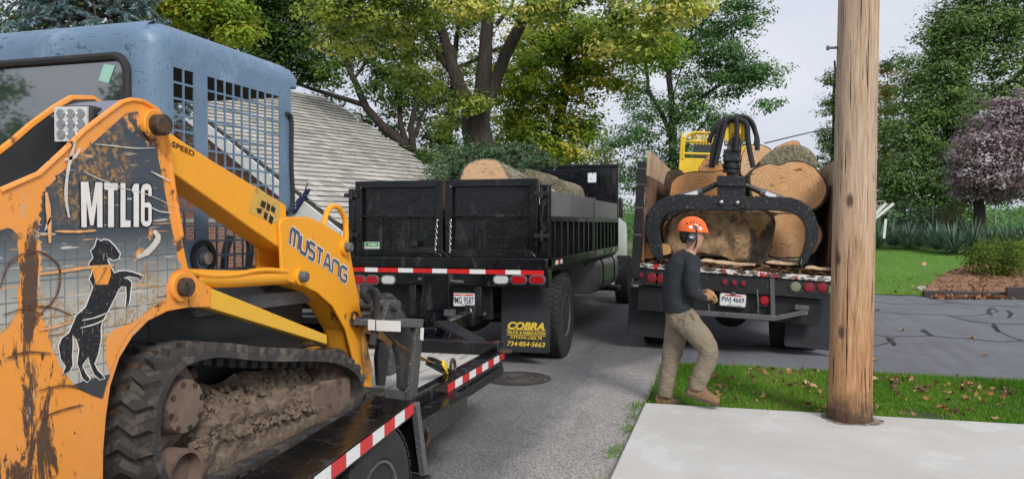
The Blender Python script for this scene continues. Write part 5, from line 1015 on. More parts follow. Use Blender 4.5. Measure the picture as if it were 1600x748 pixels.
# sprocket hub, idler, rollers
c = hit(287, 634, 'x', -2.02); m_ = mpp(c); spk = MB().lathe([(.17, -.2), (.17, -.08), (.115, -.06), (.105, .0), (.100, .012), (.02, .014)], c, 'x', 32).build('sprocket_hub', K['mudplate'], loader)
for k in range(8): a = k * math.pi / 4 + .2; MB().lathe([(.011, 0), (.011, .012)], c + Vector((.006, math.cos(a) * .088, math.sin(a) * .088)), 'x', 8).build('bolt', K['rust'], spk)
for k in range(14): a = k * 2 * math.pi / 14; MB().box(c + Vector((-.12, math.cos(a) * .19, math.sin(a) * .19)), (.05, .05, .05), Matrix.Rotation(a, 3, 'X')).build('sprocket_tooth', K['rust'], spk)
MB().lathe([(.1, -.2), (.19, -.19), (.2, -.15), (.2, -.07), (.19, -.05), (.1, -.04)], (-2.0, 3.72, .80), 'x', 28).build('front_idler', K['rust'], loader)
c = hit(292, 742, 'x', -2.0); MB().lathe([(.07, -.1), (.1, -.09), (.1, 0), (.085, 0), (.08, -.05), (.03, -.05)], c, 'x', 28).build('bottom_roller', K['mudplate'], loader)
# track frame buried in dry mud
n, m2 = 60, 26; vs = []
for i in range(n):
    y = 2.52 + 1.18 * i / (n - 1); top = 1.0 - .075 * i / (n - 1) + .02 * noise.noise(Vector((y * 7, 0, 0))); fade = min(1, i / 4, (n - 1 - i) / 5 + .3)
    for j in range(m2):
        s_ = j / (m2 - 1); z = top - (top - .64) * s_; x = -2.22 + .15 * min(1, s_ * 2.3) ** .6 * fade + .03 * s_
        p = Vector((y * 9, z * 9, 2)); bmp = noise.fractal(p, .9, 2.1, 5) * .048 + noise.fractal(p * 3, .8, 2, 4) * .024; k_ = (1 - max(0, s_ - .6) * 2.2); vs.append((x + bmp * k_ * fade, y, z + bmp * .7 * k_))
MB().add(vs, [(i * m2 + j, (i + 1) * m2 + j, (i + 1) * m2 + j + 1, i * m2 + j + 1) for i in range(n - 1) for j in range(m2 - 1)]).build('caked_mud', K['mud'], loader, smooth=60, normals=False)
MB().prism([yz(u, v, -2.03) for u, v in ((489, 607), (505, 596), (548, 587), (549, 640), (500, 690), (498, 648), (489, 640))], -2.16, -2.03, 'x').build('track_frame_cover', K['mudplate'], loader, bevel=.012)
MB().b2(-2.25, -2.06, 2.6, 3.8, .64, .82).build('track_frame', K['mudplate'], loader, bevel=.02)
mb = MB(); 
for i in range(900):
    y = RNG.uniform(2.55, 3.55); s_ = RNG.random() ** .8; z = .98 - .06 * (y - 2.5) - .2 * s_; x = -2.17 + .13 * s_ ** .6 + RNG.uniform(-.01, .01); r_ = RNG.uniform(.006, .02)
    M_ = Euler(RNG.uniform(0, 6, 3)).to_matrix(); mb.add([M_ @ Vector(v) * r_ + Vector((x, y, z)) for v in ((1, 0, 0), (-1, 0, 0), (0, 1.3, 0), (0, -1, 0), (0, 0, .8), (0, 0, -.9))], [(0, 2, 4), (2, 1, 4), (1, 3, 4), (3, 0, 4), (2, 0, 5), (1, 2, 5), (3, 1, 5), (0, 3, 5)])
o = mb.build('mud_crumbs', K['mud'], loader, smooth=None); o['kind'] = 'stuff'
# ---- grapple bucket on the arms
gb = empty('x', (0, 0, 0)) if False else None
GX = -1.83
bk = MB().b2(-3.78, -2.0, 4.28, 4.36, .95, 1.12).build('grapple_bucket', K['bucket'], loader, bevel=.006)
def side_leg(X, w_=.03):
    MB().prism([yz(u, v, GX) for u, v in ((652, 505), (662, 500), (659, 545), (655, 590), (652, 618), (688, 598), (694, 604), (664, 630), (646, 646), (640, 640), (644, 590), (648, 545))], X - w_, X, 'x').build('side_leg', K['bucket'], bk, bevel=.004)
side_leg(GX); side_leg(-3.75)
tn = [yz(u, v, GX) for u, v in ((616, 486), (628, 470), (645, 472), (660, 490), (671, 520), (676, 556), (671, 590), (661, 614), (655, 606), (655, 580), (652, 556), (645, 535), (632, 520), (618, 508))]
for X in (GX - .12, -2.3, -2.75, -3.15, -3.6): MB().prism(tn, X - .035, X, 'x').build('clamp_tine', K['bucket'], bk, bevel=.004)
lt = [yz(u, v, GX) for u, v in ((598, 520), (606, 520), (606, 560), (604, 600), (640, 618), (636, 626), (596, 612), (592, 600))]
for X, P in ((-2.2, [(596, 516), (612, 516), (607, 560), (602, 602), (593, 602), (590, 560)]), (-2.32, [(617, 516), (634, 516), (628, 562), (614, 604), (606, 602), (611, 560)])): MB().prism([yz(u, v, X) for u, v in P], X - .03, X, 'x').build('lower_tine', K['bucket'], bk, bevel=.004)
for X in (-2.6, -2.9, -3.2, -3.5): MB().prism([yz(u, v, -2.32) for u, v in ((617, 516), (634, 516), (628, 562), (614, 604), (606, 602), (611, 560))], X - .03, X, 'x').build('lower_tine', K['bucket'], bk, bevel=.004)
y0, z0 = yz(632, 508, GX); MB().prism([yz(u, v, GX) for u, v in ((607, 500), (662, 498), (660, 512), (607, 510))], -3.75, GX + .004, 'x').build('top_plate', K['steelgrey'], bk, bevel=.004)
for (u0, u1, vv) in ((575, 586, 507), (588, 626, 508)):
    a = hit(u0, vv, 'y', yz(607, 505, GX)[0] - .004); b = hit(u1, vv, 'y', yz(607, 505, GX)[0] - .004); MB().b2(a.x, b.x, a.y - .001, a.y + .001, a.z - .03, a.z + .03).build('label', K['white'], bk, smooth=None)
y1, z1 = yz(628, 478, GX); MB().tube([(-3.7, y1, z1), (GX - .02, y1, z1)], .035, 14).build('cross_tube', K['bucket'], bk)
for X in (GX - .06, -2.9, -3.6): MB().prism([yz(u, v, GX) for u, v in ((612, 508), (622, 476), (632, 470), (637, 480), (626, 508))], X - .03, X, 'x').build('hinge_ear', K['bucket'], bk, bevel=.004)
y2, z2 = yz(640, 622, GX); MB().tube([(-3.74, y2, z2), (GX - .03, y2, z2)], .04, 12).build('base_tube', K['bucket'], bk)
MB().prism([yz(u, v, GX) for u, v in ((610, 606), (640, 612), (640, 640), (612, 640))], -3.74, GX - .032, 'x').build('base_plate', K['bucket'], bk, bevel=.004)
htube('grapple_hose', [(575, 470), (566, 458), (572, 445), (584, 455), (590, 480), (588, 510), (580, 540)], GX - .1, .022, 'rubber', bk); htube('grapple_cylinder', [(583, 455), (600, 478), (616, 500)], GX - .2, .03, 'bucket', bk)
htube('grapple_link', [(600, 462), (612, 463), (622, 478)], GX - .35, .02, 'bucket', bk)
pp = [yz(u, v, GX) for u, v in ((657, 510), (662, 512), (661, 532), (656, 530))]; MB().prism(pp, GX + .001, GX + .002, 'x').build('warning_label', K['wprint'], bk, smooth=None)
# ---------------------------------------------------------------- dump truck
K['boardgrey'] = scratchmat('rubbed_grey_side_board', (.15, .15, .155), (.3, .3, .3), .5, .62, dirt=(.07, .07, .07), da=.56)
dump = empty('dump_truck', (-3.21, 8.4, 0), label='black dump truck with barn-door tailgate hitched ahead of the trailer', cat='truck')
TY = 8.4; XL, XRr = -4.46, -1.96; ZB = 1.27; ZT = 2.19
def T(u, v, Y=TY): return hit(u, v, 'y', Y)
# tailgate: two doors with frames, mid rails and stiffeners
def door(u0, u1, hinge):
    a, b = T(u0, 282), T(u1, 280); x0, x1 = a.x, b.x; z0, z1 = ZB + .02, ZT
    d_ = MB().b2(x0, x1, TY + .03, TY + .05, z0, z1).build('tailgate_door', K['black'], dump)
    fw = .085
    mb = MB()
    for q in ([(x0, z1), (x1, z1), (x1 - fw, z1 - fw), (x0 + fw, z1 - fw)], [(x0, z0), (x0 + fw, z0 + fw), (x1 - fw, z0 + fw), (x1, z0)], [(x0, z0), (x0, z1), (x0 + fw, z1 - fw), (x0 + fw, z0 + fw)], [(x1, z0), (x1 - fw, z0 + fw), (x1 - fw, z1 - fw), (x1, z1)]):
        MB().prism(q, TY - .035, TY + .03, 'y').build('door_frame', K['black'], d_, bevel=.006)
    zm = T(620, 338).z; MB().b2(x0 + fw, x1 - fw, TY - .015, TY + .03, zm - .012, zm + .018).build('mid_rail', K['black'], d_, bevel=.004)
    for f_ in (.3, .38, .62, .7): xx = x0 + (x1 - x0) * f_; MB().b2(xx - .004, xx + .004, TY + .022, TY + .03, z0 + fw, zm - .012).build('stiffener', K['black'], d_)
    hx = x0 - .05 if hinge < 0 else x1 + .05
    for zh in (z1 - .17, z0 + .25): MB().b2(hx - .09, hx + .09, TY - .06, TY - .03, zh - .025, zh + .025).tube([(hx, TY - .05, zh - .06), (hx, TY - .05, zh + .06)], .022, 10).build('hinge', K['blackm'], d_, bevel=.004)
    return d_
d1 = door(557, 693, -1); d2 = door(697, 841, 1)
for x0, x1 in ((XL, XL + .085), (XRr - .1, XRr)): MB().b2(x0, x1, TY - .02, TY + .13, 1.18, 2.10 if x0 < -3 else 2.12).build('corner_post', K['black'], dump, bevel=.008)
# latch bar, chains, sticker
a, b = T(624, 388), T(682, 391); MB().b2(a.x, b.x, TY - .065, TY - .036, a.z - .045, a.z + .02).build('latch_bar', K['blackm'], d1, bevel=.005)
p = T(651, 383); MB().b2(p.x - .04, p.x + .04, TY - .085, TY - .036, p.z - .02, p.z + .05).build('latch_block', K['blackm'], d1, bevel=.005)
lk = MB(); lk.tube([(.011 * math.cos(a), 0, .022 * math.sin(a)) for a in np.linspace(0, 2 * math.pi, 13)], .0045, 5, False); lkm = lk.mesh('chain_link', None, 60, False); lkm.materials.append(K['chrome'])
for (u0, v0, u1, v1, n, par) in ((683, 346, 680, 392, 11, d1), (704, 346, 703, 392, 11, d2)):
    for k in range(n):
        q = T(u0 + (u1 - u0) * k / (n - 1), v0 + (v1 - v0) * k / (n - 1), TY - .05); link('chain_link', lkm, None, par, tuple(wm(par).inverted() @ q), (0, 0, (k % 2) * 1.57))
P_ = [T(u, v, TY - .055) for u, v in ((684, 389), (690, 392), (697, 398), (703, 402))]; MB().tube(P_, .008, 6).build('latch_cable', K['rubber'], d1)
a, b = T(569, 378, TY + .015), T(592, 389, TY + .015); s0 = MB().b2(a.x, b.x, TY + .025, TY + .029, b.z, a.z).build('sticker', K['white'], d1, smooth=None)
MB().b2(a.x + .01, b.x - .01, TY + .0235, TY + .0255, b.z + .03, a.z - .006).build('sticker_band', K['gprint'], s0, smooth=None)
put_text('COBRA', (b.x - a.x) * .62, .026, K['white'], s0, ((a.x + b.x) / 2 + .01, TY + .0225, a.z - .03), (1, 0, 0), (0, 0, 1), .03)
put_text('OTTAWA LAKE', (b.x - a.x) * .8, .012, K['gprint'], s0, ((a.x + b.x) / 2, TY + .0225, b.z + .016), (1, 0, 0), (0, 0, 1), .01)
# rear sill, tape and light bar
MB().b2(XL, XRr, TY - .05, TY + .16, 1.16, 1.285).build('rear_sill', K['black'], dump, bevel=.01)
bar_ = MB().b2(XL - .01, XRr + .01, TY - .03, TY + .1, .955, 1.158).build('light_bar', K['black'], dump, bevel=.01)
xs_ = [T(u, 420).x for u in (550, 572, 592, 624, 647, 677, 700, 735, 760, 791, 815, 851)]
for i in range(len(xs_) - 1): MB().b2(xs_[i], xs_[i + 1] - .001, TY - .034, TY - .0315, 1.098, 1.15).build('reflective_tape', K['taper' if i % 2 == 0 else 'tapew'], bar_, smooth=None)
def oval(u0, u1, v0, v1, mat, parent, Y, ring='rubber', nm='tail_light'):
    a, b = T(u0, v0, Y), T(u1, v1, Y); x0, x1, z1, z0 = a.x, b.x, a.z, b.z; r_ = min(abs(x1 - x0), abs(z1 - z0)) / 2 * .98
    o = MB().prism(rrect(x0, x1, z0, z1, r_, 6), Y - .008, Y + .02, 'y').build(nm, K[ring], parent, bevel=.004)
    MB().prism(rrect(x0 + .016, x1 - .016, z0 + .014, z1 - .014, max(.01, r_ - .014), 6), Y - .015, Y, 'y').build('lens', K[mat], o, bevel=.004)
for u0, u1, mt in ((552, 572, 'redlens'), (571, 593, 'redlens'), (595, 619, 'whitelens'), (770, 796, 'whitelens'), (797, 824, 'redlens'), (826, 853, 'redlens')):
    oval(u0, u1, 429, 445, mt, bar_, TY - .032, 'steelgrey')
for u in (672, 693, 715): p = T(u, 441, TY - .03); MB().lathe([(.018, -.006), (.018, .01), (.008, .012)][::-1], p, 'y', 12).build('bolt', K['rust'], bar_)
# pintle frame, plate holder and hitch gear
MB().b2(-3.75, -2.67, TY + .12, TY + .2, .55, .95).build('hitch_plate', K['blackm'], dump, bevel=.01)
for x in (-3.62, -2.80): MB().b2(x - .04, x + .04, TY - .02, TY + .14, .6, .95).build('hitch_bracket', K['blackm'], dump, bevel=.008)
p = T(724, 468, TY); lp_ = MB().prism(rrect(p.x - .155, p.x + .155, p.z - .075, p.z + .075, .02), TY - .012, TY - .006, 'y').build('licence_plate', K['white'], dump, bevel=.002)
MB().prism(rrect(p.x - .16, p.x + .16, p.z - .08, p.z + .08, .022), TY - .006, TY + .12, 'y').build('plate_holder', K['steelgrey'], lp_)
put_text('PMG 9587', .265, .085, K['bprint'], lp_, (p.x, TY - .0135, p.z - .006), (1, 0, 0), (0, 0, 1), .02)
MB().b2(p.x - .13, p.x + .13, TY - .0138, TY - .0125, p.z + .05, p.z + .066).build('plate_band', K['taper'], lp_, smooth=None)
put_text('OHIO', .06, .012, K['white'], lp_, (p.x, TY - .0145, p.z + .058), (1, 0, 0), (0, 0, 1), .01); put_text('TRUCK', .09, .016, K['bprint'], lp_, (p.x + .02, TY - .0135, p.z - .062), (1, 0, 0), (0, 0, 1), .01)
for u, v in ((649, 474), (668, 500), (684, 490), (684, 505), (752, 470), (756, 490)): p = T(u, v, TY + .1); MB().lathe([(.025, -.02), (.025, .02), (.01, .03)], p, 'y', 12).build('bolt', K['steelgrey'], dump)
P_ = [T(u, v, TY - .05) for u, v in ((735, 482), (738, 492), (730, 500), (728, 506), (724, 512))]; MB().tube(P_, .014, 7).build('safety_hook', K['chrome'], dump)
p = T(736, 488, TY); MB().b2(p.x - .07, p.x + .07, TY - .04, TY + .12, p.z - .06, p.z + .09).build('hook_box', K['blackm'], dump, bevel=.012)
P_ = [T(u, v, TY - .04) for u, v in ((664, 470), (672, 478), (676, 495), (670, 512), (660, 525))]; MB().tube(P_, .014, 7).build('air_hose', K['rubber'], dump)
MB().b2(-3.0, -2.82, TY - .12, TY + .15, .5, .66).lathe([(.05, 0), (.05, .05), (.02, .09)], (-2.91, TY - .15, .58), 'z', 16).build('pintle_hitch', K['blackm'], dump, bevel=.01)
# bed side, ribs, boards
bed = MB().b2(XL + .08, XRr - .03, TY + .16, 13.95, 1.12, 1.2).build('bed_floor', K['blackm'], dump)
for sx, X in ((1, XRr), (-1, XL)):
    o_ = -sx
    MB().b2(X + o_ * .05, X + o_ * .07, TY + .13, 13.98, 1.2, 1.78).build('side_sheet', K['black'], dump)
    MB().b2(X, X + o_ * .09, TY + .13, 13.98, 1.165, 1.27).build('side_sill', K['black'], dump, bevel=.006)
    MB().b2(X, X + o_ * .08, TY + .13, 13.98, 1.70, 1.76).build('top_rail', K['black'], dump, bevel=.006)
    for k, (y0, y1) in enumerate(((TY + .13, 11.45), (11.5, 13.98))): MB().b2(X + o_ * .012, X + o_ * .05, y0, y1, 1.765, 2.06 - .02 * k).build('side_board', K['boardgrey'], dump, bevel=.004)
    for y in np.arange(TY + .35, 13.9, .37): MB().b2(X + o_ * .004, X + o_ * .05, y - .03, y + .03, 1.272, 1.70).build('side_rib', K['black'], dump, bevel=.004)
    MB().b2(X - .002 * sx, X + o_ * .06, 11.44, 11.51, 1.27, 2.08).build('side_post', K['black'], dump, bevel=.006)
for y, cl in ((8.75, 'wrw'), (11.6, 'rw'), (12.1, 'w'), (13.4, 'w')):
    for k, c_ in enumerate(cl): MB().b2(XRr, XRr + .003, y + k * .13, y + k * .13 + .128, 1.195, 1.245).build('reflective_tape', K['taper' if c_ == 'r' else 'tapew'], dump, smooth=None)
# headboard with its window
hw0, hw1 = hit(918, 270, 'y', 14.0), hit(932, 285, 'y', 14.0); zt = 2.72
for x0, x1, z0, z1 in ((XL, hw0.x, 1.2, zt), (hw1.x, XRr, 1.2, zt), (hw0.x, hw1.x, hw0.z, zt), (hw0.x, hw1.x, 1.2, hw1.z)): MB().b2(x0, x1, 13.98, 14.06, z0, z1).build('headboard', K['black'], dump)
MB().b2(XL - .02, XRr + .02, 13.95, 14.1, zt, zt + .05).build('headboard_rail', K['black'], dump, bevel=.006)
# chassis, axles, tank, cab
for x in (-3.65, -2.77): MB().b2(x - .045, x + .045, TY + .2, 17.3, .78, 1.05).build('frame_rail', K['blackm'], dump)
WY = 9.42
MB().tube([(-4.3, WY, .52), (-2.1, WY, .52)], .09, 12).build('rear_axle', K['blackm'], dump)
MB().lathe([(.1, -.22), (.24, -.1), (.24, .1), (.1, .22)], (-3.21, WY, .52), 'y', 20).build('differential', K['blackm'], dump)
for x, s_ in ((-2.10, 1), (-2.40, 1), (-4.32, -1), (-4.02, -1)): wheel(dump, (x, WY, .525), .525, .27, s_, .52, 8 if x > -2.2 else 0, tread=46)
for x, s_ in ((-2.14, 1), (-4.28, -1)): wheel(dump, (x, 16.2, .5), .5, .28, s_, .53, 8, tread=46)
MB().b2(-4.2, -2.2, 10.2, 10.28, .3, 1.0).build('mud_guard', K['rubber'], dump)
fp = rrect(-2.62, -1.97, .56, 1.16, .2, 8)
tank = MB().prism(fp, 11.95, 14.1, 'y').build('fuel_tank', K['alu'], dump, bevel=.03, seg=3)
for y in (12.35, 13.6): MB().prism(rrect(-2.63, -1.96, .55, 1.17, .205, 8), y - .04, y + .04, 'y').build('tank_strap', K['blackm'], tank, bevel=.004)
MB().b2(-2.5, -2.0, 14.2, 14.75, .42, .5).b2(-2.5, -2.0, 14.2, 14.75, .78, .84).build('cab_step', K['blackm'], dump, bevel=.01)
cabp = [(14.25, .95), (14.25, 2.6), (14.4, 2.72), (15.6, 2.72), (16.1, 1.85), (17.6, 1.7), (17.75, 1.4), (17.75, .75), (16.8, .75), (16.7, .95)]
ck = MB().prism([(y, min(z, 2.45)) for y, z in cabp], -4.15, -2.27, 'x').build('cab', K['white'], dump, bevel=.05, seg=3)
MB().prism([(15.0, 1.8), (15.0, 2.3), (15.5, 2.3), (15.8, 1.8)], -2.272, -2.262, 'x').build('side_window', K['glass'], ck)
MB().b2(-2.26, -2.12, 15.75, 15.85, 1.8, 2.2).build('mirror', K['blackm'], ck, bevel=.02)
# mud flaps with lettering
FY = 8.68
def flap(parent, u0, u1, v0, v1, Y):
    a, b = hit(u0, v0, 'y', Y), hit(u1, v1, 'y', Y); n = 12; vs = []
    q = rrect(a.x, b.x, b.z, a.z, .03)
    return MB().prism(q, Y, Y + .012, 'y').build('mud_flap', K['flap'], parent, bevel=.003), a, b
fl1, a, b = flap(dump, 783, 859, 444, 552, FY)
MB().b2(a.x + .005, b.x - .005, FY - .006, FY, 1.0 - .17, 1.0 - .155).build('flap_crease', K['flap'], fl1)
cx = (a.x + b.x) / 2 + .01; wd = b.x - a.x
for s_, v, w_, h_, bo, sh in (('COBRA', 509, .76, .095, .05, .28), ('TRUCK & FABRICATION', 519.5, .79, .04, .03, 0), ('OTTAWA LAKE, MI', 527.5, .64, .042, .02, 0), ('734·854·5663', 537, .78, .058, .025, .2)):
    p = hit(820, v, 'y', FY - .002); put_text(s_, wd * w_, h_, K['yprint'], fl1, (cx, FY - .002, p.z), (1, 0, 0), (0, 0, 1), bo, sh)
for v in (515, 523.5): p = hit(820, v, 'y', FY); MB().b2(cx - wd * .4, cx + wd * .4, FY - .002, FY, p.z - .003, p.z + .003).build('print_rule', K['yprint'], fl1, smooth=None)
q = MB().prism(rrect(XL + .0, XL + .66, .26, 1.0, .03), FY, FY + .012, 'y').build('mud_flap', K['flap'], dump, bevel=.003)
# ---------------------------------------------------------------- logs
def ringmat(name, base, dark, scale=60, tint=None):
    t = NT(name); co = t.mapped((1, 1, 1), rnd=False); d = t.n('VectorMath', operation='LENGTH'); sc = t.n('Mapping'); sc.inputs['Scale'].default_value = (1, 0, 1.15); t.l(t.co, sc.inputs[0])
    wn = t.n('TexNoise', Scale=5.0, Detail=4.0); t.l(t.co, wn.inputs[0]); ad = t.n('VectorMath', operation='ADD'); sb = t.n('VectorMath', operation='SCALE'); sb.inputs['Scale'].default_value = .09; t.l(wn.outputs['Color'], sb.inputs[0]); t.l(sc.outputs[0], ad.inputs[0]); t.l(sb.outputs[0], ad.inputs[1]); t.l(ad.outputs[0], d.inputs[0])
    r_ = t.math('SINE', t.math('MULTIPLY', d.outputs['Value'], scale * 2.2)); rg = t.ramp(t.math('ADD', t.math('MULTIPLY', r_, .5), .5), [(.2, 0), (.8, 1)])
    c = t.mix(rg, [x * .80 for x in base], base); c = t.mix(t.ramp(t.noise(2.2, 3, .5, t.mapped()), [(.5, 0), (.72, .55)]), c, (.62, .31, .12))
    c = t.mix(t.ramp(t.noise(3.5, 6, .65, t.mapped()), [(.40, 0), (.62, .9)]), c, tint or dark)
    saw = t.noise(90, 3, .6, t.mapped((.25, 1, 1.6), rot=(0, .5, 0))); c = t.mix(t.ramp(saw, [(.38, .5), (.56, 0)]), c, dark)
    ck = t.noise(9, 4, .6, t.mapped((.8, 1, 3.2), rot=(0, -.6, 0)), .5); c = t.mix(t.ramp(ck, [(.335, .95), (.365, 0)]), c, [x * .35 for x in dark])
    return t.out(c, .85, t.mix(.5, saw, rg), .3, .006)
K['cutpink'] = ringmat('fresh_pink_cut_wood', (.80, .54, .33), (.5, .29, .15), 70, (.68, .42, .24)); K['cut'] = ringmat('tan_cut_wood', (.76, .47, .25), (.44, .22, .09), 60, (.62, .33, .14)); K['cutorange'] = ringmat('orange_cut_wood', (.76, .42, .18), (.48, .2, .07), 55, (.62, .29, .1))
K['logbark'] = pm('log_bark', (.10, .072, .048), .4, 6, .95, stretch=(2.5, .35, 2.5), bs=1, bscale=22, bd=.04, dirt=(.055, .042, .03), da=.52, dscale=9)
K['lichen'] = pm('lichen_bark', (.34, .32, .21), .35, 12, .95, stretch=(2.5, .4, 2.5), bs=1, bscale=24, bd=.05, dirt=(.14, .10, .065), da=.5, dscale=13)
def log(name, label, px, Y, L, cut, bark='logbark', M=None, group='logs on the log truck', rough=.03, tilt=(0, 0), flip=False, wob=.0025, dome=.0):
    """log with its sawn end traced at depth Y, running back L metres; rings centre on the log's own origin"""
    P3 = [hit(u, v, 'y', Y, M) for u, v in px]; c = sum(P3, Vector()) / len(P3); P2 = smoothpoly([(p.x - c.x, p.z - c.z) for p in P3], 2); P2 = [(x * (1 + .035 * noise.noise(Vector((x * 6, z * 6, c.x))) + .012 * noise.noise(Vector((x * 25, z * 25, c.x)))), z * (1 + .035 * noise.noise(Vector((x * 6, z * 6, c.z + 5))) + .012 * noise.noise(Vector((x * 25, z * 25, 9))))) for x, z in P2]; n = len(P2); N = 14; vs = []
    for i in range(N):
        s_ = i / (N - 1)
        for k, (x, z) in enumerate(P2):
            a = math.atan2(z, x); r_ = 1 + rough * 2.5 * noise.noise(Vector((math.cos(a) * 2.2, s_ * L * .8, math.sin(a) * 2.2 + c.x))) + rough * noise.noise(Vector((math.cos(a) * 9, s_ * L * 2.5, math.sin(a) * 9 + c.z)))
            if i == 0: r_ = 1
            vs.append((x * r_ + tilt[0] * s_ * L, s_ * L, z * r_ + tilt[1] * s_ * L))
    mb = MB(); mb.add(vs, [(i * n + k, i * n + (k + 1) % n, (i + 1) * n + (k + 1) % n, (i + 1) * n + k) for i in range(N - 1) for k in range(n)] + [tuple(range((N - 1) * n, N * n))])
    b0 = len(mb.v); RIM = [.935 + .022 * noise.noise(Vector((x * 11, z * 11, 2))) for x, z in P2]; mb.add([(x * r2, -.003, z * r2) for (x, z), r2 in zip(P2, RIM)], []); mb.f += [(k, (k + 1) % n, b0 + (k + 1) % n, b0 + k) for k in range(n)]
    Wm = (M or Matrix.Identity(4)); loc = Wm @ c; o = link(name, mb.mesh(name, None, 60), K[bark], None, tuple(loc), tuple(Wm.to_euler())); tag(o, label, 'log', group)
    # end face filled with scattered points so that it carries real relief
    from mathutils.geometry import delaunay_2d_cdt
    bd = [Vector((x * (r2 + .003), z * (r2 + .003))) for (x, z), r2 in zip(P2, RIM)]; xs2 = [p.x for p in bd]; zs2 = [p.y for p in bd]; st_ = max(max(xs2) - min(xs2), max(zs2) - min(zs2)) / 26; ins = []
    for gx in np.arange(min(xs2), max(xs2), st_):
        for gz in np.arange(min(zs2), max(zs2), st_):
            q = (gx + RNG.uniform(-.3, .3) * st_, gz + RNG.uniform(-.3, .3) * st_)
            if inpoly(q[0] * 1.06, q[1] * 1.06, [tuple(p) for p in bd]): ins.append(Vector(q))
    vv, _, ff, *_r = delaunay_2d_cdt(bd + ins, [(k, (k + 1) % n) for k in range(n)], [], 1, 1e-5)
    m2 = MB(); m2.add([(p.x, -.004 + (0 if i < n else -dome * .6 + wob * (noise.noise(Vector((p.x * 7 + c.x, p.y * 7, 3))) + .6 * noise.noise(Vector((p.x * 19 + c.x, p.y * 19, 7))))), p.y) for i, p in enumerate(vv)], [tuple(q) for q in ff])
    link('cut_face', m2.mesh('cut_face', None, 60), K[cut], o); return o
log('log', 'large pale log with rounded sawn end poking above the dump truck tailgate', [(716, 283), (724, 262), (740, 250), (755, 247), (775, 247), (788, 258), (798, 283), (797, 310), (770, 330), (740, 330), (718, 310)], 9.3, .85, 'cutpink', 'lichen', group='logs in the dump truck', tilt=(.1, -.12))
log('log', 'pinkish split log leaning against the inside of the dump bed side board', [(838, 296), (846, 291), (858, 292), (872, 300), (880, 312), (860, 325), (838, 320)], 9.6, 1.6, 'cutpink', 'lichen', group='logs in the dump truck', tilt=(-.05, -.05))
log('log', 'rounded mossy log half hidden behind the dump bed side board', [(846, 290), (850, 281), (862, 278), (878, 281), (888, 292), (890, 310), (860, 315)], 11.2, 1.3, 'lichen', 'lichen', group='logs in the dump truck')
log('log', 'short log with torn reddish bark right of the large pale log', [(800, 285), (803, 268), (815, 263), (832, 264), (842, 272), (845, 290), (830, 305), (806, 303)], 10.6, 1.4, 'lichen', 'lichen', group='logs in the dump truck', dome=.03)
# cut evergreen boughs behind the pale log
bo = empty('evergreen_boughs', tuple(hit(770, 290, 'y', 11.5)), label='heap of cut feathery evergreen boughs behind the pale log in the dump truck', cat='branches'); tw = []; bmb = MB()
for i in range(80):
    a = hit(RNG.uniform(718, 815), RNG.uniform(250, 285), 'y', RNG.uniform(10.8, 11.6)); e = a + Vector((RNG.uniform(-.6, .8), RNG.uniform(-.3, .3), RNG.uniform(-.02, .28) - abs(a.x + 3.2) * .06)); bmb.tube([a, a.lerp(e, .5) + Vector((0, 0, .06)), e], [.012, .009, .004], 5, False)
    for k in range(16):
        q = a.lerp(e, RNG.uniform(.2, 1)) + Vector((0, 0, .04)); tw.append((q, q + Vector((RNG.normal() * .1, RNG.normal() * .1, RNG.uniform(-.14, .08)))))
bmb.build('stems', K['twig'], bo, normals=False); P_, D_, N_ = needle_twigs(tw, 300, .03); me = leaf_mesh('needles', P_, .05, N_, .22, D=D_); me.transform(wm(bo).inverted()); link('needles', me, LM['bough'], bo)
# ---------------------------------------------------------------- log truck (leans to the right)
LR = R(3.3); lt = empty('log_truck', (0, 9.9, 0), (0, LR, 0), label='dark log truck heaped with sawn logs beside the utility pole', cat='truck'); LMx = wm(lt)
def Q(u, v, y=0): return hit(u, v, 'y', y, LMx)
def QX(u, v, x): return hit(u, v, 'x', x, LMx)
def lb(x0, x1, y0, y1, z0, z1, name, mat, par=None, bevel=.006): return MB().b2(x0, x1, y0, y1, z0, z1).build(name, K[mat], par or lt, world=False, bevel=bevel)
eL, eR = Q(986, 410), Q(1301, 432); DZ2 = (eL.z + eR.z) / 2; X0, X1 = eL.x, eR.x
t = NT('chipped_white_red_paint'); n1 = t.noise(9, 7, .75, t.mapped((1, 1, 2.2))); n2 = t.noise(6.5, 3, .5, t.mapped((1, 1, .5), rot=(0, 0, .3)))
c = t.mix(t.ramp(n2, [(.56, 0), (.585, 1)]), (.68, .66, .63), (.55, .02, .02)); c = t.mix(t.ramp(n1, [(.47, 1), (.52, 0)]), c, (.045, .035, .03)); K['chipped'] = t.out(c, .6, n1, .3, .005)
K['deckwood'] = pm('worn_truck_deck', (.14, .095, .065), .4, 8, .9, stretch=(1, 3, 3), bs=.6, dirt=(.3, .2, .12), da=.56, dscale=14)
K['plywood'] = pm('raw_plywood', (.56, .40, .25), .25, 4, .85, stretch=(3, 1, .5), bs=.3, dirt=(.26, .16, .09), da=.52, dscale=6, dstretch=(3, 3, .5))
K['oldboard'] = pm('stained_brown_board', (.27, .145, .085), .35, 5, .8, stretch=(3, 3, .35), bs=.4, dirt=(.07, .038, .026), da=.5, dscale=8)
lb(X0, X1, 0, .05, DZ2 - .065, DZ2 + .0, 'rear_edge', 'chipped', bevel=.008)
for i in range(12):
    x = X0 + (X1 - X0) * i / 12; lb(x + .006, x + (X1 - X0) / 12 - .006, .052, 5.4, DZ2 - .06, DZ2 - .004 + RNG.uniform(-.003, .003), 'deck_plank', 'deckwood')
lb(X0 + .04, X1 - .04, .03, .12, DZ2 - .285, DZ2 - .067, 'rear_beam', 'blackm')
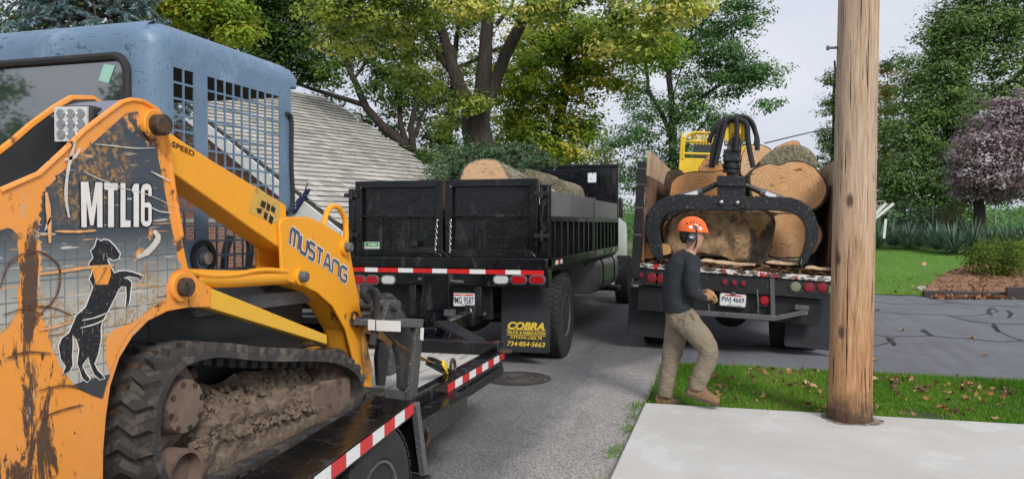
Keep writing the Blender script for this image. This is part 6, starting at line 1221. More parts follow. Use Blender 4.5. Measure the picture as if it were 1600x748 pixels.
lb(X0 + .1, X1 - .1, .12, .2, DZ2 - .62, DZ2 - .3, 'under_panel', 'blackm')
# side boards: lower stained board, upper raw plywood, steel posts
zl_ = Q(1002, 234).z
for sx, X in ((-1, QX(1000, 300, -1.14).x), (1, 1.16)):
    lb(X - .02, X + .02, .02, 3.9, DZ2 + .0, DZ2 + 1.12, 'side_board', 'oldboard'); lb(X - .021, X + .019, .02, 3.9, DZ2 + 1.123, zl_ - .01, 'side_board', 'plywood')
    for k, y in enumerate((-.02, 1.3, 2.6, 3.85)):
        xo = X + sx * .08; lb(xo - .055, xo + .055, y, y + .07, DZ2 - .2, DZ2 + 1.3, 'stake_post', 'blackm')
        if k == 0:
            for zz_ in (.35, .7, 1.0, 1.2): lb(xo - .065, xo + .065, y - .006, y, DZ2 + zz_, DZ2 + zz_ + .02, 'post_band', 'steelgrey')
# tail lights, plate, bumper, flaps
def rnd_light(u, v, r, mat, y=.0, box=True):
    p = Q(u, v, y); rm_ = r * mpp(LMx @ p)
    h = MB().b2(p.x - rm_ * 1.25, p.x + rm_ * 1.25, y + .004, y + .05, p.z - rm_ * 1.3, p.z + rm_ * 1.3).build('tail_light', K['rubber'], lt, world=False, bevel=.006)
    MB().lathe([(rm_ * .2, -.016), (rm_ * .8, -.012), (rm_, 0), (rm_, .02)], p, 'y', 24).build('lens', K[mat], h, world=False)
for u, v, r, m_ in ((1001, 430, 4, 'dimred'), (1018, 434, 8, 'dimred'), (1034, 436, 8, 'dimred'), (1132, 441, 4.2, 'dimred'), (1147, 442, 4.2, 'dimred'), (1161, 443, 4.2, 'dimred'), (1243, 448, 8, 'dimwhite'), (1264, 449, 8, 'dimred'), (1285, 449, 8, 'dimred')): rnd_light(u, v, r, m_, .02)
rnd_light(1195, 469, 8, 'redlens', .06)
p = Q(1145, 468, .08); pl = MB().prism(rrect(p.x - .155, p.x + .155, p.z - .076, p.z + .076, .02), .02, .026, 'y').build('licence_plate', K['white'], lt, world=False, bevel=.002)
MB().prism(rrect(p.x - .165, p.x + .165, p.z - .086, p.z + .086, .022), .0265, .13, 'y').build('plate_holder', K['steelgrey'], pl, world=False)
put_text('PWJ 4669', .27, .085, K['bprint'], pl, (p.x, .0185, p.z - .004), (1, 0, 0), (0, 0, 1), .02, world=False)
MB().b2(p.x - .1, p.x + .1, .0184, .0195, p.z + .05, p.z + .066).build('plate_band', K['taper'], pl, world=False, smooth=None)
put_text('APPORTIONED', .17, .014, K['bprint'], pl, (p.x + .02, .0185, p.z - .064), (1, 0, 0), (0, 0, 1), .01, world=False)
lb(p.x - .03, p.x + .03, .0, .03, p.z + .07, p.z + .10, 'plate_lamp', 'steelgrey')
a, b, c_ = Q(1060, 486, -.02), Q(1212, 497, -.02), Q(1262, 487, -.02)
bp = MB().bar(a, b, .05, .065).bar(b + Vector((-.01, 0, .0)), c_ + Vector((0, .03, 0)), .048, .06).build('step_bumper', K['steelgrey'], lt, world=False, bevel=.006)
for u0, v0, v1 in ((1206, 430, 494), (1107, 475, 490), (1183, 452, 490)): a, b = Q(u0, v0, .03), Q(u0 + 2, v1, .03); MB().bar(a, b, .055 if u0 == 1206 else .02, .03).build('bumper_hanger', K['steelgrey'], lt, world=False, bevel=.004)
p = Q(1250, 480, .02); lb(p.x - .06, p.x + .1, -.02, .05, p.z - .03, p.z + .03, 'bumper_bracket', 'steelgrey')
for u0, u1, v0, v1 in ((984, 1064, 447, 531), (1231, 1312, 452, 549)):
    a, b = Q(u0, v0, .35), Q(u1, v1, .35); f_ = MB().prism(rrect(a.x, b.x, b.z, a.z, .04), .35, .365, 'y').build('mud_flap', K['flap'], lt, world=False, bevel=.003)
    q = rrect(a.x + .03, b.x - .03, b.z + .03, a.z - .03, .03); MB().tube([(x, .349, z) for x, z in q + q[:1]], .005, 5, False).build('flap_rib', K['flap'], f_, world=False)
inv = LMx.inverted()
for x, y, s_ in ((-1.0, 10.95, -1), (-.68, 10.95, -1), (1.0, 10.95, 1), (.68, 10.95, 1), (-1.0, 16.2, -1), (1.0, 16.2, 1)):
    wheel(lt, inv @ Vector((x, y, .505)), .505, .27, s_, .52, 8 if abs(x) > .9 else 0, tread=46, world=False, axis_rot=(0, -LR, 0))
for x in (-.45, .45): lb(x - .045, x + .045, .2, 7.6, .72, .98, 'frame_rail', 'blackm')
MB().tube([(-1.0, 1.05, .52), (1.0, 1.05, .52)], .09, 12).lathe([(.1, -.2), (.25, -.1), (.25, .1), (.1, .2)], (0, 1.0, .52), 'y', 20).build('rear_axle', K['blackm'], lt, world=False)
ck2 = MB().prism([(5.7, .95), (5.7, 2.3), (5.85, 2.45), (7.0, 2.45), (7.4, 1.75), (8.4, 1.6), (8.5, .8), (7.5, .7)], -1.1, 1.1, 'x').build('cab', K['white'], lt, world=False, bevel=.05, seg=3)
MB().prism([(6.3, 1.7), (6.3, 2.25), (6.85, 2.25), (7.1, 1.7)], 1.102, 1.112, 'x').build('side_window', K['glass'], ck2, world=False)
# crane: yellow operator guard, post, boom
CYl = 4.25
def cq(u, v): return Q(u, v, CYl)
cage = MB()
g0, g1 = cq(1066, 207), cq(1128, 266); crane = MB().b2(g0.x, g0.x + .62, CYl, CYl + .05, g1.z - .35, cq(1080, 247).z).build('knuckleboom_crane', K['yellow'], lt, world=False, bevel=.01)
zt_, zm_ = cq(1080, 207).z, cq(1080, 240).z; gx1 = g0.x + .62
for pts, r_ in (([(g0.x, CYl, g1.z - .3), (g0.x, CYl, zt_)], .022), ([(g0.x + .04, CYl, zm_ - .1), (g0.x + .04, CYl, zt_ - .14), (g0.x + .12, CYl, zt_ - .04), (g0.x + .24, CYl, zt_), (gx1, CYl, zt_), (gx1, CYl, zm_ - .4)], .028), ([(g0.x, CYl, zm_), (gx1, CYl, zm_)], .022), ([(g0.x, CYl, zt_ - .16), (gx1, CYl, zt_ - .16)], .012)):
    MB().tube(pts, r_, 8).build('guard_rail', K['yellow'], crane, world=False)
for i in range(7): z_ = zt_ - .03 - i * .028; MB().tube([(g0.x + .14, CYl, z_), (gx1, CYl, z_)], .006, 5).build('guard_wire', K['yellow'], crane, world=False)
for i in range(9): x_ = g0.x + .16 + i * .055; MB().tube([(x_, CYl, zt_ - .22), (x_, CYl, zt_)], .006, 5).build('guard_wire', K['yellow'], crane, world=False)
lb(g0.x + .2, gx1 - .02, CYl + .1, CYl + .55, zm_ - .2, zm_ - .08, 'operator_seat', 'rubber', crane); lb(g0.x + .2, gx1 - .02, CYl + .5, CYl + .58, zm_ - .08, zm_ + .28, 'seat_back', 'darkgrey', crane)
tip = Q(1152, 200, .15); MB().b2(Q(1152, 240, 4.8).x - .15, Q(1152, 240, 4.8).x + .15, 4.6, 5.1, DZ2, Q(1152, 202, 4.8).z).build('crane_column', K['yellow'], crane, world=False, bevel=.03)
MB().bar((tip.x, .25, tip.z - .02), Q(1152, 206, 4.8), .1, .12).build('boom', K['yellow'], crane, world=False, bevel=.02)
# ---------------------------------------------------------------- log grapple hanging from the boom tip
GY = -.06; gr = empty('log_grapple', tuple(LMx @ Q(1146, 320, GY)), (0, 0, 0), label='black hydraulic log grapple with two curved arms hanging before the log load', cat='grapple'); GM = LMx
def gp(P, y=GY): return [(q.x, q.z) for q in (Q(u, v, y) for u, v in P)]
def gbuild(mb, nm, mat, par=gr, **k):
    T_ = wm(gr).inverted() @ LMx; mb.v = [tuple(T_ @ Vector(v)) for v in mb.v]; return mb.build(nm, K[mat], par, world=False, **k)
armL = [(1168, 307), (1120, 306), (1060, 304), (1042, 307), (1027, 315), (1016, 328), (1010, 346), (1010, 366), (1015, 384), (1021, 398), (1027, 406), (1034, 405), (1033, 390), (1030, 370), (1030, 354), (1034, 342), (1042, 334), (1056, 329), (1090, 327), (1168, 328)]
armR = [(1126, 306), (1180, 307), (1236, 309), (1252, 314), (1266, 324), (1275, 340), (1279, 358), (1277, 376), (1270, 392), (1260, 410), (1253, 418), (1249, 412), (1256, 395), (1261, 375), (1261, 358), (1257, 346), (1249, 337), (1236, 331), (1215, 328), (1126, 326)]
def tap(P): return smoothpoly(P, 1)
for P, yo in ((armL, 0), (armR, .02)):
    A_ = gbuild(MB().prism(gp(tap(P)), GY + yo, GY + yo + .025, 'y'), 'grapple_arm', 'grap', bevel=.004); gbuild(MB().prism(gp(tap(P)), GY + yo + .2, GY + yo + .225, 'y'), 'arm_plate', 'grap', A_, bevel=.003)
    n_ = len(P) // 2; ins = gp(P); mb = MB()
    for i in list(range(len(P) - 10, len(P) - 1)): a, b = ins[i], ins[i + 1]; mb.add([(a[0], GY + yo + .02, a[1]), (a[0], GY + yo + .21, a[1]), (b[0], GY + yo + .21, b[1]), (b[0], GY + yo + .02, b[1])], [(0, 1, 2, 3)])
    for i in range(1, 9): a, b = ins[i], ins[i + 1]; mb.add([(a[0], GY + yo + .02, a[1]), (a[0], GY + yo + .21, a[1]), (b[0], GY + yo + .21, b[1]), (b[0], GY + yo + .02, b[1])], [(0, 1, 2, 3)])
    gbuild(mb, 'arm_web', 'grap', A_, solid=.012)
for u, v, yy in ((1127, 316, GY), (1152, 317, GY + .02)):
    p = Q(u, v, yy); gbuild(MB().lathe([(.045, -.03), (.045, .0)][::1], p, 'y', 20), 'pivot_collar', 'blackm'); gbuild(MB().lathe([(.012, -.055), (.024, -.05), (.026, -.02)], p, 'y', 6), 'pivot_nut', 'chrome')
gbuild(MB().prism(gp([(1120, 277), (1165, 279), (1164, 330), (1121, 328)], GY + .03), GY + .05, GY + .18, 'y'), 'head_block', 'grap', bevel=.008)
hd = gbuild(MB().prism(gp([(1121, 274), (1164, 276), (1166, 292), (1120, 290)], GY), GY + .0, GY + .25, 'y'), 'head_cap', 'grap', bevel=.006)
p = Q(1142, 279, GY); gbuild(MB().prism(rrect(p.x - .075, p.x + .075, p.z - .02, p.z + .02, .018), GY - .002, GY + .004, 'y'), 'slot', 'kprint', hd)
for a, b, c2 in (((1121, 287), (1090, 302), (1058, 310)), ((1164, 289), (1196, 303), (1222, 312))):
    A_, B_, C2 = Q(*a, GY + .12), Q(*b, GY + .12), Q(*c2, GY + .12); cy = gbuild(MB().tube([A_, B_], .035, 12), 'cylinder', 'grap'); gbuild(MB().tube([B_ - (B_ - A_) * .25, C2], .05, 12), 'cylinder_barrel', 'steelgrey', cy); gbuild(MB().bar(B_ + Vector((0, -.052, .01)), B_.lerp(C2, .6) + Vector((0, -.052, .005)), .008, .05), 'cylinder_label', 'white', cy)
# rotator
p = Q(1143, 255, GY + .1)
rt = gbuild(MB().b2(p.x - .105, p.x + .105, p.y - .1, p.y + .1, Q(1140, 253).z, Q(1140, 234).z), 'rotator', 'grap', bevel=.012)
zz0 = Q(1140, 276, GY + .1).z; zz1 = Q(1140, 254, GY + .1).z; H_ = zz1 - zz0
gbuild(MB().lathe([(.05, 0), (.05, H_ * .25), (.1, H_ * .28), (.1, H_ * .5), (.085, H_ * .55), (.11, H_ * .6), (.11, H_ * .85), (.09, H_)], (p.x, p.y, zz0), 'z', 20), 'rotator_swivel', 'blackm', rt)
# boom tip head and hoses
th = gbuild(MB().prism(gp([(1127, 196), (1138, 190), (1160, 189), (1166, 197), (1166, 208), (1160, 222), (1154, 232), (1142, 232), (1137, 222), (1131, 212)], .05), .02, .06, 'y'), 'boom_tip', 'yellow', bevel=.008)
gbuild(MB().prism(gp([(1140, 192), (1160, 192), (1158, 210), (1142, 210)], .0), -.02, .03, 'y'), 'tip_face', 'yellow', th, bevel=.006)
for u in (1135, 1163): a, b = Q(u, 200, .0), Q(u, 228, .0); gbuild(MB().bar(a, b, .05, .03), 'tip_cheek', 'yellow', th, bevel=.006); q = Q(u, 224, -.02); gbuild(MB().lathe([(.02, -.03), (.03, -.02), (.03, .02)], q, 'y', 10), 'tip_pin', 'chrome', th)
def ghose(P, r_, y=-.03, spiral=False, nm='hose'):
    P_ = smoothpoly([(u, v, y) for u, v in P], 2, False); pts = [Q(u, v, yy) for u, v, yy in P_]; o = gbuild(MB().tube(pts, r_, 8), nm, 'rubber')
    if spiral:
        cl = [0]
        for a, b in zip(pts, pts[1:]): cl.append(cl[-1] + (b - a).length)
        sp_ = []; n_ = int(cl[-1] / .05) * 8
        for k in range(n_):
            s_ = cl[-1] * k / n_; i = next(i for i in range(len(pts) - 1) if cl[i + 1] >= s_); f_ = (s_ - cl[i]) / (cl[i + 1] - cl[i]); c_ = pts[i].lerp(pts[i + 1], f_); t_ = (pts[i + 1] - pts[i]).normalized(); u_ = t_.orthogonal().normalized(); v_ = t_.cross(u_); a = 2 * math.pi * s_ / .05; sp_.append(c_ + (u_ * math.cos(a) + v_ * math.sin(a)) * r_)
        gbuild(MB().tube(sp_, .006, 5), 'hose_guard', 'rubber', o)
ghose([(1150, 186), (1138, 186), (1126, 196), (1120, 215), (1114, 240), (1112, 262)], .036, -.02, True); ghose([(1150, 184), (1134, 186), (1130, 205), (1124, 230), (1118, 258)], .03, -.08, True); ghose([(1155, 186), (1168, 192), (1168, 215), (1172, 240), (1177, 262)], .032, -.05, True)
ghose([(1152, 184), (1172, 188), (1180, 205), (1184, 220), (1183, 235)], .03, .05); ghose([(1148, 182), (1165, 181), (1178, 192), (1182, 212), (1180, 228)], .022, .02); ghose([(1140, 186), (1122, 192), (1112, 210), (1108, 222)], .03, .08)
ghose([(1150, 184), (1152, 195), (1151, 212), (1149, 236)], .028, -.08, True)
for k in range(7): u = 1138 + k * 3.3; ghose([(1150 + (k - 3) * 1.5, 214), (u, 224), (u - 1, 238)], .011, -.06 - .01 * (k % 2), False, 'short_hose')
for k in range(5): ghose([(1128 + k * 3, 198 - k), (1136 + k * 4, 184 - k * .8), (1152 + k * 2, 183), (1164 + k * 2, 194)], .012, -.04 + k * .02)
# ---------------------------------------------------------------- logs on the log truck
BM = LMx
t = NT('mottled_bark_chunk'); c = t.mix(t.ramp(t.noise(6, 8, .7), [(.35, 0), (.65, 1)]), (.32, .195, .105), (.6, .4, .22)); c = t.mix(t.ramp(t.noise(3, 8, .72, t.mapped((1, 1, .7), (2, 3, 1), rnd=False), .5), [(.5, 0), (.58, .85)]), c, (.05, .035, .028)); c = t.mix(t.ramp(t.noise(5, 3, .5, t.mapped((1.4, 1, .5), (5, 2, 9), rnd=False)), [(.62, 0), (.68, .8)]), c, (.42, .21, .04))
xx = t.n('SeparateXYZ'); t.l(t.co, xx.inputs[0]); dm = t.math('ADD', t.math('ADD', xx.outputs[0], t.math('MULTIPLY', xx.outputs[2], -.55)), t.math('MULTIPLY', t.noise(4, 6, .7), .5)); c = t.mix(t.ramp(dm, [(.66, 0), (.74, .9)]), c, (.035, .026, .022)); K['chunk'] = t.out(c, .95, t.mix(.5, t.noise(14, 8, .7), t.noise(40, 6, .7, t.mapped((3, 1, .6)))), 1, .05)
log('log', 'broad rough bark-faced butt log behind the helmeted worker', [(1036, 372), (1042, 345), (1060, 328), (1110, 324), (1170, 325), (1208, 328), (1212, 352), (1204, 385), (1196, 412), (1172, 414), (1150, 412), (1132, 400), (1090, 396), (1062, 400), (1044, 398)], .35, 1.2, 'chunk', 'logbark', BM, rough=.02, wob=.06, dome=.05)
log('log', 'lower right log with pale ringed end under the big upper log', [(1200, 336), (1235, 330), (1262, 338), (1282, 350), (1288, 368), (1280, 388), (1270, 400), (1235, 404), (1194, 404), (1194, 370)], .55, 3.0, 'cut', 'logbark', BM)
log('log', 'biggest ringed log end at the upper right of the load', [(1168, 276), (1176, 262), (1198, 254), (1216, 258), (1238, 248), (1266, 254), (1284, 272), (1296, 290), (1292, 312), (1276, 330), (1240, 338), (1195, 334), (1170, 312)], .6, 3.2, 'cut', 'logbark', BM)
log('log', 'orange-tinted log end at the upper left behind the grapple', [(1044, 296), (1052, 278), (1070, 270), (1090, 266), (1112, 268), (1136, 264), (1158, 280), (1166, 312), (1150, 336), (1095, 338), (1056, 334), (1044, 318)], .62, 3.0, 'cutorange', 'logbark', BM)
log('log', 'mossy lichen-covered log lying on top of the load', [(1182, 262), (1194, 243), (1214, 230), (1240, 224), (1262, 230), (1276, 246), (1280, 264), (1240, 262), (1205, 266)], .95, 2.2, 'lichen', 'lichen', BM, dome=.03)
log('log', 'smooth pinkish sawn slab standing behind the rotator', [(1156, 280), (1157, 248), (1163, 230), (1180, 223), (1200, 228), (1212, 240), (1186, 252), (1174, 272)], 1.1, .7, 'cutpink', 'logbark', BM)
log('log', 'split orange wedge beside the yellow operator guard', [(1088, 268), (1098, 252), (1110, 238), (1118, 248), (1132, 258), (1134, 272), (1105, 276)], 1.0, .8, 'cutorange', 'logbark', BM)
log('log', 'bark-covered log end at the far left against the side board', [(1036, 300), (1040, 270), (1050, 264), (1068, 264), (1072, 290), (1060, 320), (1040, 320)], 1.0, 2.6, 'logbark', 'logbark', BM)
log('log', 'reddish broken slab at the very top right of the load', [(1206, 232), (1225, 224), (1242, 218), (1252, 224), (1252, 238), (1225, 240)], 1.5, .8, 'cutorange', 'logbark', BM)
log('log', 'brown log end low on the left behind the grapple arm', [(1034, 360), (1038, 345), (1050, 340), (1064, 352), (1066, 384), (1052, 398), (1038, 385)], .5, 1.6, 'cutorange', 'logbark', BM)
log('log', 'split firewood chunk in the left rear corner of the truck bed', [(989, 378), (994, 373), (1008, 376), (1022, 384), (1026, 404), (1006, 405), (996, 396)], .12, .42, 'cutorange', 'logbark', BM, rough=.05, tilt=(.6, 0))
log('log', 'pale split slab lying flat by the left grapple tip', [(1020, 382), (1046, 379), (1050, 390), (1048, 398), (1022, 400)], .25, .5, 'cut', 'logbark', BM, rough=.05)
log('log', 'log lying deep in the load behind the rough butt log', [(1060, 290), (1100, 262), (1180, 262), (1240, 280), (1240, 380), (1160, 400), (1070, 380)], 1.9, 2.2, 'cut', 'logbark', BM)
mb = MB(); LM['debris'] = leafmat('bark_debris', [(.05, .035, .025), (.2, .12, .07), (.45, .3, .18)], 0, .85)
n = 900; x = RNG.uniform(X0 + .1, X1 - .1, n); y = RNG.uniform(.02, .55, n); P = np.stack([x, y, DZ2 + .01 + RNG.random(n) * .05 * (y + .2)], 1); D = RNG.normal(size=(n, 3)) * np.array([1, .3, .12])
me = leaf_mesh('bark_debris', P, .14, RNG.normal(.5, .3, n), .28, N=RNG.normal(size=(n, 3)) * .35 + np.array([0, 0, 1]), D=D); o = link('bark_debris', me, LM['debris'], None, tuple(LMx.translation), tuple(LMx.to_euler())); tag(o, 'torn bark and splinters strewn along the log truck deck edge', 'bark', kind='stuff')
for k, (u0, u1, v, s_) in enumerate(((1120, 1180, 411, 'long pale splinter on the truck deck under the rough butt log'), (1196, 1250, 410, 'pale splinter strip on the truck deck beside the right grapple tip'), (1258, 1298, 418, 'curled bark strip on the truck deck near the utility pole'), (1095, 1135, 407, 'short pale splinter on the deck just right of the worker helmet'))):
    a, b = Q(u0, v, .1), Q(u1, v + 3, .14); n = 8; vs = []
    for i in range(n + 1):
        p = a.lerp(b, i / n); p.z = max(p.z, DZ2 + .02); w_ = .03 * (1 + .5 * noise.noise(Vector((i, k, 0)))) * math.sin(math.pi * (i + .6) / (n + 1.2)); vs += [LMx @ (p + Vector((0, -.02, -w_ * .4))), LMx @ (p + Vector((0, .03, w_ * .8 + .01 * math.sin(i))))]
    o = MB().add(vs, [(2 * i, 2 * i + 1, 2 * i + 3, 2 * i + 2) for i in range(n)]).build('wood_splinter', K['plywood'], solid=.012); tag(o, s_, 'splinter', 'splinters on the log truck deck')
# ---------------------------------------------------------------- worker
PY = hit(1042, 634, 'z', .03).y + .06
per_o = empty('person', (hit(1066, 600, 'y', PY).x, PY, .0), label='person in orange helmet, dark grey long-sleeved shirt, khaki trousers and tan boots walking right', cat='person')
def loft(mb, secs, n=16, sq=1.0):
    """secs: (u, v, dy, ra, rb): centre in photo px at depth PY+dy, half-width across the limb in the picture plane, half-width in depth"""
    C_ = [hit(s[0], s[1], 'y', PY + s[2]) for s in secs]; m = len(C_); vs = []
    for i, c in enumerate(C_):
        t_ = (C_[min(i + 1, m - 1)] - C_[max(i - 1, 0)]).normalized(); b = Vector((.15, 1, 0)).normalized(); b = (b - t_ * b.dot(t_)).normalized(); a = t_.cross(b)
        vs += [c + a * secs[i][3] * math.copysign(abs(math.cos(q)) ** sq, math.cos(q)) + b * secs[i][4] * math.copysign(abs(math.sin(q)) ** sq, math.sin(q)) for q in (2 * math.pi * k / n for k in range(n))]
    mb.add(vs, [(i * n + k, i * n + (k + 1) % n, (i + 1) * n + (k + 1) % n, (i + 1) * n + k) for i in range(m - 1) for k in range(n)] + [tuple(range(n))[::-1], tuple(range((m - 1) * n, m * n))]); return mb
def fused(mb, name, mat, voxel, smooth=4, folds=None):
    o = mb.build(name, mat, per_o); m = o.modifiers.new('fuse', 'REMESH'); m.mode = 'VOXEL'; m.voxel_size = voxel; m.use_smooth_shade = True
    m = o.modifiers.new('soft', 'SMOOTH'); m.iterations = smooth; m.factor = .5
    if folds:
        tx = bpy.data.textures.new(name + '_folds', 'CLOUDS'); tx.noise_scale = folds[0]; tx.noise_depth = 3; m = o.modifiers.new('folds', 'DISPLACE'); m.texture = tx; m.strength = folds[1]; m.mid_level = .5; m.texture_coords = 'LOCAL'
    return o
K['skin'] = pm('skin', (.48, .27, .19), .1, 12, .55); 
def cloth(name, col, weave=260, fold=5, fs=.5):
    t = NT(name); c = t.mix(t.ramp(t.noise(3, 5, .6), [(.3, 0), (.7, 1)]), [x * .86 for x in col], [x * 1.1 for x in col]); f = t.mix(.5, t.noise(fold, 3, .5, t.mapped((1, 1, 1.9), rot=(.2, .5, .3), rnd=False), 1.2), t.noise(fold * 2.2, 2, .5, t.mapped((.7, 1, 2.6), rot=(.1, -.5, .2), rnd=False), 1.5))
    return t.out(c, .9, t.mix(.12, f, t.noise(weave, 2, .5)), fs * .75, .05, spec=.2)
K['shirt'] = cloth('dark_grey_shirt', (.032, .036, .042)); K['khaki'] = cloth('khaki_trousers', (.25, .21, .155), 300, 7, .75); K['boot'] = pm('tan_boot_leather', (.2, .115, .06), .3, 9, .75, dirt=(.11, .07, .045), da=.55, bs=.3); K['sole'] = pm('boot_sole', (.09, .06, .04), .3, 20, .9)
K['glove'] = pm('tan_glove_leather', (.45, .25, .12), .25, 14, .75, bs=.3); K['hair'] = pm('dark_hair', (.012, .010, .009), .4, 60, .6, bs=.6, bscale=220, stretch=(1, 1, .2)); K['hivis'] = pm('orange_helmet_shell', (.85, .14, .018), .08, 6, .3, dirt=(.55, .1, .03), da=.66)
# one continuous body under the clothes: head, neck, trunk, arms, legs
b = MB()
loft(b, [(1063, 500, 0, .10, .14), (1062, 470, 0, .095, .13), (1064, 440, 0, .11, .15), (1070, 415, 0, .105, .16), (1075, 400, 0, .07, .11), (1079, 392, 0, .052, .055), (1082, 384, 0, .055, .056), (1083, 376, 0, .078, .066), (1083, 366, 0, .092, .074), (1082, 356, 0, .094, .076), (1080, 347, 0, .075, .064), (1079, 342, 0, .03, .03)])
loft(b, [(1088, 392, 0, .008, .022), (1091, 386, 0, .02, .035), (1092, 378, 0, .028, .045), (1094, 368, 0, .022, .045), (1094, 358, 0, .012, .04)])              # jaw and face front
loft(b, [(1095, 377, 0, .006, .016), (1098.5, 373, 0, .010, .014), (1097.5, 367, 0, .007, .010), (1096, 362, 0, .004, .007)], 8)                                     # nose
loft(b, [(1096, 381, 0, .006, .02), (1096.5, 380, 0, .005, .018)], 8)                                                                                                # lips
for s, sh, el, wr in ((-1, (1083, 408), (1080, 453), (1100, 463)), (1, (1072, 406), (1082, 450), (1098, 464))):
    loft(b, [(1074, 404, s * .08, .05, .06), (sh[0], sh[1], s * .17, .05, .05), ((sh[0] + el[0]) / 2, (sh[1] + el[1]) / 2, s * .2, .045, .045), (el[0], el[1], s * .19, .037, .037), ((el[0] + wr[0]) / 2, (el[1] + wr[1]) / 2, s * .13, .034, .034), (wr[0], wr[1], s * .06, .025, .027)], 12)
loft(b, [(1068, 497, -.08, .09, .09), (1090, 520, -.09, .08, .08), (1108, 545, -.10, .055, .06), (1102, 570, -.10, .052, .055), (1088, 606, -.10, .036, .038)], 12); loft(b, [(1060, 497, .08, .09, .09), (1054, 530, .09, .08, .08), (1048, 562, .10, .055, .06), (1042, 590, .10, .052, .055), (1038, 614, .10, .036, .038)], 12)
fused(b, 'body', K['skin'], .0075, 3)
s_ = MB()
loft(s_, [(1060, 487, 0, .140, .165), (1060, 478, 0, .142, .17), (1059, 462, 0, .138, .17), (1060, 444, 0, .146, .18), (1064, 424, 0, .150, .195), (1069, 410, 0, .128, .2), (1073, 400, 0, .095, .15), (1077, 393.5, 0, .062, .072)], 20)
for s, sh, el, wr in ((-1, (1083, 410), (1080, 453), (1103, 465)), (1, (1072, 406), (1086, 450), (1100, 464))):
    loft(s_, [(1072, 406, s * .08, .08, .09), (sh[0] - 1, sh[1] - 1, s * .165, .078, .075), (sh[0] + (el[0] - sh[0]) * .35, sh[1] + (el[1] - sh[1]) * .35, s * .2, .074, .068), (sh[0] + (el[0] - sh[0]) * .75, sh[1] + (el[1] - sh[1]) * .75, s * .205, .064, .06), (el[0] + 1, el[1] + 3, s * .19, .058, .055), (el[0] + 10, el[1] + 8, s * .15, .05, .048), (wr[0] - 4, wr[1] + 1, s * .09, .04, .04), (wr[0], wr[1] - 1, s * .065, .034, .035)], 14)
fused(s_, 'shirt', K['shirt'], .011, 5, (.1, .014))
p_ = MB()
loft(p_, [(1061, 480, 0, 0.128, 0.144), (1063, 490, 0, 0.134, 0.158), (1065, 502, 0, 0.138, 0.163), (1065, 510, 0, 0.102, 0.154)], 20)
loft(p_, [(1066, 496, -.085, 0.125, 0.091), (1080, 510, -.09, 0.113, 0.096), (1095, 527, -.10, 0.104, 0.094), (1106, 542, -.105, 0.091, 0.088), (1108, 553, -.105, 0.088, 0.086), (1103, 568, -.105, 0.086, 0.084), (1095, 586, -.105, 0.082, 0.081), (1089, 600, -.105, 0.074, 0.075), (1087, 607, -.105, 0.070, 0.071)], 18)
loft(p_, [(1062, 496, .085, 0.125, 0.091), (1057, 518, .09, 0.110, 0.096), (1052, 542, .10, 0.097, 0.092), (1047, 566, .105, 0.084, 0.084), (1043, 590, .105, 0.080, 0.081), (1040, 608, .105, 0.076, 0.077), (1039, 619, .105, 0.073, 0.073)], 18)
tr_ = fused(p_, 'trousers', K['khaki'], .011, 4, (.08, .022))
a, c = hit(1085, 494, 'y', PY - .16), hit(1094, 488, 'y', PY - .13)
def boot(ank, heel, ball, toe, dy, name='boot'):
    m = MB(); A_, H_, B_, T_ = [hit(*q, 'y', PY + dy) for q in (ank, heel, ball, toe)]
    ax = (T_ - H_).normalized(); up_ = Vector((0, 1, 0)).cross(ax); up_ = up_ if up_.z > 0 else -up_; L = (T_ - H_).length
    def sec(f, w_, h_): 
        c = H_ + ax * L * f; return [c + Vector((0, math.cos(q) * w_, 0)) + up_ * (max(0, math.sin(q)) * h_ - (.0 if math.sin(q) > 0 else .012)) for q in (2 * math.pi * k / 16 for k in range(16))]
    S_ = [sec(.02, .028, .06), sec(.08, .038, .10), sec(.25, .042, .125), sec(.42, .043, .105), sec(.6, .05, .075), sec(.78, .05, .058), sec(.92, .04, .046), sec(1.0, .018, .03)]
    m.add([v for s in S_ for v in s], [(i * 16 + k, i * 16 + (k + 1) % 16, (i + 1) * 16 + (k + 1) % 16, (i + 1) * 16 + k) for i in range(7) for k in range(16)] + [tuple(range(16))[::-1], tuple(range(112, 128))])
    q = H_ + ax * L * .25; m.tube([q + up_ * .06, A_ + Vector((0, 0, .02)), A_ + Vector((0, 0, .10))], [.05, .052, .055], 14)
    o = m.build(name, K['boot'], per_o); md = o.modifiers.new('fuse', 'REMESH'); md.mode = 'VOXEL'; md.voxel_size = .007; md.use_smooth_shade = True; md = o.modifiers.new('soft', 'SMOOTH'); md.iterations = 3
    pr = [(0, .03), (.1, .042), (.3, .042), (.45, .04), (.62, .053), (.8, .053), (.93, .042), (1.01, .015)]; ps = [(H_ + ax * L * f - up_ * .004, w_) for f, w_ in pr]
    vs = []
    for z_ in (-.026, .004): vs += [c + Vector((0, w_, 0)) + up_ * z_ for c, w_ in ps] + [c - Vector((0, w_, 0)) + up_ * z_ for c, w_ in ps[::-1]]
    n = len(ps) * 2; MB().add(vs, [tuple(range(n)), tuple(range(n, 2 * n))[::-1]] + [(i, (i + 1) % n, n + (i + 1) % n, n + i) for i in range(n)]).build('sole', K['sole'], o, bevel=.004)
boot((1038, 614), (1023, 631), (1050, 632), (1064, 632), .105); boot((1085, 604), (1072, 611), (1105, 627), (1124, 629), -.105)
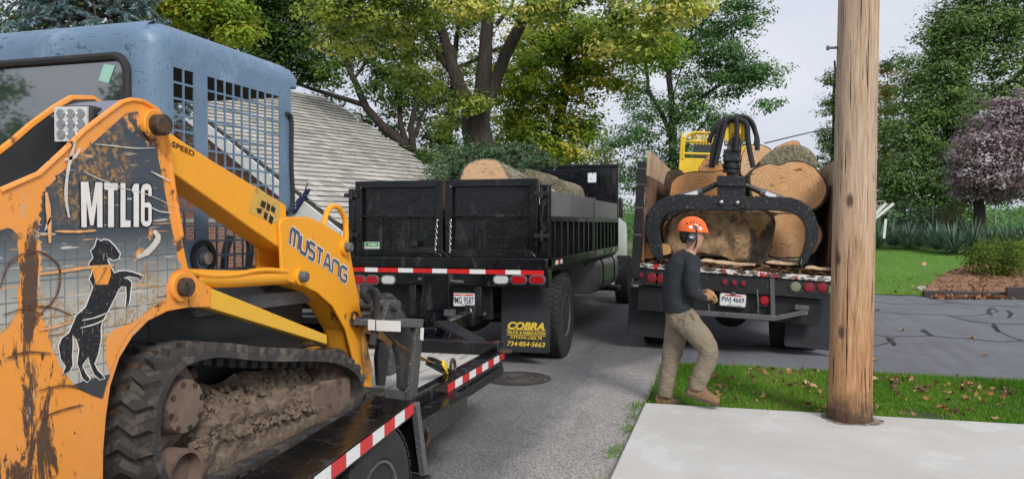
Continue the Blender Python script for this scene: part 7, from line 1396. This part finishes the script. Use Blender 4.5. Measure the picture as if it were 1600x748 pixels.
# gloved hands, fingers curled
def glove(c, s):
    m = MB(); C0 = hit(c[0], c[1], 'y', PY + s * .045); g = lambda x, y, z: C0 + Vector((x, y * s, z))
    m.tube([g(-.055, .02, -.02), g(-.02, .01, -.008), g(.02, 0, .0), g(.045, 0, -.005)], [.032, .036, .038, .028], 12)
    for k, L in enumerate((.85, 1.0, .95, .75)):
        y = .03 - k * .02; m.tube([g(.03, y, .012 - k * .012), g(.03 + .032 * L, y, .006 - k * .014), g(.036 + .036 * L, y - .004, -.026 * L - k * .012), g(.02 + .02 * L, y - .006, -.045 * L - k * .01)], [.0125, .012, .0115, .009], 8)
    m.tube([g(-.02, -.02, .02), g(.01, -.035, .03), g(.038, -.03, .022)], [.014, .013, .010], 8)
    o = m.build('glove', K['glove'], per_o); md = o.modifiers.new('fuse', 'REMESH'); md.mode = 'VOXEL'; md.voxel_size = .0045; md.use_smooth_shade = True; md = o.modifiers.new('soft', 'SMOOTH'); md.iterations = 2
    return o
glove((1107, 462), -1); glove((1104, 458), 1)
p = hit(1106, 468, 'y', PY - .05); MB().tube([p + Vector((-.03, 0, 0)), p + Vector((.03, .01, -.01))], .014, 8).build('cuff_strap', K['rubber'], per_o)
# hair, helmet, ear muffs
hm = MB(); loft(hm, [(1070, 380, 0, .02, .05), (1070, 374, 0, .045, .066), (1072, 366, 0, .062, .078), (1074, 358, 0, .07, .08)], 16); hm.build('hair', K['hair'], per_o)
HC = hit(1081, 360, 'y', PY); n, mr = 32, 12; vs = []
for j in range(mr + 1):
    a = math.pi / 2 * (1 - j / mr)
    for k in range(n):
        q = 2 * math.pi * k / n; cx_ = math.cos(q); fr = max(0, cx_); rx = .128 + .006 * fr * (j / mr) ** 3; z = .125 * math.sin(a) ** .9; 
        if j == mr: z = -.012 - .012 * fr ** 4 + .012 * max(0, -cx_)
        vs.append(HC + Vector((rx * math.cos(a) * cx_ + (.014 * fr if j == mr else 0), .102 * math.cos(a) * math.sin(q), z)))
hel = MB().add(vs, [(j * n + k, j * n + (k + 1) % n, (j + 1) * n + (k + 1) % n, (j + 1) * n + k) for j in range(mr) for k in range(n)]).build('helmet', K['hivis'], per_o, solid=.006, smooth=60); hel.rotation_euler = (0, 0, 0)
def on_hel(u, v, off=.004):
    p = hit(u, v, 'y', PY - .08); d = p - HC; k_ = math.sqrt((d.x / .13) ** 2 + (d.z / .127) ** 2); y = -.103 * math.sqrt(max(0, 1 - min(.98, k_ * k_))); return Vector((HC.x + d.x, HC.y + y - off, HC.z + d.z))
for u, v in ((1080, 347), (1084.5, 347.5), (1089, 349), (1093, 351.5), (1074, 349)): c = on_hel(u, v); MB().lathe([(.003, -.004), (.009, -.002), (.009, .004)], c, 'y', 10).build('vent', K['kprint'], hel)
for P, mt in ((((1076, 353), (1082, 352), (1083, 357), (1077, 357)), 'white'), (((1083, 352), (1088, 352), (1091, 356), (1085, 357)), 'darkgrey'), (((1092, 353), (1097, 356), (1100, 361), (1096, 361), (1092, 358)), 'white')):
    q = [on_hel(u, v, .006) for u, v in P]; MB().add(q, [tuple(range(len(q)))]).build('helmet_decal', K[mt], hel, smooth=None, solid=.002)
q = [on_hel(u, v, .004) for u, v in ((1064, 350), (1070, 343), (1077, 340))]; MB().tube(q, .004, 6).build('helmet_ridge', K['hivis'], hel)
for s in (-1, 1):
    c = hit(1081, 371, 'y', PY + s * .1); mf = MB().lathe([(.02, -.028), (.036, -.022), (.042, 0), (.042, .022), (.03, .03)], c, 'y', 20).build('ear_muff', K['darkgrey'], per_o, bevel=.004); mf.scale = (1, 1, 1)
    MB().bar(c + Vector((-.016, s * .0 - .029, .006)), c + Vector((.016, -.029, .002)), .002, .012).build('muff_label', K['tapew'], mf)
    MB().tube([c + Vector((.03, 0, .02)), c + Vector((.045, 0, .05)), c + Vector((.03, s * -.005, .085))], .008, 7).build('muff_arm', K['rubber'], mf)
q = [hit(u, v, 'y', PY - .062) for u, v in ((1089, 366), (1089, 376), (1087, 384), (1085, 388))]; MB().tube(q, .007, 6).build('chin_strap', K['rubber'], hel)
# belt, pocket seam, wallet patch, boot laces
q = [hit(u, v, 'y', PY + dy) for u, v, dy in ((1078, 489, -.172), (1083, 494, -.176), (1085, 500, -.172))]; MB().tube(q, .004, 5).build('pocket_seam', K['sole'], tr_)
q = [hit(u, v, 'y', PY + dy) for u, v, dy in ((1060, 497, -.175), (1069, 499, -.185), (1070, 508, -.19), (1061, 507, -.18), (1060, 497, -.175))]; MB().tube(q, .0025, 5).build('pocket_seam', K['sole'], tr_)

# soil swept up round the foot of the utility pole
n = 40; rr = [.21 + .05 * noise.noise(Vector((math.cos(2 * math.pi * k / n) * 1.5, math.sin(2 * math.pi * k / n) * 1.5, 4))) + .03 * RNG.random() for k in range(n)]
MB().add([(px_ + math.cos(2 * math.pi * k / n) * rr[k], py_ + math.sin(2 * math.pi * k / n) * rr[k], .0495) for k in range(n)], [tuple(range(n))]).build('soil_ring', pm('pole_soil', (.17, .13, .09), .3, 20, .95, dirt=(.4, .37, .32), da=.5, dscale=30), pv, smooth=None)
